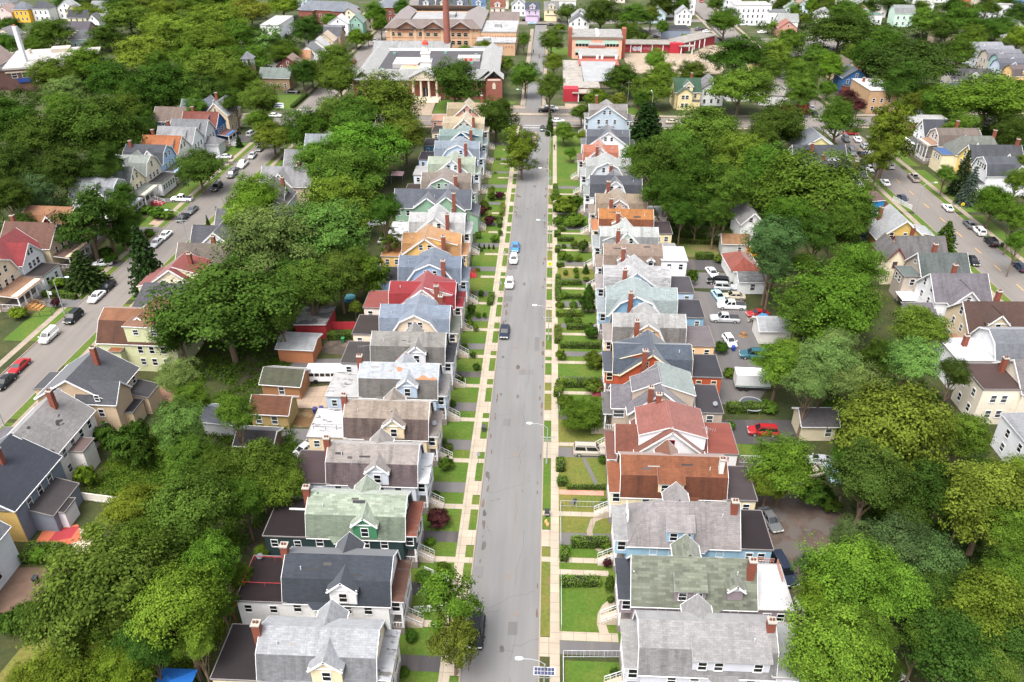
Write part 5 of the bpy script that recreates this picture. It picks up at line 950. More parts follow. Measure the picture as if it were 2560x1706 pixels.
b.slab([(-22.8, -.9, 9.3), (22.8, -.9, 9.3), (18, 6, 12.4), (-18, 6, 12.4)], .2); b.slab([(-22.8, -.9, 9.3), (-22.8, 48.6, 9.3), (-18, 44, 12.4), (-18, 6, 12.4)], .2); b.slab([(22.8, -.9, 9.3), (22.8, 48.6, 9.3), (18, 44, 12.4), (18, 6, 12.4)], .2)
b.slab([(-22.8, 48.6, 9.3), (22.8, 48.6, 9.3), (18, 44, 12.4), (-18, 44, 12.4)], .2); b.slab([(-18, 6, 12.4), (18, 6, 12.4), (14, 12, 10.6), (-14, 12, 10.6)], .2); b.slab([(18, 6, 12.4), (18, 44, 12.4), (13, 40, 10.6), (13, 12, 10.6)], .2); b.slab([(-18, 6, 12.4), (-18, 44, 12.4), (-13, 40, 10.6), (-13, 12, 10.6)], .2)
for x in (-12, 0.4, 13):
    for s in (-1, 1): b.slab([(x+5.3*s, -1.2, 9.25), (x, -1.2, 12.3), (x, 5, 12.3), (x+5.3*s, 5, 9.25)], .2)
bigpart(o, 'roof', b, BR); b = MB(); b.box(-13, 13, 14, 40, 9.6, 9.9); b.box(-14.2, 14.2, 11.9, 12.1, 9.6, 10.9, 1); b.box(2, 8, 24, 32, 9.9, 11.4, 0); bigpart(o, 'flat_roof', b, [mat('flat', '#c9c9ca'), DARK])
wins(o, 'S', -20.5, -14, 2, -.02, (2.2, 5.9), 1.9, 1.7); wins(o, 'S', -12, -8.6, 1, -.02, (2.2, 5.9), 1.9, 1.7); wins(o, 'S', -7.4, 3, 3, -.02, (2.2, 5.9), 1.9, 1.7); wins(o, 'S', 4.6, 16.8, 4, -.02, (2.2, 5.9), 1.9, 1.7); wins(o, 'F', 2, 46, 9, 22.02, (2.2, 5.9), 1.9, 1.7)
o = thing('school_wing', 'low tan wing with white ribbed roofs joined to the tan school', 'school wing', (-24.4, 374, .12), 0, None, 'the low tan school wing')
b = MB(); b.box(-8, 8.6, 14, 42, 0, 7.8); b.box(-9, 8.6, 2, 13.9, 0, 5.4); bigpart(o, 'wall', b, TB); b = MB()
for k in range(13): b.box(-7.8+k*1.27, -7.1+k*1.27, 13.95, 14, 5.4, 6.4); b.box(-8.8+k*1.3, -8.1+k*1.3, 1.95, 2, 3.3, 4.2)
bigpart(o, 'brick_band', b, TB2)
b = MB(); b.box(-8.2, 8.8, 13.8, 42, 7.8, 8.2); b.box(-9.2, 8.8, 1.8, 13.7, 5.4, 5.8); b.box(-2, 1, 24, 28, 8.2, 9.6); b.box(-6, -3, 5, 9, 5.8, 6.9); bigpart(o, 'roof', b, mat('flat', '#d9dadb', dirt=.04)); b = MB(); b.slab([(-6, 42, 8), (9, 42, 8), (9, 50, 11), (-6, 50, 11)], .2); bigpart(o, 'brown_roof', b, BR)
# brick school block with two end chimneys
o = thing('brick_school', 'two-storey red brick school block with end stacks and grey ribbed roof', 'school', (20.8, 371, .12), R_(-1), None, 'the red brick school block')
RBK = mat('brick', '#e0a48c', .9); b = MB(); b.box(-11, 11, 0, 18, 0, 9); bigpart(o, 'wall', b, RBK); b = MB(); b.box(-11.3, 11.3, -.3, 18.3, 9, 9.5); bigpart(o, 'roof', b, mat('flat', '#c2c0bc', dirt=.06)); b = MB(); b.box(-11.35, 11.35, -.36, -.3, 8.5, 9.3); bigpart(o, 'cornice', b, mat('plain', '#8d7a6c'))
for x in (-11.9, 11.9): b = MB(); b.box(x-.85, x+.85, 3, 7, 0, 12.4); bigpart(o, 'end_stack', b, mat('brick', '#a05a48'))
for k in range(7): b = MB(); b.box(-.6+(k % 2)*.5, .4+(k % 2)*.5, 1+k*2.4, 2+k*2.4, 9.5, 10.1); bigpart(o, 'roof_vent', b, WHITE)
for x0 in (-9.6, 2.6):
    for z in (1.6, 5.4):
        b = MB(); b.box(x0, x0+7, -.08, 0, z, z+1.1); b.box(x0, x0+7, -.06, 0, z+1.1, z+2.7, 1)
        for k in range(5): b.box(x0+.05+k*1.4, x0+.2+k*1.4, -.1, 0, z, z+1.1, 1)
        bigpart(o, 'window', b, [GLASS, mat('plain', '#b4cdbb', .8)])
# low gymnasium group
o = thing('gymnasium', 'low brick gymnasium with pale stepped roofs and a sloping glazed hall', 'gymnasium', (19, 349, .12), 0, None, 'the gymnasium roofs')
b = MB(); b.box(-6.6, 10, 2, 16, 0, 5.4); b.box(-7, 9.6, -10, 2, 0, 4.6); b.box(-2, 5, 16, 21, 0, 7); bigpart(o, 'wall', b, mat('brick', '#a0574a')); b = MB(); b.box(-6.9, 10.3, 1.7, 16, 5.4, 5.8); b.box(-2, 5, 16, 21, 7, 7.3); bigpart(o, 'roof', b, mat('flat', '#c8c6c2'))
b = MB(); b.slab([(-5.6, -34, 3.6), (5, -32, 3.6), (8, -10, 6), (-6.4, -10, 6)], .4); bigpart(o, 'hall_roof', b, mat('flat', '#c8cacc')); b = MB(); b.poly([(-5.2, -33.4, 0), (4.6, -31.6, 0), (4.6, -31.6, 3.4), (-5.2, -33.4, 3.4)]); b.poly([(-5.2, -33.4, 0), (-6.2, -10, 0), (-6.2, -10, 5.6), (-5.2, -33.4, 3.4)], 1); b.poly([(4.6, -31.6, 0), (7.8, -10, 0), (7.8, -10, 5.6), (4.6, -31.6, 3.4)], 1); bigpart(o, 'hall_wall', b, [mat('plain', '#6a6864'), mat('brick', '#c09aa0')])
b = MB()
for k in range(8): x = -5+k*1.25; y = -33.5+k*.23; b.poly([(x, y, .8), (x+1, y+.18, .8), (x+1, y+.18, 2.8), (x, y, 2.8)])
bigpart(o, 'hall_window', b, mat('plain', '#a89c84')); b = MB()
for p in ((-6, 1.2), (1, 1), (3, 1), (9, 1)): b.box(p[0]-.5, p[0]+.5, p[1]-.5, p[1]+.5, 4.6, 6)
bigpart(o, 'roof_vent', b, WHITE)
o = thing('school_annex', 'flat pale-roofed annex with dark red walls and entrance canopy by the cross street', 'annex', (5, 299.5, .12), 0, None, 'the red-walled annex')
b = MB(); b.box(.6, 8, 5, 50, 0, 3.8); b.box(8, 14, 5, 14, 0, 3.8); bigpart(o, 'wall', b, mat('plain', '#b05a68')); b = MB(); b.box(.3, 8, 4.6, 50, 3.8, 4.1); b.box(8, 14, 4.6, 14, 3.8, 4.1); bigpart(o, 'roof', b, mat('flat', '#d2cac0', dirt=.05)); b = MB(); b.box(.4, 5.8, 0, 5, 0, 4.6); bigpart(o, 'entrance_block', b, mat('plain', '#b8283a'))
b = MB(); b.box(3.6, 12, -.6, 4.6, 3.1, 3.5); [b.box(x, x+.3, -.4, -.1, 0, 3.1, 1) for x in (5.8, 11)]; bigpart(o, 'canopy', b, [mat('plain', '#b0a498'), WHITE])
o = thing('red_arcade', 'long low red school wing with white posts and graffiti along the playground', 'school wing', (33, 385, .12), 0, None, 'the long red arcade')
b = MB(); b.box(0, 24, 1, 10, 0, 3.5); b.poly([(28, 2, 0), (46, 21, 0), (46, 21, 4), (28, 2, 3.6)]); b.poly([(28, 2, 0), (28, 10, 0), (28, 10, 3.6), (28, 2, 3.6)]); b.poly([(46, 21, 0), (40, 28, 0), (40, 28, 4), (46, 21, 4)]); bigpart(o, 'wall', b, mat('plain', '#b03a44')); b = MB(); b.box(22, 28, -.6, 2, 0, 4.4); bigpart(o, 'entrance_block', b, mat('plain', '#c0283a'))
b = MB(); b.box(-.4, 24, .2, 10, 3.5, 3.9); b.slab([(27, .6, 4.05), (46.6, 20.4, 4.3), (40, 28.4, 4.3), (22, 10, 4.05)], .35); b.box(26, 33, -2.4, 1.2, 3.2, 3.5); bigpart(o, 'roof', b, mat('flat', '#bfb8b0', dirt=.08))
b = MB(); [b.box(x-.15, x+.15, .5, .9, 0, 3.5) for x in (4.2, 9, 14, 19)]; [b.box(x-.2, x+.2, -2, -1.7, 0, 3.2) for x in (27, 32)]; [b.box(x-.2, x+.2, y-.4, y-.1, 0, 3.7) for x, y in ((31.6, 5), (34.4, 8), (37.2, 11), (40, 14))]; bigpart(o, 'post', b, WHITE)
b = MB()
for x0, s in ((5.4, 1.1), (7.2, 1.0)): b.tube((x0+.8, .985, 1.6), (x0+.8, .96, 1.6), 1.05*s, n=12)
for k in range(6): x = 10+k*.62; b.bar((x, .97, 1.2), (x+.3, .97, 2.4), .12, .05); b.bar((x+.3, .97, 2.4), (x+.55, .97, 1.3), .12, .05)
for k in range(3): b.bar((1.3+k*.5, .97, 1.2+.4*(k % 2)), (1.8+k*.5, .97, 2.0-.5*(k % 2)), .12, .05)
bigpart(o, 'graffiti', b, mat('plain', '#d8d4e0'))
# brown brick school at the left edge and its white mast, church gable
o = thing('brown_brick_school', 'dark brown brick building with white roofs and blue sign at the left edge', 'school', (-208, 303, .12), R_(22), None, 'the dark brown brick building')
b = MB(); b.box(0, 24, 0, 34, 0, 8.2); b.box(24, 31, 12, 38, 0, 7); b.box(-12, 0, 4, 20, 0, 7); bigpart(o, 'wall', b, mat('brick', '#644640', .7)); b = MB(); b.box(-.2, 24.2, -.2, 34, 8.2, 8.9); b.box(24, 31.2, 11.8, 38, 7, 7.6); b.box(-12.2, 0, 3.8, 20, 7, 7.5, 1); bigpart(o, 'roof', b, [mat('flat', '#e9e5de'), mat('flat', '#6a6668')])
b = MB(); b.box(.5, 23.7, -.3, -.2, 7.1, 7.5); b.box(14, 19, -.5, 0, .2, 4.2); b.box(13.4, 19.6, -.6, 0, 3.1, 4.2, 0); bigpart(o, 'stone_trim', b, mat('plain', '#d8ccb8')); b = MB(); b.box(4, 8.6, -.3, -.05, 3.4, 4.9); bigpart(o, 'blue_sign', b, mat('plain', '#24489a')); b = MB(); b.box(10, 13, -.3, -.05, 3.2, 4.8); bigpart(o, 'white_panel', b, WHITE)
wins(o, 'S', 1.5, 23, 6, 0, (5.2,), 1.8, 1.7, '#f0f0f0'); wins(o, 'S', 25, 31, 2, 12, (2, 4.6), 1.8, 1.6, '#f0f0f0')
b = MB(); b.box(14, 21, 24, 30, 8.9, 10.4); b.tube((6, 26, 8.9), (6, 26, 10.6), .7, n=8); bigpart(o, 'roof_penthouse', b, mat('plain', '#cfc4b4'))
o = thing('flue_mast', 'tall white square flue mast above the brown brick building', 'flue mast', (-206, 315, .12), 0, None, 'the white flue mast'); b = MB(); b.bar((0, 0, 0), (0, 0, 22), 1.5); bigpart(o, 'shaft', b, mat('plain', '#eceef2')); b = MB(); b.tube((0, 0, 22), (0, 0, 22.7), .4, n=6); bigpart(o, 'beacon', b, mat('plain', '#c07a3a'))
GH('brick church gable with round window and thin tower at the left edge', 'the brick church gable', -222, 318, 10, 1, '#8a4a42', '#a08078', 'N -6 10 0 5 8 13', 'X -11 -8 -4 -1 16 #7a4038 tower', far=2, wk='brick', name='church', cat='church')

# ------------------------------------------------------------------ vehicles (built once per kind, copied with all their parts)
def ring(x, hw, z0, z1, k=.82, n=0):
    return [(x, -hw, z0+.12), (x, -hw*.9, z0), (x, hw*.9, z0), (x, hw, z0+.12), (x, hw, z0+(z1-z0)*.7), (x, hw*k, z1), (x, -hw*k, z1), (x, -hw, z0+(z1-z0)*.7)]
RUB = mat('plain', '#1a1a1c'); RIM = mat('plain', '#b8bcc0', .8, rough=.35, metal=.5); LAMP = mat('plain', '#e8ecf0', .8, rough=.2); TAIL = mat('plain', '#a8202a', .8); PLATE = mat('plain', '#e8e2c0', .7)
def vehicle(kind):
    # length, width, hood z, roof z, cabin base front/back x, roof front/back x
    P = dict(sedan=(4.75, 1.84, .92, 1.43, 1.15, -1.75, .35, -1.05), hatchback=(4.2, 1.78, .95, 1.48, 1.1, -2.02, .3, -1.6), suv=(4.75, 1.92, 1.05, 1.72, 1.25, -2.3, .55, -2.0), big_suv=(5.5, 2.02, 1.12, 1.88, 1.35, -2.65, .75, -2.45),
             pickup=(5.7, 2.0, 1.1, 1.85, 1.35, -.75, .75, -.6), van=(4.6, 1.85, 1.15, 1.88, 1.6, -2.25, .85, -2.15), coupe=(4.5, 1.82, .88, 1.34, 1.0, -1.9, .15, -.8))[kind]
    Ln, W, zh, zr, cf, cb, rf, rb = P; hw = W/2; f = Ln/2; r = -Ln/2; zb = .3
    root = bpy.data.objects.new(kind, None); col.objects.link(root)
    b = MB()
    b.loft([ring(f, hw*.80, zb+.1, zh-.22), ring(f-.12, hw*.92, zb, zh-.12), ring(f-.6, hw, zb, zh-.04), ring(cf, hw, zb, zh+.03), ring(0, hw, zb, zh+.04), ring(cb+.1, hw, zb, zh+.05), ring(r+.35, hw, zb, zh+.02), ring(r+.06, hw*.94, zb+.05, zh-.03), ring(r, hw*.84, zb+.14, zh-.18)])
    if kind == 'pickup':
        pass
    s = hw*.80; t = hw*.66
    R0 = lambda x, z, q: [(x, -q, z), (x, q, z)]
    # cabin: pillars and roof in paint, glazing as parts
    zc = zh+.03
    A = [(cf, -s, zc), (cf, s, zc), (rf, t, zr), (rf, -t, zr)]; B = [(cb, -s, zc), (cb, s, zc), (rb, t, zr), (rb, -t, zr)]
    b.poly([A[3], A[2], B[2], B[3]]); b.poly(A); b.poly(B)
    for i, j in ((0, 3), (1, 2)): b.poly([A[i], A[j], B[j], B[i]])
    mid = (rf+rb)/2; b.slab([(rf-.05, -t+.02, zr+.025), (rf-.05, t-.02, zr+.025), (rb+.05, t-.02, zr+.025), (rb+.05, -t+.02, zr+.025)], .03)
    body = b.build('body', PAINT, root)
    def glass(pts, name, mi=.9):
        c = sum((Vector(p) for p in pts), Vector())/len(pts); n = (Vector(pts[1])-Vector(pts[0])).cross(Vector(pts[2])-Vector(pts[0])).normalized()
        if n.dot(c-Vector((mid, 0, .8))) < 0: n = -n
        g = MB(); g.slab([c+(Vector(p)-c)*mi+n*.012 for p in pts], .01); g.build(name, GLASS, root)
    glass(A, 'windshield'); glass(B, 'rear_window', .82)
    if kind != 'van' :
        for q, w_ in ((-s, -t), (s, t)):
            xa, xb = (cf+rf)/2, None; k = .12
            m0 = (cf+cb)/2; m1 = (rf+rb)/2
            glass([(cf-.12, q, zc+.04), (m0+.05, q, zc+.04), (m1+.05, w_, zr-.05), (rf-.05, w_, zr-.05)], 'side_window', .92); glass([(m0-.05, q, zc+.04), (cb+.12, q, zc+.04), (rb+.05, w_, zr-.05), (m1-.05, w_, zr-.05)], 'side_window', .92)
    else:
        for q, w_ in ((-s, -t), (s, t)): glass([(cf-.12, q, zc+.04), (.5, q, zc+.04), (.4, w_, zr-.1), (rf-.05, w_, zr-.1)], 'side_window', .9)
    for x in (f-.95, r+.95):
        for y in (-1, 1):
            w = MB(); R = .34 if 'pick' not in kind and 'suv' not in kind else .39
            w.tube((x, y*(hw-.2), R), (x, y*(hw+.015), R), R, n=14); o = w.build('wheel', RUB, root)
            w = MB(); w.tube((x, y*(hw), R), (x, y*(hw+.03), R), R*.62, R*.5, 10); w.build('rim', RIM, o)
    for y in (-1, 1):
        w = MB(); w.box(f-.16, f+.02, y*hw*.62-.2, y*hw*.62+.2, zh-.36, zh-.2); w.build('headlight', LAMP, root)
        w = MB(); w.box(r-.02, r+.12, y*hw*.68-.16, y*hw*.68+.16, zh-.3, zh-.1); w.build('tail_light', TAIL, root)
        w = MB(); w.box(cf-.25, cf-.05, y*(hw+.1)-.1, y*(hw+.1)+.1, zc-.02, zc+.15); w.build('wing_mirror', PAINT, root)
    if kind == 'pickup':
        w = MB(); w.box(r+.12, cb-.05, -hw*.8, hw*.8, zh+.055, zh+.075); w.build('bed_cover', mat('plain', '#3a3c40'), root)
    if kind in ('suv', 'big_suv'):
        w = MB(); [w.bar((rf-.2, y*t*.86, zr+.09), (rb+.25, y*t*.86, zr+.09), .05) for y in (-1, 1)]; w.build('roof_rack', mat('plain', '#54565a'), root)
    w = MB(); w.box(f-.02, f+.03, -.26, .26, zb+.25, zb+.4); w.build('number_plate', PLATE, root)
    return root
PROTO = {}
CARCOL = dict(black=(.008, .009, .011), navy=(.012, .018, .036), grey=(.10, .105, .11), silver=(.33, .34, .35), white=(.60, .60, .60), red=(.26, .012, .016), blue=(.04, .17, .4), beige=(.32, .29, .22), teal=(.025, .085, .11), lightblue=(.28, .42, .5), champagne=(.30, .27, .23))
CW = dict(lightblue='light blue', navy='navy blue', teal='dark teal'); KW = dict(suv='SUV', big_suv='large SUV', pickup='pickup truck', van='small van', hatchback='hatchback')
def car(kind, colr, x, y, deg, where, z=0):
    root = PROTO.get(kind); c = (*CARCOL[colr], 1)
    name = {'suv': 'sport_utility_car', 'big_suv': 'sport_utility_car', 'pickup': 'pickup_truck', 'van': 'small_van'}.get(kind, kind)
    if root is None:
        root = PROTO[kind] = vehicle(kind); root.name = name; o = root; o.location = (x, y, z); o.rotation_euler.z = R_(deg)
        for ch in o.children: ch.color = c
    else: o = copy_tree(root, (x, y, z), R_(deg), c)
    tag(o, place_label(f'{CW.get(colr, colr)} {KW.get(kind, kind)}| {where}', x, y), 'car' if kind not in ('pickup', 'van') else KW[kind].split()[-1], 'parked and driving cars')
    return o

# ------------------------------------------------------------------ trees: crowns of leaf-sized faces on shared meshes, trunk with limbs
def leaf_mesh(name, P, Nn, S, T, rg):
    n = len(P); Nn = Nn/np.linalg.norm(Nn, axis=1, keepdims=True)
    a = rg.normal(size=(n, 3)); u = np.cross(Nn, a); u /= np.linalg.norm(u, axis=1, keepdims=True); w = np.cross(Nn, u)
    S = S[:, None]; L = S*rg.uniform(.8, 1.25, (n, 1))
    V = np.stack([P-u*L*.5, P+w*S*.36-u*L*.05, P+u*L*.5, P-w*S*.36+u*L*.05], 1).reshape(-1, 3)
    me = bpy.data.meshes.new(name); me.vertices.add(4*n); me.loops.add(4*n); me.polygons.add(n)
    me.vertices.foreach_set('co', V.astype(np.float32).ravel()); me.loops.foreach_set('vertex_index', np.arange(4*n, dtype=np.int32))
    me.polygons.foreach_set('loop_start', np.arange(0, 4*n, 4, dtype=np.int32))
    at = me.attributes.new('tint', 'FLOAT', 'FACE'); at.data.foreach_set('value', T.astype(np.float32))
    me.materials.append(LEAF); me.update(calc_edges=True); return me
def unit(rg, n):
    v = rg.normal(size=(n, 3)); return v/np.linalg.norm(v, axis=1, keepdims=True)
def crown(seed, nl=44, nc=17, nf=36, leaf=.047, lobe=(.20, .40), spread=(.38, .80), flat=.95, up=.5):
    rg = np.random.default_rng(seed); d = unit(rg, nl*3); d = d[d[:, 2] > -.62][:nl]
    r = rg.uniform(*spread, len(d)); r[:5] = rg.uniform(.0, .35, 5); lc = d*r[:, None]; lr = rg.uniform(*lobe, len(d))
    P, Nn, S, T = [], [], [], []
    for c, R in zip(lc, lr):
        dd = unit(rg, nc*2); dd = dd[(dd[:, 2] > -.55)][:nc]; lt = rg.normal(.5, .12)
        for q in dd:
            cc = c+q*R*rg.uniform(.72, 1.08)*np.array([1, 1, .85]); k = rg.integers(int(nf*.6), int(nf*1.4))
            p = cc+rg.normal(size=(k, 3))*np.array([.075, .075, .042]); out = p-c*.5; out /= np.linalg.norm(out, axis=1, keepdims=True)+1e-6
            P.append(p); Nn.append(out*.7+q*.3+np.array([0, 0, up])+rg.normal(size=(k, 3))*.34)
            S.append(rg.uniform(.75, 1.3, k)*leaf); T.append(np.clip(rg.normal(lt, .17)+rg.normal(size=k)*.13, 0, 1))
    P = np.concatenate(P); P[:, 2] *= flat; h = np.percentile(np.linalg.norm(P[:, :2], axis=1), 97); P /= h
    return leaf_mesh('crown', P, np.concatenate(Nn), np.concatenate(S)/h, np.concatenate(T), rg)
def conifer(seed, tiers=15, leaf=.05):                                    # unit height, base radius ~.28
    rg = np.random.default_rng(seed); P, Nn, S, T = [], [], [], []
    for t in range(tiers):
        z = .08+.9*t/tiers; R = .30*(1-z)**.85+.015; nb = int(14*(1-z)+5)
        for b in range(nb):
            a = 2*math.pi*(b+rg.uniform(-.35, .35))/nb; Rb = R*rg.uniform(.72, 1.15); k = int(60*Rb/.3+8); s = rg.uniform(.15, 1, k)**.7
            x = np.cos(a)*s*Rb; y = np.sin(a)*s*Rb; zz = z-.10*s*Rb/.3*.8+rg.normal(size=k)*.009
            p = np.stack([x+rg.normal(size=k)*.016*(1.3-s), y+rg.normal(size=k)*.016*(1.3-s), zz], 1); P.append(p)
            Nn.append(np.array([math.cos(a)*.5, math.sin(a)*.5, .8])+rg.normal(size=(k, 3))*.5); S.append(rg.uniform(.6, 1.2, k)*leaf*.7); T.append(np.clip(rg.normal(.45, .12)+.25*(s-.6)+rg.normal(size=k)*.08, 0, 1))
    return leaf_mesh('crown', np.concatenate(P), np.concatenate(Nn), np.concatenate(S), np.concatenate(T), rg)
def trunk(seed, limbs=7):                                                 # unit: base at z=0, crown centre at z=1
    rg = random.Random(seed); b = MB(); b.tube((0, 0, 0), (.02, .01, .35), .060, .046, 9, cap=False); b.tube((.02, .01, .35), (0, .03, .75), .046, .03, 9); b.tube((0, .03, .75), (.02, 0, 1.2), .03, .012, 7)
    for i in range(limbs):
        a = 2*math.pi*i/limbs+rg.uniform(-.3, .3); z0 = rg.uniform(.32, .75); r = rg.uniform(.28, .5); z1 = z0+rg.uniform(.22, .5); p1 = (math.cos(a)*r*.5, math.sin(a)*r*.5, z0+(z1-z0)*.4)
        b.tube((.01, .01, z0), p1, .026, .018, 6, cap=False); p2 = (math.cos(a)*r, math.sin(a)*r, z1); b.tube(p1, p2, .018, .007, 6)
        b.tube(p1, (math.cos(a+.6)*r*.9, math.sin(a+.6)*r*.9, z1*.95), .012, .005, 5)
    return b.mesh('trunk', BARK)
CROWNS = [crown(s, flat=f) for s, f in ((1, .95), (2, 1.0), (3, .9), (4, 1.0), (5, .92), (6, 1.05))]
SPARSE = [crown(s, nl=26, nc=12, nf=22, leaf=.07, lobe=(.2, .3), spread=(.5, .85)) for s in (11, 12, 13)]
BUSHC = [crown(s, nl=14, nc=14, nf=26, leaf=.12, lobe=(.4, .55), spread=(.3, .5), flat=.9) for s in (21, 22)]
CONES = [conifer(31), conifer(32, 18)]
TRUNKS = [trunk(s) for s in (1, 2, 3)]; STEM = MB(); STEM.tube((0, 0, 0), (0, 0, 1), .022, .006, 8); STEM = STEM.mesh('trunk', BARK)
PAL = dict(dark=(.033, .063, .010), mid=(.054, .098, .013), bright=(.078, .126, .014), pale=(.080, .130, .032), yellow=(.098, .138, .018), olive=(.066, .096, .012), bluegreen=(.044, .082, .026), red=(.046, .016, .017), conifer=(.022, .040, .012), blue=(.046, .073, .058))
TW = dict(dark='dark green', mid='mid green', bright='bright green', pale='pale silvery green', yellow='yellowish green', olive='olive green', bluegreen='bluish green', red='dark red leaved', conifer='dark green', blue='bluish')
def tree(x, y, r, h, c, kind, rg=random.Random(5)):
    sz = 'small' if r < 2.2 else 'medium' if r < 3.6 else 'large' if r < 6 else 'very large'
    nm, wd = {'t': ('shade_tree', 'shade tree'), 's': ('sparse_tree', 'open-crowned tree'), 'c': ('conifer_tree', 'conifer'), 'b': ('bush', 'bush')}[kind]
    lab = place_label(f'{sz} {TW[c]} {wd}', x, y)
    o = thing(nm, lab, 'bush' if kind == 'b' else 'tree', (x, y, .1), rg.uniform(0, 6.28), {'t': 'shade trees', 's': 'open-crowned trees', 'c': 'conifers', 'b': 'bushes'}[kind])
    jit = [v*rg.uniform(.88, 1.12) for v in PAL[c]]
    if kind == 'c':
        cr = link('crown', rg.choice(CONES), o); cr.scale = (r/.23, r/.23, h); tr = link('trunk', STEM, o); tr.scale = (h*.7, h*.7, h*.9)
    elif kind == 'b':
        cr = link('crown', rg.choice(BUSHC), o, (0, 0, h*.45)); cr.scale = (r, r*rg.uniform(.85, 1.1), h*.58)
    else:
        rv = min(r*1.08, .46*h); cr = link('crown', rg.choice(CROWNS if kind == 't' else SPARSE), o, (0, 0, h-rv)); k = 1.1 if kind == 't' else 1.0; cr.scale = (r*k, r*k*rg.uniform(.92, 1.08), rv*1.04)
        tr = link('trunk', rg.choice(TRUNKS), o); zc = h-rv; tr.scale = (min(zc, r*1.25), min(zc, r*1.25), zc)
    cr.color = (*jit, 1); return o
HED = {}
def hedge(x0, y0, x1, y1, w, h, c='mid', head='clipped hedge'):
    w, h = w*.9, h*.8
    L = math.dist((x0, y0), (x1, y1)); rg = np.random.default_rng(int(abs(x0*31+y0*17))); hw = w/2; n = int((2*L*h+L*w+2*w*h)*62)
    f = rg.choice(5, n, p=np.array([L*w, L*h, L*h, w*h, w*h])/(L*w+2*L*h+2*w*h)); P = np.stack([rg.uniform(0, L, n), rg.uniform(-hw, hw, n), rg.uniform(.05, h, n)], 1); N = np.zeros((n, 3))
    P[f == 0, 2] = h; N[f == 0, 2] = 1; P[f == 1, 1] = -hw; N[f == 1, 1] = -1; P[f == 2, 1] = hw; N[f == 2, 1] = 1; P[f == 3, 0] = 0; N[f == 3, 0] = -1; P[f == 4, 0] = L; N[f == 4, 0] = 1
    P += rg.normal(size=P.shape)*.07; P[:, 2] += .07*np.sin(P[:, 0]*2.1)
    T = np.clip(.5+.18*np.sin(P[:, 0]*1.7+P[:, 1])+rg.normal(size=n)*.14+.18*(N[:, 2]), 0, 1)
    x, y = (x0+x1)/2, (y0+y1)/2
    o = thing('hedge', place_label(head, x, y), 'hedge', (x0, y0, .12), math.atan2(y1-y0, x1-x0), 'garden hedges')
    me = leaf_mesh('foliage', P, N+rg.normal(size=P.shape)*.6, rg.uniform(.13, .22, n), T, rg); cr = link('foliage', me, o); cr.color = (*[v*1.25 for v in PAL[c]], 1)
    b = MB(); b.box(.06, L-.06, -hw+.08, hw-.08, 0, h-.1); b.build('branches', mat('bark', '#3a3a24', .3), o)
    return o
def ground_cover(pts, n, c, size, hmax, name='undergrowth'):                   # uncountable low growth between given corner points
    rg = np.random.default_rng(n); xs = [p[0] for p in pts]; ys = [p[1] for p in pts]
    def inside(x, y):
        s = False
        for i in range(len(pts)):
            (ax, ay), (bx, by) = pts[i], pts[i-1]
            if (ay > y) != (by > y) and x < (bx-ax)*(y-ay)/(by-ay)+ax: s = not s
        return s
    C = []
    while len(C) < n:
        x, y = rg.uniform(min(xs), max(xs)), rg.uniform(min(ys), max(ys))
        if inside(x, y): C.append((x, y))
    P, N, S, T = [], [], [], []
    for x, y in C:
        k = 34; hh = rg.uniform(.25, 1)*hmax; p = rg.normal(size=(k, 3))*np.array([.45, .45, .3*hh])*size; p[:, 2] = np.abs(p[:, 2])*1.5+.1; p[:, :2] += (x, y); P.append(p)
        N.append(np.array([0, 0, .8])+rg.normal(size=(k, 3))*.6); S.append(rg.uniform(.2, .42, k)*size); T.append(np.clip(rg.normal(.45, .15)+rg.normal(size=k)*.1, 0, 1))
    me = leaf_mesh(name, np.concatenate(P), np.concatenate(N), np.concatenate(S), np.concatenate(T), rg); o = link(name, me); o.color = (*PAL[c], 1); o['kind'] = 'stuff'

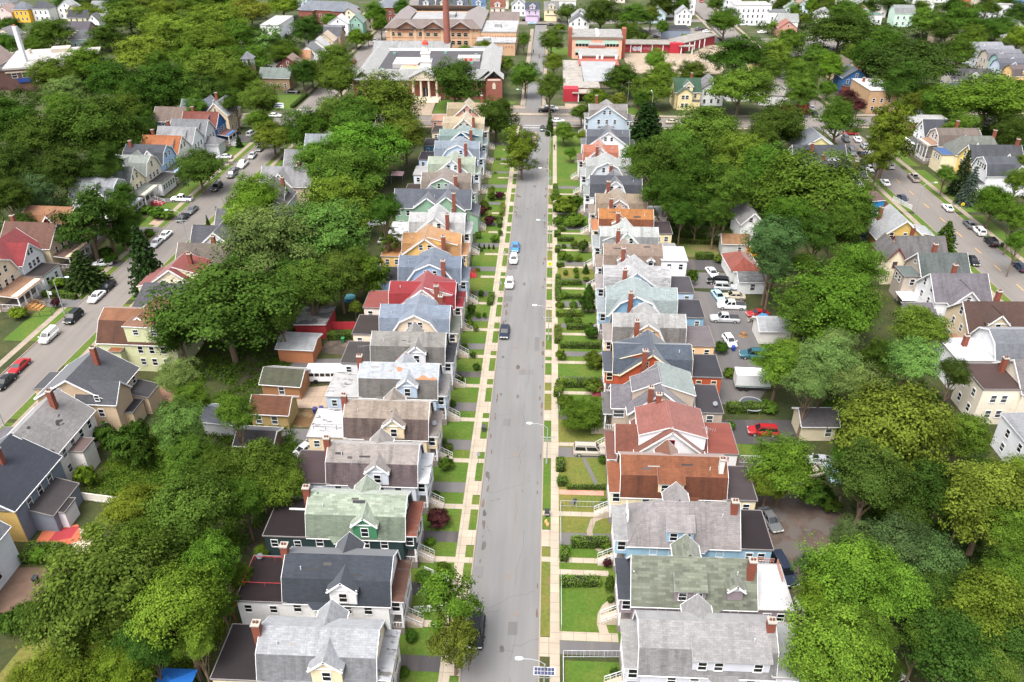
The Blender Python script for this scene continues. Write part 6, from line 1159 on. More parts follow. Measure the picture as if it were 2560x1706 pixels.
# ------------------------------------------------------------------ street furniture, fences, small things
LAMPW = mat('plain', '#c0c4c6', .5, rough=.5); HEADG = mat('plain', '#cfe6e0', .8)
def lamp(x, y, dx, dy, h=8.2, head='grey street lamp', solar=False, cross=True, wood=False):
    o = thing('street_lamp', place_label(head, x, y), 'street lamp', (x, y, .12), 0, 'street lamps')
    b = MB(); b.tube((0, 0, 0), (0, 0, .5), .17, .15, 8); b.tube((0, 0, .5), (0, 0, h-.6), .1, .075, 8); b.build('pole', LAMPW, o)
    b = MB(); p = [(0, 0, h-.6), (dx*.25, dy*.25, h-.1), (dx*.6, dy*.6, h+.12), (dx, dy, h+.15)]; [b.tube(q, r, .05, .045, 6) for q, r in zip(p, p[1:])]; b.build('arm', LAMPW, o)
    b = MB(); q = Vector((dx, dy, 0)).normalized(); b.loft([[(dx+q.x*s-q.y*w_, dy+q.y*s+q.x*w_, h+.15+t) for w_, t in ((-w, 0), (w, 0), (w*.7, .16), (-w*.7, .16))] for s, w in ((-.05, .1), (.25, .2), (.6, .18), (.78, .08))]); b.build('lamp_head', HEADG, o)
    if cross:
        b = MB(); b.bar((-1.1, 0, h-2.4), (1.1, 0, h-2.4), .09); b.bar((-.8, .02, h-2.9), (.8, .02, h-2.9), .07)
        for k in (-1, -.5, .5, 1): b.tube((k, 0, h-2.4), (k, 0, h-2.15), .05, n=6)
        b.build('cross_arm', LAMPW, o)
    if solar:
        b = MB(); b.slab([(-1.15, -.35, h-2.0), (1.15, -.35, h-2.0), (1.15, .35, h-1.55), (-1.15, .35, h-1.55)], .06); pn = b.build('solar_panel', mat('plain', '#d8dade'), o); b = MB()
        for i in range(6):
            for j in range(2): x0 = -1.08+i*.36; t0 = -.31+j*.32; zz = lambda v: h-1.775+v*.643+.006; b.poly([(x0, t0, zz(t0)), (x0+.33, t0, zz(t0)), (x0+.33, t0+.29, zz(t0+.29)), (x0, t0+.29, zz(t0+.29))])
        b.build('solar_cell', mat('plain', '#2b3560', .5, rough=.7), pn)
    return o
for x, y, s in ((1.0, 53.6, True), (1.0, 93.9, False), (1.0, 129.8, False), (.9, 170, False), (.85, 205, False), (.8, 239, False)): lamp(x, y, -2.35, 0, 7.4, solar=s)
lamp(lerp(LST, 135.5)-5.2, 135.5, 2.6, 0, cross=False); lamp(lerp(LST, 170)+5.2, 170, -2.8, 0); lamp(lerp(RST, 196)-5.6, 196, 2.8, .4, cross=False)
lamp(89.5, 283.5, 2.4, .6, cross=False); lamp(36, 281, -.3, 2.2, cross=False); lamp(-78.5, 384, 2.6, 0, cross=False); lamp(lerp(LST, 99)+5.2, 99, -2.4, 0, cross=False); lamp(-2.0, 376, -2.6, 0, cross=False); lamp(-9.4, 292, -1.6, 0, 6, cross=False)
def upole(x, y, h=10):
    o = thing('utility_pole', place_label('thin wooden utility pole', x, y), 'utility pole', (x, y, .12), 0, 'utility poles'); b = MB(); b.tube((0, 0, 0), (0, 0, h), .13, .09, 7); b.build('pole', mat('bark', '#8a8278', .6), o); b = MB(); b.bar((-1, 0, h-.7), (1, 0, h-.7), .1); b.build('cross_arm', mat('bark', '#8a8278', .6), o)
for p in ((28, 287, 11), (-129, 343, 12), (-78, 322, 10), (98, 300, 10), (86.6, 222, 9), (111, 204, 9)): upole(*p)
def sign(x, y, h, shape, colr, label, cat='sign'):
    o = thing('road_sign', label, cat, (x, y, .12), 0); b = MB(); b.tube((0, 0, 0), (0, 0, h), .035, n=6); b.build('post', METAL, o); b = MB()
    pts = {'d': [(0, -.48), (.48, 0), (0, .48), (-.48, 0)], 'r': [(-.25, -.3), (.25, -.3), (.25, .3), (-.25, .3)], 'p': [(-.42, -.42), (.42, -.42), (.42, .15), (0, .48), (-.42, .15)]}[shape]
    A = [(u, -.05, h+w) for u, w in pts]; B = [(u, -.02, h+w) for u, w in pts]; b.loft([A, B]); pl = b.build('sign_plate', mat('plain', colr, .8), o)
    if shape == 'p':
        b = MB()
        for dx in (-.13, .13): b.tube((dx, -.06, h+.12), (dx, -.07, h+.12), .07, n=8); b.bar((dx, -.06, h+.04), (dx, -.06, h-.16), .1, .02); b.bar((dx, -.06, h-.16), (dx-.07, -.06, h-.36), .05, .02); b.bar((dx, -.06, h-.16), (dx+.07, -.06, h-.36), .05, .02)
        b.build('walking_figures', mat('plain', '#1a1a1a'), pl)
sign(1.15, 157.6, 2.6, 'p', '#e8e614', 'fluorescent yellow school crossing sign beside the right pavement of the main road')
sign(lerp(RST, 197)+6.2, 197, 2.6, 'p', '#f2d21c', 'yellow school crossing sign on the far side of the right street')
sign(-101, 282.4, 2.6, 'p', '#e6d81a', 'small yellow sign by the lawn at the left crossroads')
for i, (x, y) in enumerate(((-9.3, 92.6), (-9.2, 148.2), (-9.2, 163))): sign(x, y, 2.5, 'r', '#9aa0a2', place_label('plain grey kerbside sign', x, y))
o = thing('banner_sign', 'white banner sign with blue lettering bands at the left crossroads lawn', 'sign', (-97.6, 283.4, .12), 0); b = MB(); b.box(-2.6, 2.6, -.04, .04, .8, 2.6); b.build('banner', WHITE, o); b = MB(); b.box(-2.2, 2.2, -.06, -.04, 1.9, 2.3); b.box(-1.8, 1.8, -.06, -.04, 1.2, 1.5); b.build('lettering_band', mat('plain', '#5c7cc0'), o); b = MB(); [b.box(x-.06, x+.06, -.03, .03, 0, .8) for x in (-2.3, 2.3)]; b.build('post', METAL, o)
o = thing('yard_sign', 'white post with hanging sign on the lawn of the beige house', 'sign', (-103.2, 141.6, .12), 0); b = MB(); b.box(-.06, .06, -.06, .06, 0, 1.9); b.box(-.06, .9, -.05, .05, 1.6, 1.7); b.build('post', WHITE, o); b = MB(); b.box(.2, .8, -.02, .02, .95, 1.5); b.build('sign_plate', WHITE, o)
def fence(pts, h, colr, kind, label, cat='fence'):
    o = thing('fence', label, cat, (pts[0][0], pts[0][1], .12), 0); x0, y0 = pts[0]; m = mat('plain', colr, .75)
    for (ax, ay), (bx, by) in zip(pts, pts[1:]):
        L = math.dist((ax, ay), (bx, by)); n = max(1, round(L/2.4)); A = lambda t: (ax-x0+(bx-ax)*t, ay-y0+(by-ay)*t)
        for i in range(n+1): b = MB(); p = A(i/n); b.tube((*p, 0), (*p, h+.06), .04 if kind != 'board' else .07, n=6); b.build('post', m, o)
        b = MB(); p, q = A(0), A(1)
        if kind == 'board': b.slab([(*p, .05), (*q, .05), (*q, h), (*p, h)], .05); [b.bar((*p, z), (*q, z), .1) for z in (.3, h-.1)]
        elif kind == 'lattice':
            for i in range(int(L/.5)): b.bar((*A(i*.5/L), .05), (*A(min(1, (i*.5+1)/L)), h), .035); b.bar((*A(i*.5/L), h), (*A(min(1, (i*.5+1)/L)), .05), .035)
            b.bar((*p, h), (*q, h), .06); b.bar((*p, .06), (*q, .06), .06)
        else:
            b.bar((*p, h), (*q, h), .05); b.bar((*p, .12), (*q, .12), .04); k = int(L/(.16 if kind == 'picket' else .5))
            for i in range(k): b.bar((*A(i/k), .05), (*A(i/k), h), .045 if kind == 'picket' else .02)
        b.build('panel', m, o)
fence([(-14.6, 71.6), (-11.3, 70.2), (-11.2, 65.6), (-15, 65.2)], 1.0, '#f0f0f0', 'picket', 'white picket railing around the front lawn of the dark green house')
fence([(3.2, 46), (3.2, 59.6), (10.4, 59.9)], 1.2, '#b9c0c0', 'wire', 'thin grey chain-link fence round the nearest right front lawn')
fence([(3.05, 63.4), (3.05, 71.6)], 1.1, '#a8b0ac', 'wire', 'low wire fence along the pavement before the mossy roofed mauve house')
fence([(3.05, 76.8), (3.05, 84.6), (10, 84.6)], 1.1, '#a8b0ac', 'wire', 'wire fence round the lawn of the light blue hip-roofed house')
fence([(3.0, 107.4), (3.0, 115.6)], 1.1, '#a8b0ac', 'wire', 'wire fence beside the pavement before the burnt orange house')
fence([(30.4, 95.4), (34.5, 95.4), (41.5, 95.2), (46, 95.0)], 1.4, '#c9cdd4', 'lattice', 'pale lattice fence between the car yard and the driveway lawn')
fence([(-41.2, 131.8), (-35, 132)], 1.8, '#b8303a', 'board', 'red board fence behind the red-roofed row house')
fence([(70.4, 136.6), (78, 137)], 2.0, '#c98a3c', 'board', 'new orange timber fence behind the white house with purple-grey roof')
fence([(66, 127), (77, 125.6)], 1.4, '#8a9aa0', 'wire', 'grey garden fence behind the beige house with dark brown roof')
fence([(-68, 83), (-60, 82), (-53, 80.5)], 1.5, '#e6e0d4', 'board', 'pale board fence behind the navy-roofed house')
fence([(-112, 139.6), (-100.2, 139.6), (-98.8, 134.6), (-112, 132)], 1.1, '#2f3a34', 'wire', 'dark green wire fence round the lawn of the beige house at the left edge')
fence([(-101, 118.5), (-101.4, 114), (-112, 113)], 1.5, '#f0f0f2', 'board', 'white board fence at the left edge beside the pavement')
fence([(-84.4, 111.6), (-83.4, 118.4)], 1.1, '#3a3c3c', 'wire', 'dark wire fence along the pavement before the sage house')
fence([(92.5, 205.4), (95, 199)], 1.2, '#f0f0f0', 'picket', 'white picket fence beside the small bright blue house')
fence([(108, 380), (104, 420)], 1.8, '#8a8f90', 'wire', 'tall chain-link fence beside the far car park')
fence([(-43, 84), (-36.4, 84.4)], 1.2, '#3f4444', 'wire', 'dark wire fence behind the brown-stained gambrel house')
def simple(name, label, cat, x, y, parts, rz=0, z=.13, group=None):
    o = thing(name, label, cat, (x, y, z), R_(rz), group)
    for nm, b, m in parts: b.build(nm, m, o)
    return o
def seg_digits(o):                                                       # painted house number 343 built from strokes
    b = MB(); SG = {'3': ((0, 1, 1, 1), (0, .5, 1, .5), (0, 0, 1, 0), (1, 0, 1, 1)), '4': ((0, .5, 0, 1), (0, .5, 1, .5), (1, 0, 1, 1))}
    for i, d in enumerate('343'):
        for a, c, e, f in SG[d]: X = lambda t: -.2+.15*i+.1*t; Z = lambda t: .4+.26*t; b.bar((X(a), -.3-.03*c, Z(c)), (X(e), -.3-.03*f, Z(f)), .035, .02)
    b.build('painted_number', WHITE, o)
def bin_(x, y, colr, label, rz=0, numbered=False):
    a = MB(); a.loft([[(s*w, t*w*1.1, z) for s, t in ((-1, -1), (1, -1), (1, 1), (-1, 1))] for z, w in ((.05, .22), (.95, .3))]); l = MB(); l.slab([(-.33, -.38, .98), (.33, -.38, .98), (.33, .38, 1.06), (-.33, .38, 1.06)], .06); w = MB(); [w.tube((s*.3, .3, .12), (s*.36, .3, .12), .12, n=8) for s in (-1, 1)]
    o = simple('wheelie_bin', label, 'bin', x, y, (('container', a, mat('plain', colr)), ('lid', l, mat('plain', colr)), ('wheel', w, DARK)), rz)
    if numbered:
        seg_digits(o)
bin_(1.15, 82.6, '#2a2d30', 'black wheelie bin numbered 343 standing on the right verge', 0, True)
for x, y, c, l in ((49, 100.6, '#2444a0', 'blue recycling drum beside the beige garage'), (-37.6, 104.9, '#3a3a78', 'dark blue bin behind the taupe gambrel house'), (-36.6, 105.2, '#3a3a80', 'dark blue bin next to another behind the taupe gambrel house'), (107, 178.6, '#2444a0', 'blue bin on the far pavement of the right street'), (107.6, 176.6, '#33363a', 'charcoal bin on the far pavement of the right street'), (4.6, 103.8, '#2c3f44', 'dark bin behind the hedge of the taupe house'), (-38, 127.2, '#2c8a4a', 'green tub in the dirt yard behind the peach house'), (-9.2, 101.4, '#4a4c4e', 'grey bin on the left verge before the patched blue house'), (41.2, 161.6, '#33383c', 'grey bin beside the reddish hip-roofed garage'), (-64, 67.6, '#2a3034', 'black bin behind the white house at the lower left edge'), (35.6, 127.6, '#2444a0', 'blue bin in the yard behind the peach streaked-roof house')): bin_(x, y, c, l)
b = MB(); b.tube((-.45, 0, .3), (.45, 0, .3), .29, .25, 12); l = MB(); l.tube((-.5, 0, .3), (-.45, 0, .3), .31, .31, 12); simple('barrel', 'black barrel lying on its side on the fenced lawn', 'barrel', 5.0, 85.4, (('drum', b, DARK), ('lid', l, mat('plain', '#8a8d90'))), 60)
def trampoline(x, y):
    m = MB(); m.tube((0, 0, .82), (0, 0, .84), 1.9, n=28); r = MB()
    for k in range(28): a, c = 2*math.pi*k/28, 2*math.pi*(k+1)/28; r.bar((2.0*math.cos(a), 2.0*math.sin(a), .86), (2.0*math.cos(c), 2.0*math.sin(c), .86), .16, .1)
    l = MB(); [l.tube((2*math.cos(a), 2*math.sin(a), 0), (2*math.cos(a), 2*math.sin(a), .82), .04, n=6) for a in np.linspace(0, 5.24, 6)]
    simple('trampoline', 'round trampoline in the back yard beside the truck trailer', 'trampoline', x, y, (('mat', m, mat('plain', '#4c5058')), ('rim', r, mat('plain', '#a9adb2')), ('leg', l, METAL)))
trampoline(35.2, 109.6)
b = MB(); b.box(-3, 3, -1.25, 1.25, .9, 3.3); t = MB(); t.box(-3.03, 3.03, -1.28, 1.28, 3.3, 3.36); s = MB(); s.box(-3.01, 3.01, -1.26, -1.25, 1.0, 1.18); w = MB(); [w.tube((x, y*1.0, .45), (x, y*1.25, .45), .45, n=12) for x in (-2, -1) for y in (-1, 1)]; e = MB(); e.box(1.9, 2.6, -.9, .9, .5, .9)
simple('box_trailer', 'white box trailer parked behind the burnt orange house', 'trailer', 36.4, 115.6, (('box', b, mat('siding', '#dfe2e2')), ('roof', t, WHITE), ('stripe', s, mat('plain', '#3f7a70')), ('wheel', w, TYRE), ('frame', e, DARK)), -2)
def bus(x, y, rz, colr, name, label, L=8.5, yb=True):
    b = MB(); hw = 1.15; b.loft([[(u, -w, .5), (u, w, .5), (u, w, z*.8), (u, w*.86, z), (u, -w*.86, z), (u, -w, z*.8)] for u, w, z in ((-L/2, hw*.96, 2.75), (-L/2+.2, hw, 2.9), (L/2-1.6, hw, 2.9), (L/2-1.3, hw, 2.8))]); b.box(L/2-1.3, L/2, -hw*.85, hw*.85, .5, 1.5)
    t = MB(); t.slab([(-L/2+.1, -hw*.84, 2.93), (L/2-1.6, -hw*.84, 2.93), (L/2-1.6, hw*.84, 2.93), (-L/2+.1, hw*.84, 2.93)], .04); parts = [('body', b, mat('plain', colr, .8, rough=.35)), ('roof', t, WHITE if yb else mat('plain', '#f0f0f2'))]
    for k in range(6):
        for s in (-1, 1): w = MB(); u = -L/2+.5+k*.95; w.box(u, u+.8, s*(hw+.005)-.01, s*(hw+.005)+.01, 1.55, 2.2); parts.append(('window', w, GLASS))
    for u in (-L/2+1.5, L/2-1.6):
        for s in (-1, 1): w = MB(); w.tube((u, s*.85, .45), (u, s*(hw+.02), .45), .45, n=12); parts.append(('wheel', w, TYRE))
    w = MB(); w.poly([(L/2-1.28, -.9, 1.55), (L/2-1.28, .9, 1.55), (L/2-1.28, .9, 2.5), (L/2-1.28, -.9, 2.5)]); parts.append(('windshield', w, GLASS)); simple(name, label, 'bus', x, y, parts, rz)
bus(50.5, 168.5, 8, '#e89a14', 'school_bus', 'yellow school bus half hidden beside the pale grey garage'); bus(-37.2, 114.6, 3, '#eceef0', 'minibus', 'long white minibus behind the dark grey gambrel house', 8, False)
def canopy(x, y, w, colr, label, z=2.3):
    b = MB(); h = w/2
    for i in range(4): c = [(-h, -h), (h, -h), (h, h), (-h, h)]; b.slab([(*c[i], z), (*c[(i+1) % 4], z), (0, 0, z+.8)], .04)
    l = MB(); [l.tube((u, v, 0), (u, v, z), .04, n=6) for u in (-h+.1, h-.1) for v in (-h+.1, h-.1)]; simple('canopy_tent', label, 'canopy', x, y, (('cover', b, mat('plain', colr, .8)), ('leg', l, METAL)))
canopy(-42, 213.5, 3.4, '#e8bcc0', 'pale pink canopy tent behind the white moss-roofed house'); canopy(-121.6, 175.6, 3.2, '#d81e5c', 'magenta canopy tent among the trees by the dark red house'); canopy(-39.4, 52.4, 4, '#1f74d0', 'large blue canopy beneath the trees behind the nearest gambrel house', 2.4); canopy(74.4, 146.6, 4, '#f2f2f2', 'white awning behind the taupe house with green-grey roof')
b = MB(); b.tube((0, 0, 0), (0, 0, .7), 1.3, n=20); w = MB(); w.tube((0, 0, .7), (0, 0, .72), 1.22, n=20); simple('paddling_pool', 'round blue pool under the sparse tree behind the light blue house', 'pool', -40.4, 144, (('wall', b, mat('plain', '#3f8ab8')), ('water', w, mat('plain', '#7fd0e0', .8, rough=.1))))
rg = random.Random(4); b = MB()
for i in range(34): x, y = rg.uniform(-2.2, 2.2), rg.uniform(-1.2, 1.2); b.bar((x, y, rg.uniform(.1, .5)), (x+rg.uniform(-.8, .8), y+rg.uniform(-.6, .6), rg.uniform(.3, 1.1)), rg.uniform(.06, .25))
t = MB(); n = 9; t.loft([[(1.6+r*math.cos(6.283*k/n)*rg.uniform(.85, 1.1), .3+r*.8*math.sin(6.283*k/n), z) for k in range(n)] for r, z in ((1.4, .05), (1.25, .55), (.7, 1.0), (.1, 1.1))]); simple('junk_pile', 'heap of scrap timber partly under a blue tarpaulin in the car yard', 'junk pile', 42.3, 139.6, (('scrap', b, mat('dirt', '#b8b0a8', .6)), ('tarpaulin', t, mat('plain', '#2f8ac0'))))
b = MB(); b.loft([[(r*math.cos(6.283*k/10)*(1+.15*(k % 2)), r*math.sin(6.283*k/10), z) for k in range(10)] for r, z in ((.9, 0), (.6, .3), (.55, .7))]); simple('tree_stump', 'big sawn tree stump in the car yard', 'stump', 38.6, 133.2, (('wood', b, mat('bark', '#8a6a4c', .7)),))
b = MB(); b.loft([[(r*math.cos(6.283*k/8)*rg.uniform(.8, 1.2), r*.7*math.sin(6.283*k/8), z) for k in range(8)] for r, z in ((.8, 0), (.6, .18), (.2, .28))]); simple('sand_heap', 'small pale heap of sand on the car yard asphalt', 'heap', 35, 132.3, (('sand', b, mat('dirt', '#d8c4a4', .7)),))
for x, y, l in ((1.05, 81.2, 'tan paper yard bags beside the black bin on the right verge'),): b = MB(); [b.loft([[(dx+r*math.cos(6.283*k/7), dy+r*math.sin(6.283*k/7), z) for k in range(7)] for r, z in ((.24, 0), (.27, .3), (.15, .55))]) for dx, dy in ((0, 0), (.2, -.55))]; simple('yard_bag', l, 'bag', x, y, (('sack', b, mat('plain', '#d8a468')),))
b = MB(); b.box(-1, 1, -.4, .4, 0, .45); d = MB(); d.box(-.9, .9, -.3, .3, .45, .48); p = MB(); [p.tube((x, 0, .45), (x+.1, .05, .8), .2, .02, 6) for x in (-.6, 0, .6)]; simple('planter_box', 'wooden planter box on the dirt yard at the lower left', 'planter', -60.6, 66.4, (('box', b, mat('plain', '#b88a5c')), ('soil', d, mat('dirt', '#4a3a2c')), ('seedling', p, mat('plain', '#4a8a3a'))), 40)
# people, far off and small: one continuous skinned body each, hair and clothes as parts
def person(x, y, rz, label, top, legs, skin='#a8765a'):
    o = thing('person', label, 'person', (x, y, .13), R_(rz))
    J = [(0, 0, .95), (0, 0, 1.2), (0, .01, 1.42), (0, .02, 1.53), (0, .03, 1.66), (0, .02, 1.76), (-.1, 0, .9), (-.11, .16, .5), (-.11, .2, .08), (-.11, .32, .04), (.1, 0, .9), (.11, -.1, .5), (.11, -.26, .1), (.11, -.15, .04), (-.19, 0, 1.4), (-.24, -.1, 1.14), (-.23, .02, .9), (.19, 0, 1.4), (.24, .08, 1.14), (.23, .2, .92)]
    E = [(0, 1), (1, 2), (2, 3), (3, 4), (4, 5), (0, 6), (6, 7), (7, 8), (8, 9), (0, 10), (10, 11), (11, 12), (12, 13), (2, 14), (14, 15), (15, 16), (2, 17), (17, 18), (18, 19)]
    Rr_ = [.14, .13, .13, .06, .1, .07, .09, .065, .045, .04, .09, .065, .045, .04, .06, .045, .035, .06, .045, .035]
    me = bpy.data.meshes.new('body'); me.from_pydata(J, E, []); me.materials.append(mat('plain', skin)); bo = link('body', me, o); m = bo.modifiers.new('skin', 'SKIN')
    for v, r in zip(me.skin_vertices[0].data if me.skin_vertices else [], Rr_): v.radius = (r, r*.85)
    sub = bo.modifiers.new('sub', 'SUBSURF'); sub.levels = sub.render_levels = 1
    b = MB(); b.loft([[(r*math.cos(6.283*k/10), r*.7*math.sin(6.283*k/10)+.01, z) for k in range(10)] for r, z in ((.19, .86), (.185, 1.1), (.22, 1.38), (.12, 1.48))]); b.tube((-.2, 0, 1.4), (-.25, -.1, 1.14), .075, .06); b.tube((.2, 0, 1.4), (.25, .08, 1.14), .075, .06); b.build('shirt', mat('plain', top), o)
    b = MB(); b.loft([[(r*math.cos(6.283*k/10), r*.75*math.sin(6.283*k/10), z) for k in range(10)] for r, z in ((.17, .78), (.185, .9))]); b.tube((-.1, 0, .88), (-.11, .16, .5), .1, .08); b.tube((-.11, .16, .5), (-.11, .2, .1), .08, .065); b.tube((.1, 0, .88), (.11, -.1, .5), .1, .08); b.tube((.11, -.1, .5), (.11, -.25, .12), .08, .065); b.build('trousers', mat('plain', legs), o)
    b = MB(); b.loft([[(r*math.cos(6.283*k/10), .015+r*math.sin(6.283*k/10), z) for k in range(10)] for r, z in ((.1, 1.68), (.115, 1.74), (.08, 1.81), (.02, 1.83))]); b.build('hair', mat('plain', '#241c18'), o)
person(2.1, 243.5, 0, 'person in dark clothes walking on the right pavement near the far crossroads', '#3a3038', '#2a2a30'); person(-7.6, 381, 20, 'person in a dark top on the far school road', '#34384a', '#4a4038'); person(-4.8, 372, 190, 'person in an olive jacket walking down the far school road', '#5a5c30', '#2c2c30')

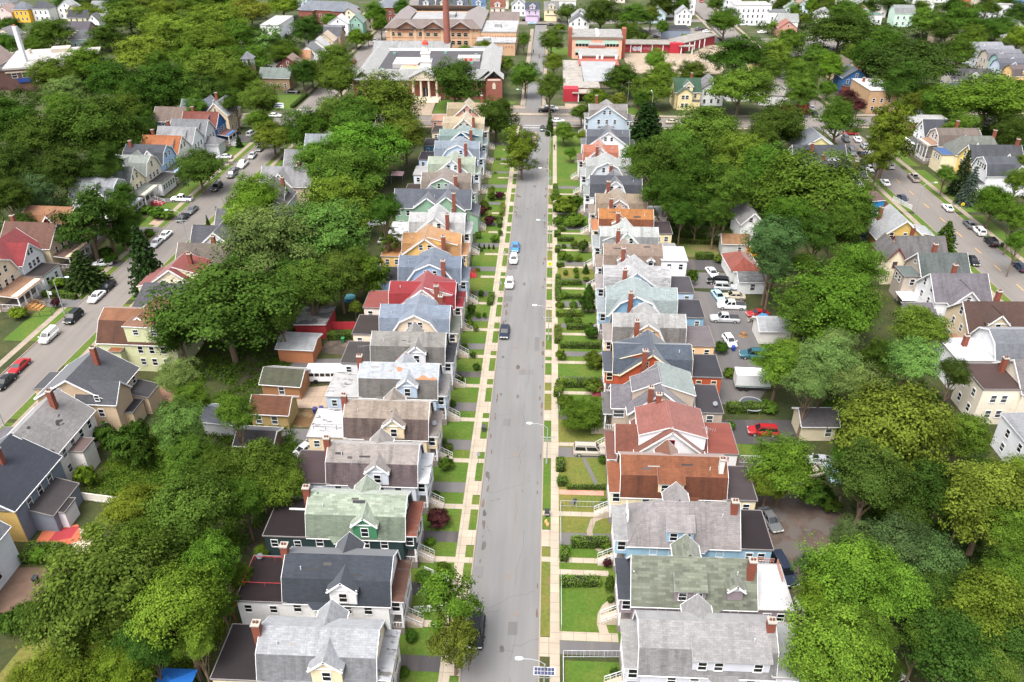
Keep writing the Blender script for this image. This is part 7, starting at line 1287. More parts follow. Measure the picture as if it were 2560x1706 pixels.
# trees: x, y, crown radius, height, tone, kind
TREES = [
(-56.2, 119.8, 11.2, 19.0, 'dark', 't'), (-64.3, 117.4, 4.2, 12.0, 'dark', 't'), (-47.1, 121.5, 3.5, 12.0, 'dark', 't'), (-56.4, 147.9, 9.7, 20.0, 'pale', 't'), (-46.2, 152.7, 7.6, 19.0, 'pale', 't'),
(-68.1, 173.6, 6.1, 16.0, 'bright', 't'), (-67.3, 163.6, 4.4, 14.0, 'bright', 't'), (-48.8, 175.0, 7.7, 17.0, 'bright', 't'), (-44.7, 132.3, 5.4, 15.0, 'mid', 't'), (-40.3, 138.5, 4.7, 14.0, 'mid', 't'),
(-35.7, 142.5, 4.6, 12.0, 'olive', 's'), (-33.8, 155.5, 3.4, 19.0, 'dark', 't'), (-50.6, 192.6, 8.3, 18.0, 'mid', 't'), (-50.0, 211.9, 10.8, 19.0, 'mid', 't'), (-59.3, 200.9, 6.3, 17.0, 'mid', 't'),
(-51.7, 251.7, 11.4, 21.0, 'olive', 't'), (-73.7, 235.6, 6.3, 14.0, 'dark', 't'), (-67.4, 246.0, 7.2, 16.0, 'mid', 't'), (-58.9, 241.7, 7.4, 16.0, 'mid', 't'), (-41.3, 225.2, 5.7, 16.0, 'olive', 't'),
(-75.2, 288.8, 7.8, 17.0, 'mid', 't'), (-87.8, 334.4, 6.7, 14.0, 'mid', 't'), (-92.5, 314.3, 5.1, 12.0, 'mid', 't'), (-33.3, 285.4, 9.4, 18.0, 'dark', 't'), (-16.5, 250.9, 6.2, 14.0, 'dark', 't'),
(-82.5, 232.3, 5.6, 12.0, 'bright', 't'), (-93.5, 202.4, 5.9, 13.0, 'dark', 't'), (-93.4, 256.9, 6.4, 17.0, 'mid', 't'), (-89.0, 240.3, 4.0, 13.0, 'mid', 't'), (-131.4, 269.8, 9.6, 21.0, 'dark', 't'),
(-124.2, 301.3, 10.6, 17.0, 'mid', 't'), (-139.0, 313.4, 6.8, 16.0, 'mid', 't'), (-112.5, 293.0, 6.4, 15.0, 'mid', 't'), (-129.4, 218.6, 11.5, 21.0, 'dark', 't'), (-141.8, 211.4, 7.9, 20.0, 'dark', 't'),
(-160.3, 230.5, 7.8, 19.0, 'dark', 't'), (-123.2, 167.4, 4.2, 17.0, 'dark', 't'), (-122.9, 175.2, 4.7, 15.0, 'bluegreen', 't'), (-133.5, 187.4, 6.0, 19.0, 'dark', 't'), (-122.1, 187.6, 6.0, 18.0, 'dark', 't'),
(-112.6, 190.9, 5.0, 17.0, 'dark', 't'), (-152.9, 278.4, 9.9, 18.0, 'dark', 't'), (-138.4, 266.6, 7.4, 17.0, 'dark', 't'), (-182.4, 315.4, 8.1, 16.0, 'mid', 't'), (-186.9, 298.0, 6.9, 15.0, 'mid', 't'),
(-166.6, 272.3, 6.8, 15.0, 'pale', 't'), (-122.2, 233.1, 4.9, 13.0, 'dark', 't'), (-130.0, 247.0, 4.2, 12.0, 'mid', 't'), (-133.6, 245.3, 6.2, 16.0, 'mid', 't'), (-154.5, 248.3, 6.3, 15.0, 'mid', 't'),
(-124.1, 271.8, 6.7, 16.0, 'mid', 't'), (-116.6, 276.1, 6.1, 15.0, 'dark', 't'), (-103.0, 259.3, 4.3, 14.0, 'dark', 't'), (-114.8, 255.4, 3.5, 12.0, 'mid', 't'), (-164.6, 328.8, 11.0, 18.0, 'yellow', 't'),
(-181.2, 384.2, 9.1, 17.0, 'yellow', 't'), (-165.5, 373.7, 12.8, 19.0, 'yellow', 't'), (-161.7, 404.2, 13.7, 18.0, 'yellow', 't'), (-156.2, 435.7, 9.6, 16.0, 'yellow', 't'), (-143.7, 347.1, 10.2, 17.0, 'mid', 't'),
(-141.6, 370.6, 8.8, 17.0, 'mid', 't'), (-119.3, 350.6, 7.0, 18.0, 'pale', 's'), (-111.4, 344.1, 6.0, 13.0, 'mid', 't'), (-152.8, 343.4, 7.3, 15.0, 'mid', 't'), (-152.9, 313.7, 5.1, 14.0, 'mid', 't'),
(-120.0, 330.9, 7.1, 14.0, 'mid', 't'), (-126.8, 322.6, 6.1, 15.0, 'mid', 't'), (-209.1, 411.0, 11.3, 18.0, 'mid', 't'), (-205.1, 376.7, 7.5, 13.0, 'dark', 't'), (-231.2, 377.3, 9.5, 15.0, 'mid', 't'),
(-224.0, 350.2, 5.8, 12.0, 'mid', 't'), (-244.9, 438.4, 7.1, 12.0, 'yellow', 't'), (-263.3, 398.1, 5.8, 12.0, 'dark', 't'), (-271.7, 468.7, 7.3, 12.0, 'dark', 't'), (-257.6, 473.1, 6.8, 12.0, 'dark', 't'),
(-216.8, 449.9, 9.4, 15.0, 'mid', 't'), (-193.6, 454.5, 10.6, 15.0, 'mid', 't'), (-201.8, 437.0, 8.0, 15.0, 'bright', 't'), (-146.4, 460.1, 10.1, 14.0, 'yellow', 't'), (-115.1, 393.2, 7.4, 15.0, 'dark', 't'),
(-91.3, 435.6, 6.5, 14.0, 'mid', 't'), (-82.7, 408.1, 4.5, 12.0, 'mid', 't'), (-78.3, 446.8, 4.6, 14.0, 'dark', 't'), (-90.7, 386.9, 4.3, 10.0, 'bright', 't'), (-86.3, 392.7, 2.5, 7.0, 'mid', 't'),
(-113.4, 431.8, 4.5, 9.0, 'mid', 't'), (-234.1, 456.2, 8.3, 15.0, 'dark', 't'), (-184.6, 465.6, 8.4, 14.0, 'dark', 't'), (-168.9, 459.1, 8.3, 14.0, 'mid', 't'), (-241.0, 359.3, 4.8, 12.0, 'mid', 't'),
(-205.7, 345.5, 3.3, 8.0, 'mid', 't'), (-200.4, 354.3, 4.8, 10.0, 'mid', 't'), (-37.4, 357.8, 4.0, 9.0, 'bright', 't'), (-29.5, 372.0, 3.7, 8.0, 'bright', 't'), (-17.5, 337.7, 3.2, 8.0, 'mid', 't'),
(-93.5, 305.9, 4.9, 13.0, 'dark', 't'), (-83.1, 145.8, 3.5, 16.0, 'conifer', 'c'), (-101.8, 159.8, 7.2, 18.0, 'dark', 's'), (-99.8, 163.7, 5.4, 17.0, 'dark', 's'), (-97.9, 147.1, 3.9, 9.0, 'conifer', 'c'),
(-99.2, 171.9, 3.6, 9.0, 'dark', 't'), (-97.7, 165.2, 3.0, 8.0, 'dark', 't'), (-104.1, 146.8, 1.7, 2.5, 'bright', 'b'), (-104.9, 133.4, 1.8, 2.7, 'bright', 'b'), (-97.0, 241.5, 1.1, 4.0, 'conifer', 'c'),
(-82.9, 184.1, 0.6, 4.0, 'dark', 'c'), (-83.1, 178.3, 0.6, 4.0, 'dark', 'c'), (-98.6, 184.5, 2.2, 3.3, 'mid', 'b'), (-95.9, 184.4, 1.9, 2.8, 'mid', 'b'), (-102.8, 187.3, 1.7, 2.5, 'mid', 'b'),
(-100.9, 161.4, 1.7, 2.6, 'dark', 'b'), (-98.3, 158.7, 1.7, 2.6, 'dark', 'b'), (-95.8, 173.6, 1.1, 1.6, 'mid', 'b'), (-99.6, 138.0, 1.0, 2.5, 'red', 'b'), (-119.4, 163.2, 2.5, 10.0, 'dark', 't'),
(-107.4, 186.1, 3.3, 9.0, 'dark', 't'), (-33.6, 156.3, 2.8, 11.0, 'olive', 's'), (-39.1, 148.2, 3.2, 11.0, 'mid', 't'), (-44.8, 245.9, 4.1, 12.0, 'mid', 't'), (-50.6, 139.3, 3.5, 12.0, 'dark', 't'),
(-8.2, 227.2, 5.4, 13.0, 'olive', 's'), (-7.2, 217.0, 4.9, 12.0, 'olive', 's'), (-9.0, 303.5, 5.3, 14.0, 'mid', 't'), (0.4, 372.1, 5.2, 13.0, 'mid', 't'), (0.3, 281.4, 4.7, 15.0, 'mid', 't'),
(1.5, 332.5, 3.9, 11.0, 'olive', 't'), (-11.8, 376.7, 2.9, 10.0, 'mid', 't'), (26.8, 307.3, 6.7, 13.0, 'dark', 't'), (37.0, 289.7, 7.0, 14.0, 'olive', 't'), (42.9, 336.2, 4.8, 12.0, 'bright', 't'),
(42.7, 312.1, 4.9, 13.0, 'bright', 't'), (55.1, 317.7, 5.5, 12.0, 'mid', 't'), (25.2, 292.5, 2.8, 6.0, 'yellow', 't'), (17.0, 285.9, 4.2, 9.0, 'olive', 't'), (11.0, 266.5, 3.5, 9.0, 'dark', 't'),
(29.9, 247.3, 5.4, 15.0, 'conifer', 'c'), (32.6, 253.2, 4.1, 13.0, 'conifer', 'c'), (5.1, 247.7, 3.4, 8.0, 'bright', 't'), (11.0, 247.9, 1.9, 5.0, 'bright', 't'), (6.8, 231.6, 1.8, 5.0, 'mid', 't'),
(0.6, 258.4, 1.4, 8.0, 'dark', 'c'), (31.9, 281.9, 3.0, 9.0, 'dark', 't'), (74.3, 333.7, 11.3, 18.0, 'dark', 't'), (27.2, 198.6, 7.2, 19.0, 'dark', 't'), (36.3, 185.3, 7.4, 19.0, 'dark', 't'),
(27.5, 178.0, 4.6, 17.0, 'dark', 't'), (46.9, 234.0, 9.6, 18.0, 'mid', 't'), (34.7, 209.6, 6.4, 18.0, 'mid', 't'), (51.3, 208.5, 6.9, 18.0, 'bright', 't'), (43.7, 183.3, 5.2, 17.0, 'mid', 't'),
(66.2, 283.9, 10.9, 18.0, 'mid', 't'), (69.1, 239.0, 8.4, 17.0, 'dark', 't'), (60.5, 224.4, 4.3, 15.0, 'dark', 't'), (23.8, 214.3, 3.6, 12.0, 'mid', 't'), (38.9, 172.2, 3.5, 13.0, 'dark', 't'),
(31.2, 173.0, 3.0, 12.0, 'dark', 't'), (35.3, 175.3, 2.5, 9.0, 'dark', 't'), (25.3, 179.7, 2.1, 7.0, 'mid', 't'), (63.1, 182.9, 12.4, 20.0, 'mid', 't'), (56.6, 198.9, 6.1, 17.0, 'mid', 't'),
(68.6, 171.4, 5.4, 17.0, 'mid', 't'), (52.4, 161.5, 5.1, 18.0, 'mid', 't'), (61.7, 158.3, 5.1, 17.0, 'dark', 't'), (72.0, 172.6, 2.5, 13.0, 'blue', 'c'), (56.5, 155.7, 4.1, 16.0, 'dark', 't'),
(44.9, 145.6, 5.1, 20.0, 'bluegreen', 't'), (44.6, 142.3, 3.8, 15.0, 'bluegreen', 't'), (61.9, 145.6, 5.4, 15.0, 'mid', 't'), (52.2, 130.9, 8.4, 16.0, 'mid', 't'), (45.9, 126.9, 4.3, 14.0, 'mid', 't'),
(57.8, 130.3, 3.6, 13.0, 'mid', 't'), (67.2, 125.8, 4.3, 12.0, 'bright', 't'), (53.2, 150.3, 2.2, 10.0, 'dark', 't'), (91.2, 171.3, 2.8, 9.0, 'dark', 'c'), (108.8, 187.7, 4.7, 12.0, 'mid', 't'),
(106.2, 172.7, 3.4, 13.0, 'mid', 't'), (119.9, 199.3, 3.3, 12.0, 'olive', 't'), (110.7, 203.5, 2.4, 11.0, 'blue', 'c'), (111.5, 210.7, 2.4, 13.0, 'conifer', 'c'), (106.2, 208.8, 2.6, 9.0, 'mid', 't'),
(101.5, 161.3, 2.3, 11.0, 'mid', 't'), (127.7, 212.8, 2.9, 11.0, 'olive', 't'), (94.6, 222.3, 7.0, 19.0, 'olive', 's'), (97.5, 230.6, 5.6, 20.0, 'olive', 's'), (89.0, 211.8, 4.7, 15.0, 'olive', 's'),
(89.4, 249.2, 6.4, 16.0, 'mid', 't'), (94.7, 309.2, 6.5, 15.0, 'mid', 't'), (87.9, 286.2, 5.3, 14.0, 'mid', 't'), (110.2, 347.3, 5.4, 13.0, 'mid', 't'), (109.0, 322.6, 5.2, 14.0, 'bright', 't'),
(92.6, 343.6, 7.1, 16.0, 'bright', 't'), (84.3, 316.8, 5.0, 14.0, 'mid', 't'), (106.6, 375.9, 6.6, 14.0, 'mid', 't'), (97.6, 335.4, 3.5, 10.0, 'mid', 't'), (130.3, 384.3, 14.7, 20.0, 'dark', 't'),
(132.9, 311.6, 15.3, 22.0, 'dark', 't'), (140.7, 355.3, 8.2, 18.0, 'mid', 't'), (126.8, 334.7, 7.4, 17.0, 'dark', 't'), (123.8, 293.2, 7.7, 17.0, 'dark', 't'), (170.5, 353.9, 6.5, 15.0, 'mid', 't'),
(139.5, 262.5, 13.2, 20.0, 'mid', 't'), (153.8, 277.2, 7.3, 17.0, 'mid', 't'), (127.4, 267.9, 6.0, 15.0, 'mid', 't'), (124.4, 244.4, 5.3, 14.0, 'mid', 't'), (139.0, 242.7, 5.2, 14.0, 'dark', 't'),
(114.4, 262.5, 4.9, 13.0, 'olive', 's'), (120.5, 301.7, 4.4, 11.0, 'bright', 's'), (124.8, 274.9, 4.4, 12.0, 'olive', 't'), (105.1, 288.5, 3.8, 9.0, 'red', 't'), (105.6, 278.7, 2.5, 8.0, 'red', 't'),
(129.6, 289.8, 3.5, 9.0, 'bright', 't'), (103.0, 304.8, 3.2, 8.0, 'mid', 't'), (126.1, 352.6, 4.6, 12.0, 'olive', 't'), (136.0, 298.9, 3.1, 9.0, 'bright', 't'), (84.2, 412.2, 7.1, 17.0, 'mid', 't'),
(25.4, 431.0, 9.0, 18.0, 'dark', 't'), (41.8, 429.1, 9.0, 15.0, 'mid', 't'), (36.7, 403.9, 5.8, 11.0, 'mid', 't'), (54.3, 413.5, 3.4, 10.0, 'mid', 't'), (45.1, 412.3, 2.8, 4.2, 'mid', 'b'),
(8.9, 456.6, 5.6, 10.0, 'mid', 't'), (4.8, 430.6, 3.3, 5.0, 'mid', 'b'), (65.9, 420.9, 2.2, 3.3, 'bright', 'b'), (51.1, 435.0, 4.4, 13.0, 'olive', 't'), (60.7, 469.5, 7.1, 13.0, 'dark', 't'),
(71.5, 471.8, 4.8, 13.0, 'dark', 't'), (149.8, 473.6, 7.4, 13.0, 'mid', 't'), (156.2, 456.7, 8.0, 14.0, 'mid', 't'), (173.6, 474.6, 5.4, 12.0, 'dark', 't'), (183.7, 423.6, 7.7, 15.0, 'mid', 't'),
(200.3, 423.9, 10.1, 17.0, 'mid', 't'), (211.5, 408.1, 8.7, 15.0, 'dark', 't'), (211.3, 387.5, 5.9, 14.0, 'bright', 't'), (219.8, 476.8, 5.9, 13.0, 'dark', 't'), (190.4, 482.6, 7.5, 13.0, 'dark', 't'),
(202.2, 475.8, 4.8, 11.0, 'mid', 't'), (111.8, 429.5, 3.3, 8.0, 'bright', 's'), (130.9, 449.2, 4.8, 9.0, 'olive', 's'), (129.9, 483.4, 6.1, 12.0, 'dark', 't'), (117.0, 479.0, 4.8, 11.0, 'mid', 't'),
(91.9, 480.0, 4.4, 12.0, 'dark', 't'), (232.7, 467.0, 7.0, 14.0, 'mid', 't'), (244.2, 457.5, 5.7, 13.0, 'dark', 't'), (184.5, 404.5, 6.1, 14.0, 'dark', 't'), (191.9, 389.3, 5.9, 14.0, 'mid', 't'),
(155.8, 434.2, 5.5, 13.0, 'mid', 't'), (143.0, 474.4, 4.8, 12.0, 'bright', 't'), (250.6, 485.4, 6.0, 13.0, 'dark', 't'), (132.9, 470.6, 3.6, 9.0, 'mid', 't'), (32.3, 157.1, 1.3, 2.0, 'mid', 'b'),
(5.1, 191.9, 3.2, 5.0, 'olive', 'b'), (7.2, 184.6, 2.7, 3.5, 'mid', 'b'), (7.4, 194.2, 2.2, 5.0, 'dark', 'b'), (9.2, 144.6, 1.4, 5.0, 'dark', 'c'), (8.7, 140.9, 1.5, 4.0, 'dark', 'b'),
(39.8, 165.3, 1.5, 2.2, 'mid', 'b'), (98.6, 239.4, 2.6, 9.0, 'mid', 't'), (80.4, 227.1, 1.9, 8.0, 'mid', 't'), (-55.0, 97.1, 3.0, 15.0, 'pale', 't'), (-52.4, 94.6, 2.6, 13.0, 'mid', 't'),
(-44.7, 91.6, 2.9, 13.0, 'mid', 't'), (-51.4, 88.1, 3.7, 14.0, 'pale', 't'), (-48.4, 82.9, 3.3, 12.0, 'mid', 't'), (-63.7, 92.2, 2.5, 6.0, 'dark', 'b'), (-59.9, 89.8, 2.3, 6.0, 'dark', 'b'),
(-67.8, 94.8, 1.7, 5.0, 'dark', 'b'), (-66.2, 85.8, 1.6, 4.0, 'bright', 'b'), (-62.7, 94.4, 2.0, 6.0, 'dark', 'b'), (-38.3, 81.5, 4.9, 13.0, 'mid', 't'), (-43.1, 80.5, 2.6, 12.0, 'mid', 't'),
(-34.7, 79.2, 3.2, 11.0, 'mid', 't'), (-38.6, 76.1, 2.8, 11.0, 'mid', 't'), (-43.0, 70.4, 5.1, 16.0, 'mid', 't'), (-51.0, 71.9, 3.3, 13.0, 'olive', 't'), (-56.2, 70.3, 1.3, 8.0, 'olive', 't'),
(-47.3, 57.9, 6.2, 18.0, 'mid', 't'), (-37.8, 54.9, 4.1, 17.0, 'bright', 't'), (-50.8, 55.4, 3.8, 14.0, 'mid', 't'), (-46.1, 62.8, 3.2, 15.0, 'mid', 't'), (-37.7, 62.9, 3.0, 14.0, 'mid', 't'),
(-35.4, 52.6, 2.0, 12.0, 'bright', 't'), (-49.4, 50.8, 3.4, 10.0, 'bright', 't'), (-43.4, 51.3, 3.0, 10.0, 'bright', 't'), (-52.9, 50.0, 2.1, 8.0, 'bright', 't'), (-40.8, 52.9, 2.8, 12.0, 'dark', 't'),
(-36.3, 60.7, 1.7, 8.0, 'mid', 't'), (-60.5, 60.1, 2.3, 5.0, 'dark', 'b'), (-62.4, 59.8, 1.5, 4.0, 'dark', 'b'), (-35.6, 71.3, 0.8, 4.0, 'bright', 't'), (-35.6, 65.0, 1.6, 7.0, 'mid', 't'),
(-9.8, 60.6, 3.5, 12.0, 'bright', 's'), (-9.0, 56.8, 2.9, 9.5, 'olive', 's'), (-13.8, 80.2, 1.7, 2.8, 'red', 'b'), (-12.3, 71.3, 1.0, 2.4, 'mid', 'b'), (-14.6, 70.1, 1.1, 1.8, 'mid', 'b'),
(-14.1, 91.8, 1.2, 2.6, 'mid', 'b'), (-14.3, 96.2, 0.7, 1.6, 'mid', 'b'), (-12.8, 123.0, 0.6, 1.4, 'dark', 'b'), (-11.8, 119.0, 0.7, 1.6, 'dark', 'b'), (-14.4, 114.5, 0.8, 2.0, 'dark', 'b'),
(-65.5, 71.3, 1.4, 2.4, 'mid', 'b'), (-62.4, 71.1, 1.7, 2.4, 'mid', 'b'), (-14.7, 61.1, 0.8, 1.6, 'dark', 'b'), (33.8, 86.4, 4.2, 12.0, 'bright', 't'), (31.7, 85.1, 2.4, 8.0, 'bright', 't'),
(48.1, 89.2, 7.2, 20.0, 'olive', 't'), (43.0, 81.1, 4.8, 15.0, 'dark', 't'), (51.1, 82.3, 4.0, 13.0, 'dark', 't'), (42.2, 85.3, 2.7, 12.0, 'dark', 't'), (60.2, 92.3, 3.2, 13.0, 'olive', 't'),
(48.2, 80.1, 3.2, 9.0, 'dark', 't'), (38.9, 85.8, 2.4, 6.0, 'dark', 'b'), (40.7, 85.7, 1.8, 3.0, 'dark', 'b'), (44.2, 105.1, 4.1, 16.0, 'pale', 't'), (40.9, 102.0, 3.3, 14.0, 'pale', 't'),
(38.9, 111.1, 3.8, 12.0, 'bright', 't'), (47.3, 99.8, 3.7, 15.0, 'pale', 't'), (47.7, 112.7, 3.6, 14.0, 'pale', 't'), (58.9, 109.1, 4.0, 15.0, 'pale', 't'), (66.0, 109.2, 2.4, 11.0, 'dark', 't'),
(55.3, 112.0, 2.8, 13.0, 'dark', 't'), (42.3, 118.1, 2.3, 9.0, 'bright', 't'), (47.4, 96.6, 2.9, 12.0, 'dark', 't'), (57.1, 77.7, 5.8, 16.0, 'bright', 't'), (61.4, 81.4, 2.8, 14.0, 'bright', 't'),
(57.4, 72.3, 3.1, 14.0, 'mid', 't'), (54.5, 78.3, 2.5, 11.0, 'bright', 't'), (34.5, 62.5, 4.5, 17.0, 'bright', 't'), (38.6, 61.3, 3.8, 15.0, 'bright', 't'), (31.4, 65.2, 1.9, 12.0, 'bluegreen', 't'),
(31.7, 60.8, 3.1, 13.0, 'bright', 't'), (41.5, 68.1, 3.8, 15.0, 'bluegreen', 't'), (44.7, 66.9, 3.5, 14.0, 'bluegreen', 't'), (37.0, 69.7, 2.1, 13.0, 'bluegreen', 't'), (30.9, 54.7, 4.4, 14.0, 'bright', 't'),
(34.7, 56.1, 2.7, 13.0, 'mid', 't'), (47.3, 59.6, 4.7, 16.0, 'bright', 't'), (43.8, 55.4, 4.5, 14.0, 'dark', 't'), (49.5, 56.3, 3.4, 13.0, 'dark', 't'), (54.1, 65.4, 3.0, 13.0, 'mid', 't'),
(44.2, 62.5, 2.6, 13.0, 'dark', 't'), (41.2, 57.3, 2.5, 12.0, 'dark', 't'), (46.1, 52.5, 2.4, 12.0, 'mid', 't'), (37.1, 55.0, 1.8, 8.0, 'dark', 't'), (6.8, 102.8, 3.2, 5.6, 'mid', 't'),
(9.3, 75.5, 0.6, 2.0, 'bright', 'b'), (9.1, 73.6, 0.6, 1.8, 'red', 'b'), (9.1, 69.4, 0.7, 3.0, 'mid', 'b'), (9.5, 65.9, 0.6, 1.0, 'mid', 'b'), (3.4, 123.1, 1.0, 2.2, 'olive', 'b'),
(9.4, 120.9, 1.8, 3.0, 'olive', 'b'), (8.9, 113.0, 1.6, 3.0, 'mid', 'b'), (33.2, 118.8, 1.2, 1.7, 'mid', 'b'), (37.9, 109.0, 1.5, 2.0, 'mid', 'b'), (30.4, 103.4, 0.9, 2.0, 'mid', 'b'),
(33.1, 126.9, 1.4, 2.6, 'dark', 'b'), (4.2, 108.5, 1.5, 2.4, 'mid', 'b'), (2.5, 198.5, 1.7, 4.0, 'olive', 'b'), (5.8, 191.5, 1.5, 4.0, 'mid', 'b'), (2.9, 184.0, 1.4, 3.0, 'mid', 'b'),
(6.9, 185.4, 1.6, 2.6, 'mid', 'b'), (31.8, 154.0, 1.1, 4.0, 'mid', 'b'), (8.6, 169.1, 1.3, 3.4, 'dark', 'b'), (6.6, 171.0, 0.9, 2.4, 'mid', 'b'), (3.8, 165.2, 1.1, 2.4, 'bright', 'b'),
(7.6, 164.4, 0.9, 2.0, 'bright', 'b'), (5.5, 164.2, 1.0, 1.8, 'mid', 'b'), (9.1, 158.5, 0.7, 2.4, 'dark', 'c'), (4.6, 157.2, 0.6, 1.6, 'mid', 'b'), (6.9, 158.2, 0.7, 1.8, 'mid', 'b'),
(7.0, 155.9, 0.6, 1.4, 'mid', 'b'), (9.2, 144.6, 1.2, 4.0, 'dark', 'b'), (9.4, 140.8, 1.0, 3.0, 'dark', 'b'), (6.0, 142.3, 1.0, 2.0, 'mid', 'b'), (9.1, 131.0, 1.3, 3.0, 'dark', 'b'),
(5.0, 136.2, 1.0, 2.0, 'mid', 'b'), (3.1, 141.9, 0.9, 2.0, 'mid', 'b'), (4.1, 146.5, 0.8, 1.6, 'mid', 'b'), (6.8, 136.2, 0.9, 1.6, 'mid', 'b'), (-14.6, 200.5, 1.2, 2.4, 'dark', 'b'),
(-12.6, 201.4, 1.3, 2.4, 'red', 'b'), (-14.9, 205.3, 0.8, 1.6, 'yellow', 'b'), (-16.4, 190.2, 1.4, 3.0, 'red', 'b'), (-16.1, 193.9, 1.2, 3.0, 'olive', 'b'), (-14.0, 183.9, 1.4, 3.0, 'red', 'b'),
(-12.0, 174.0, 1.0, 2.0, 'mid', 'b'), (-16.2, 176.0, 0.9, 2.0, 'mid', 'b'), (-14.3, 133.3, 0.8, 2.4, 'bright', 'b'), (-13.1, 132.6, 0.6, 1.6, 'olive', 'b'), (-14.5, 138.8, 1.0, 3.0, 'dark', 'b'),
(-13.2, 146.3, 0.6, 2.0, 'dark', 'b'), (-13.0, 137.5, 0.5, 1.6, 'mid', 'b'), (-11.8, 137.5, 0.5, 1.6, 'mid', 'b'), (-15.5, 170.3, 0.3, 1.4, 'dark', 'c'), (-14.3, 170.1, 0.3, 1.4, 'dark', 'c'),
(-13.2, 170.1, 0.3, 1.4, 'dark', 'c'), (-12.1, 170.1, 0.3, 1.4, 'dark', 'c'), (-37.1, 135.0, 1.3, 5.0, 'bright', 't'), (-10.9, 177.7, 0.6, 1.6, 'mid', 'b')]
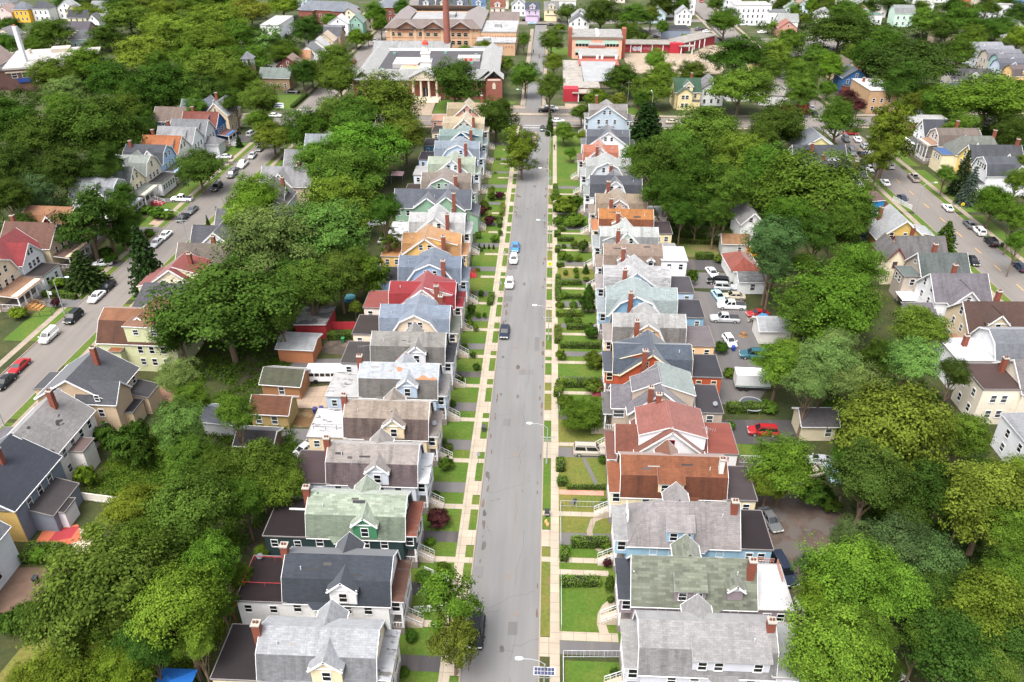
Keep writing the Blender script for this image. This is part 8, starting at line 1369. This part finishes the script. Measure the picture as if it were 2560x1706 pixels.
CARS = [
('suv', 'black', -7.1, 62.3, -90.0, 'parked under the kerb tree'),
('sedan', 'navy', -7.5, 131.9, -90.0, 'parked on the left kerb'),
('hatchback', 'white', -7.5, 152.1, -90.0, 'parked on the left kerb'),
('hatchback', 'white', -7.1, 164.0, -90.0, 'parked on the left kerb'),
('sedan', 'blue', -7.0, 170.4, -90.0, 'parked on the left kerb'),
('sedan', 'black', -1.8, 264.6, 90.0, 'driving to the crossroads'),
('pickup', 'black', -0.9, 285.8, 3.0, 'in the lay-by'),
('suv', 'white', 1.1, 288.1, 3.0, 'in the lay-by'),
('sedan', 'white', 3.2, 273.2, 3.0, 'on the cross street'),
('sedan', 'beige', 42.6, 273.7, 3.0, 'on the cross street'),
('sedan', 'white', 46.9, 271.0, 3.0, 'on the cross street'),
('big_suv', 'champagne', 7.8, 96.6, 0.0, 'in a front driveway'),
('sedan', 'white', 36.9, 159.1, -80.0, 'in the car yard'),
('suv', 'black', 37.5, 154.9, 170.0, 'in the car yard'),
('suv', 'silver', 38.4, 152.3, -4.0, 'in the car yard'),
('sedan', 'lightblue', 36.4, 148.3, -80.0, 'in the car yard'),
('sedan', 'beige', 39.6, 148.4, 175.0, 'in the car yard'),
('pickup', 'white', 38.3, 144.2, 178.0, 'in the car yard'),
('pickup', 'silver', 36.0, 138.8, 178.0, 'in the car yard'),
('hatchback', 'white', 35.4, 130.4, -80.0, 'in the car yard'),
('coupe', 'red', 43.0, 141.3, 190.0, 'beside the junk pile'),
('big_suv', 'teal', 39.1, 125.5, 175.0, 'in the car yard'),
('suv', 'red', 35.6, 102.8, 178.0, 'on the garage driveway'),
('sedan', 'grey', 32.2, 82.8, -75.0, 'in the rear yard'),
('big_suv', 'navy', 31.8, 73.6, -78.0, 'in the rear yard'),
('pickup', 'white', 33.4, 66.5, -78.0, 'under the trees'),
('sedan', 'white', 40.8, 57.8, -70.0, 'under the trees'),
('coupe', 'silver', 42.6, 95.9, 175.0, 'beside the lattice fence'),
('coupe', 'beige', 41.3, 93.3, 20.0, 'beside the lattice fence'),
('coupe', 'lightblue', 43.8, 93.1, 90.0, 'beside the lattice fence'),
('hatchback', 'silver', -37.8, 172.2, 5.0, 'in the back yard'),
('sedan', 'white', -39.1, 159.4, 0.0, 'in the back yard'),
('sedan', 'silver', -36.4, 95.4, 60.0, 'in the back yard'),
('sedan', 'white', -42.1, 182.8, 20.0, 'in the back yard'),
('pickup', 'white', -90.1, 224.3, -90.0, 'on the left street'),
('sedan', 'silver', -89.9, 232.5, -88.0, 'on the left street'),
('sedan', 'grey', -91.1, 219.2, -88.0, 'on the left street'),
('sedan', 'silver', -98.0, 230.7, 185.0, 'in a driveway'),
('sedan', 'black', -103.0, 253.5, 60.0, 'on the corner parking'),
('suv', 'silver', -97.2, 254.0, 80.0, 'on the corner parking'),
('sedan', 'grey', -89.7, 239.4, -90.0, 'on the left street'),
('suv', 'grey', -90.3, 215.8, -92.0, 'on the left street'),
('suv', 'black', -91.0, 205.5, -92.0, 'on the left street'),
('pickup', 'white', -97.2, 196.5, 180.0, 'in a front driveway'),
('sedan', 'grey', -91.6, 189.1, -92.0, 'on the left street'),
('sedan', 'black', -92.0, 184.2, -92.0, 'on the left street'),
('sedan', 'white', -91.9, 173.2, -92.0, 'on the left street'),
('sedan', 'silver', -92.2, 169.0, -92.0, 'on the left street'),
('hatchback', 'white', -99.6, 157.5, 200.0, 'in a front driveway'),
('sedan', 'black', -93.2, 146.6, -92.0, 'on the left street'),
('sedan', 'white', -93.3, 142.1, -92.0, 'on the left street'),
('suv', 'black', -93.7, 133.5, -92.0, 'on the left street'),
('van', 'white', -94.6, 126.1, -92.0, 'on the left street'),
('sedan', 'red', -94.4, 115.7, -92.0, 'on the left street'),
('sedan', 'black', -94.1, 110.8, -92.0, 'on the left street'),
('pickup', 'champagne', 104.2, 221.8, 87.0, 'on the right street'),
('sedan', 'white', 94.7, 217.6, 87.0, 'on the right street'),
('sedan', 'navy', 95.1, 205.5, -93.0, 'on the right street'),
('coupe', 'white', 104.6, 199.8, 87.0, 'on the right street'),
('sedan', 'grey', 105.4, 188.9, 87.0, 'on the right street'),
('suv', 'white', 105.9, 184.8, 87.0, 'on the right street'),
('suv', 'black', 105.9, 178.5, 87.0, 'on the right street'),
('sedan', 'black', 97.0, 168.0, -93.0, 'on the right street'),
('sedan', 'navy', 106.3, 165.2, 87.0, 'on the right street'),
('sedan', 'navy', 94.0, 285.4, -93.0, 'on the right street'),
('sedan', 'silver', 94.9, 293.0, -93.0, 'on the right street'),
('sedan', 'grey', 94.5, 300.7, -93.0, 'on the right street'),
('sedan', 'black', 94.0, 306.3, -93.0, 'on the right street'),
('suv', 'grey', 96.0, 257.2, -93.0, 'on the right street'),
('sedan', 'white', 99.5, 256.9, 87.0, 'on the right street'),
('sedan', 'silver', 99.6, 250.2, 87.0, 'on the right street'),
('suv', 'grey', 93.7, 243.6, -93.0, 'on the right street'),
('coupe', 'black', 96.2, 242.6, 87.0, 'on the right street'),
('suv', 'white', 97.7, 241.7, 87.0, 'on the right street'),
('suv', 'navy', 93.5, 232.2, -93.0, 'on the right street'),
('sedan', 'white', 94.4, 229.1, -93.0, 'on the right street'),
('suv', 'white', 101.0, 232.1, 87.0, 'on the right street'),
('sedan', 'red', 99.5, 263.6, 0.0, 'at the right crossroads'),
('sedan', 'silver', -85.4, 404.1, -90.0, 'on the far left street'),
('sedan', 'red', -86.3, 359.5, 92.0, 'on the far left street'),
('pickup', 'black', -98.8, 307.1, 175.0, 'beside the tan brick house'),
('sedan', 'white', -95.9, 274.9, 5.0, 'at the left crossroads'),
('sedan', 'white', -79.1, 474.5, 5.0, 'on the far top street'),
('sedan', 'lightblue', -10.0, 453.7, 5.0, 'on the far top street'),
('sedan', 'black', 0.4, 449.2, 5.0, 'on the far top street'),
('van', 'grey', 4.6, 463.1, 90.0, 'beside the buttery yellow house'),
('suv', 'black', -14.7, 464.5, 90.0, 'beside the lilac house'),
('sedan', 'red', 58.8, 432.7, 40.0, 'in the far lot'),
('suv', 'grey', 76.4, 440.5, 60.0, 'in the far lot'),
('sedan', 'black', 79.4, 440.6, 60.0, 'in the far lot'),
('sedan', 'white', 80.0, 434.8, 20.0, 'in the far lot'),
('pickup', 'white', 102.1, 454.7, 10.0, 'before the white building'),
('sedan', 'white', 108.0, 434.0, 10.0, 'in the far car park'),
('sedan', 'black', 52.2, 420.3, 0.0, 'in the far lot'),
('sedan', 'red', 92.2, 531.1, -90.0, 'on the far road')]
HEDGES = [(2.4, 193.0, 3.2, 195.3, 1.6, 1.6, 'mid'), (2.9, 179.2, 2.8, 177.3, 1.6, 1.5, 'mid'), (3.0, 181.2, 4.9, 181.3, 1.3, 1.5, 'mid'), (2.9, 175.3, 6.8, 175.4, 1.2, 1.2, 'mid'), (2.8, 168.6, 3.0, 171.0, 1.2, 1.3, 'mid'), (4.2, 171.1, 4.6, 171.7, 1.0, 1.2, 'mid'), (2.8, 161.2, 4.2, 161.8, 1.2, 1.3, 'mid'), (3.0, 156.3, 2.8, 154.5, 1.0, 1.2, 'mid'), (3.7, 152.7, 8.0, 153.0, 1.0, 1.3, 'mid'), (2.9, 153.7, 2.9, 145.3, 1.2, 1.2, 'mid'), (4.8, 146.8, 7.7, 146.7, 1.2, 1.2, 'mid'), (2.5, 139.3, 7.8, 139.6, 1.6, 1.4, 'bright'), (2.8, 134.2, 2.8, 128.5, 1.3, 1.4, 'olive'), (4.6, 134.2, 8.9, 134.4, 1.2, 1.3, 'mid'), (3.1, 142.5, 4.0, 143.0, 1.1, 1.3, 'mid'), (34.5, 167.1, 38.5, 167.3, 1.8, 1.8, 'mid'), (2.4, 205.3, 2.4, 211.2, 1.2, 1.4, 'mid'), (31.0, 175.4, 41.0, 175.2, 1.2, 1.2, 'olive'), (3.3, 127.4, 6.0, 127.5, 1.3, 1.3, 'mid'), (6.2, 127.5, 10.7, 127.5, 1.3, 1.3, 'mid'), (2.8, 114.4, 4.0, 115.4, 1.4, 1.6, 'bright'), (2.7, 111.1, 3.0, 114.0, 1.5, 1.6, 'bright'), (4.0, 114.7, 10.1, 115.0, 1.6, 1.6, 'mid'), (31.0, 108.6, 37.7, 108.9, 2.0, 1.8, 'mid'), (3.1, 94.4, 3.1, 91.9, 1.4, 1.3, 'mid'), (3.3, 89.9, 3.4, 88.7, 1.6, 1.5, 'mid'), (4.0, 88.3, 10.1, 88.6, 0.7, 0.9, 'mid'), (3.4, 74.1, 3.6, 76.3, 1.2, 1.4, 'mid'), (4.5, 77.1, 9.5, 77.3, 1.3, 1.7, 'mid'), (3.0, 70.4, 8.0, 70.7, 1.4, 1.3, 'mid'), (-11.0, 147.1, -11.1, 142.8, 1.3, 1.3, 'mid'), (-11.4, 196.9, -11.3, 189.5, 1.2, 1.4, 'yellow'), (-11.3, 182.5, -11.8, 185.9, 1.2, 1.4, 'mid'), (-15.4, 187.5, -10.9, 187.4, 1.0, 1.1, 'mid'), (-41.3, 128.4, -36.2, 129.1, 1.8, 1.6, 'mid'), (-100.0, 168.1, -97.7, 168.9, 1.6, 1.4, 'mid'), (-97.3, 174.6, -95.7, 174.7, 1.8, 1.4, 'mid'), (-105.5, 142.7, -101.3, 142.9, 1.2, 1.3, 'mid'), (-100.8, 142.5, -97.4, 141.7, 1.2, 1.3, 'mid'), (-67.7, 71.8, -63.0, 71.9, 3.0, 2.0, 'mid'), (-92.2, 303.0, -92.9, 286.3, 1.6, 1.3, 'dark'), (-36.3, 460.8, -28.9, 457.8, 1.0, 1.0, 'mid')]
for a in TREES: tree(*a)
for a in CARS: car(*a)
for a in HEDGES: hedge(*a)

# low uncountable growth of the back yards and under the trees
ground_cover([(-57, 60), (-40, 58), (-38, 98), (-52, 112), (-62, 104), (-65, 86), (-56, 80)], 1500, 'mid', 1.0, 1.0)
ground_cover([(-50, 46), (-40, 46), (-37, 64), (-56, 64)], 500, 'bright', 1.0, 1.0)
ground_cover([(-64, 112), (-46, 112), (-44, 200), (-56, 262), (-70, 262), (-62, 190)], 1500, 'mid', 1.2, 1.0)
ground_cover([(-200, 130), (-122, 130), (-122, 262), (-240, 262), (-240, 180)], 2200, 'dark', 1.6, 1.4)
ground_cover([(-240, 280), (-118, 285), (-122, 420), (-260, 480)], 1800, 'dark', 2.0, 1.6)
ground_cover([(44, 64), (66, 64), (70, 100), (66, 128), (48, 128), (46, 100)], 1300, 'dark', 1.1, 1.0)
ground_cover([(30, 176), (62, 176), (74, 260), (30, 262), (34, 220)], 1500, 'dark', 1.3, 1.0)
ground_cover([(110, 290), (180, 300), (280, 420), (300, 520), (100, 520), (110, 430)], 2200, 'dark', 2.2, 1.6)
ground_cover([(128, 205), (190, 205), (190, 285), (130, 282)], 900, 'dark', 1.6, 1.4)
ground_cover([(118, 172), (122, 150), (140, 150), (140, 205), (124, 205)], 500, 'mid', 1.2, 1.0)
# foundation shrubs along the front porches
rg = random.Random(12)
for y in (54.6, 75, 85, 95.2, 105.5, 115, 124.7, 134, 145, 157, 168, 193, 207, 219, 232): tree(-15.0+rg.uniform(-.2, .4), y+rg.uniform(.6, 2.6), rg.uniform(.45, .85), rg.uniform(.7, 1.4), rg.choice(('mid', 'dark', 'bright')), 'b')
for y in (57, 66, 75.6, 84.4, 93.5, 103.4, 113.7, 123.4, 133.4, 143, 152.5, 162, 171): tree(9.3+rg.uniform(-.4, .3), y+rg.uniform(.4, 2.6), rg.uniform(.45, .9), rg.uniform(.7, 1.5), rg.choice(('mid', 'dark', 'olive')), 'b')
# overgrown grass of the open back yard beside the worn slate-roofed house
ground_cover([(-66.5, 84.5), (-55, 83), (-53, 92), (-62, 96.5), (-66, 93)], 420, 'bright', .8, .35, 'overgrown_grass')
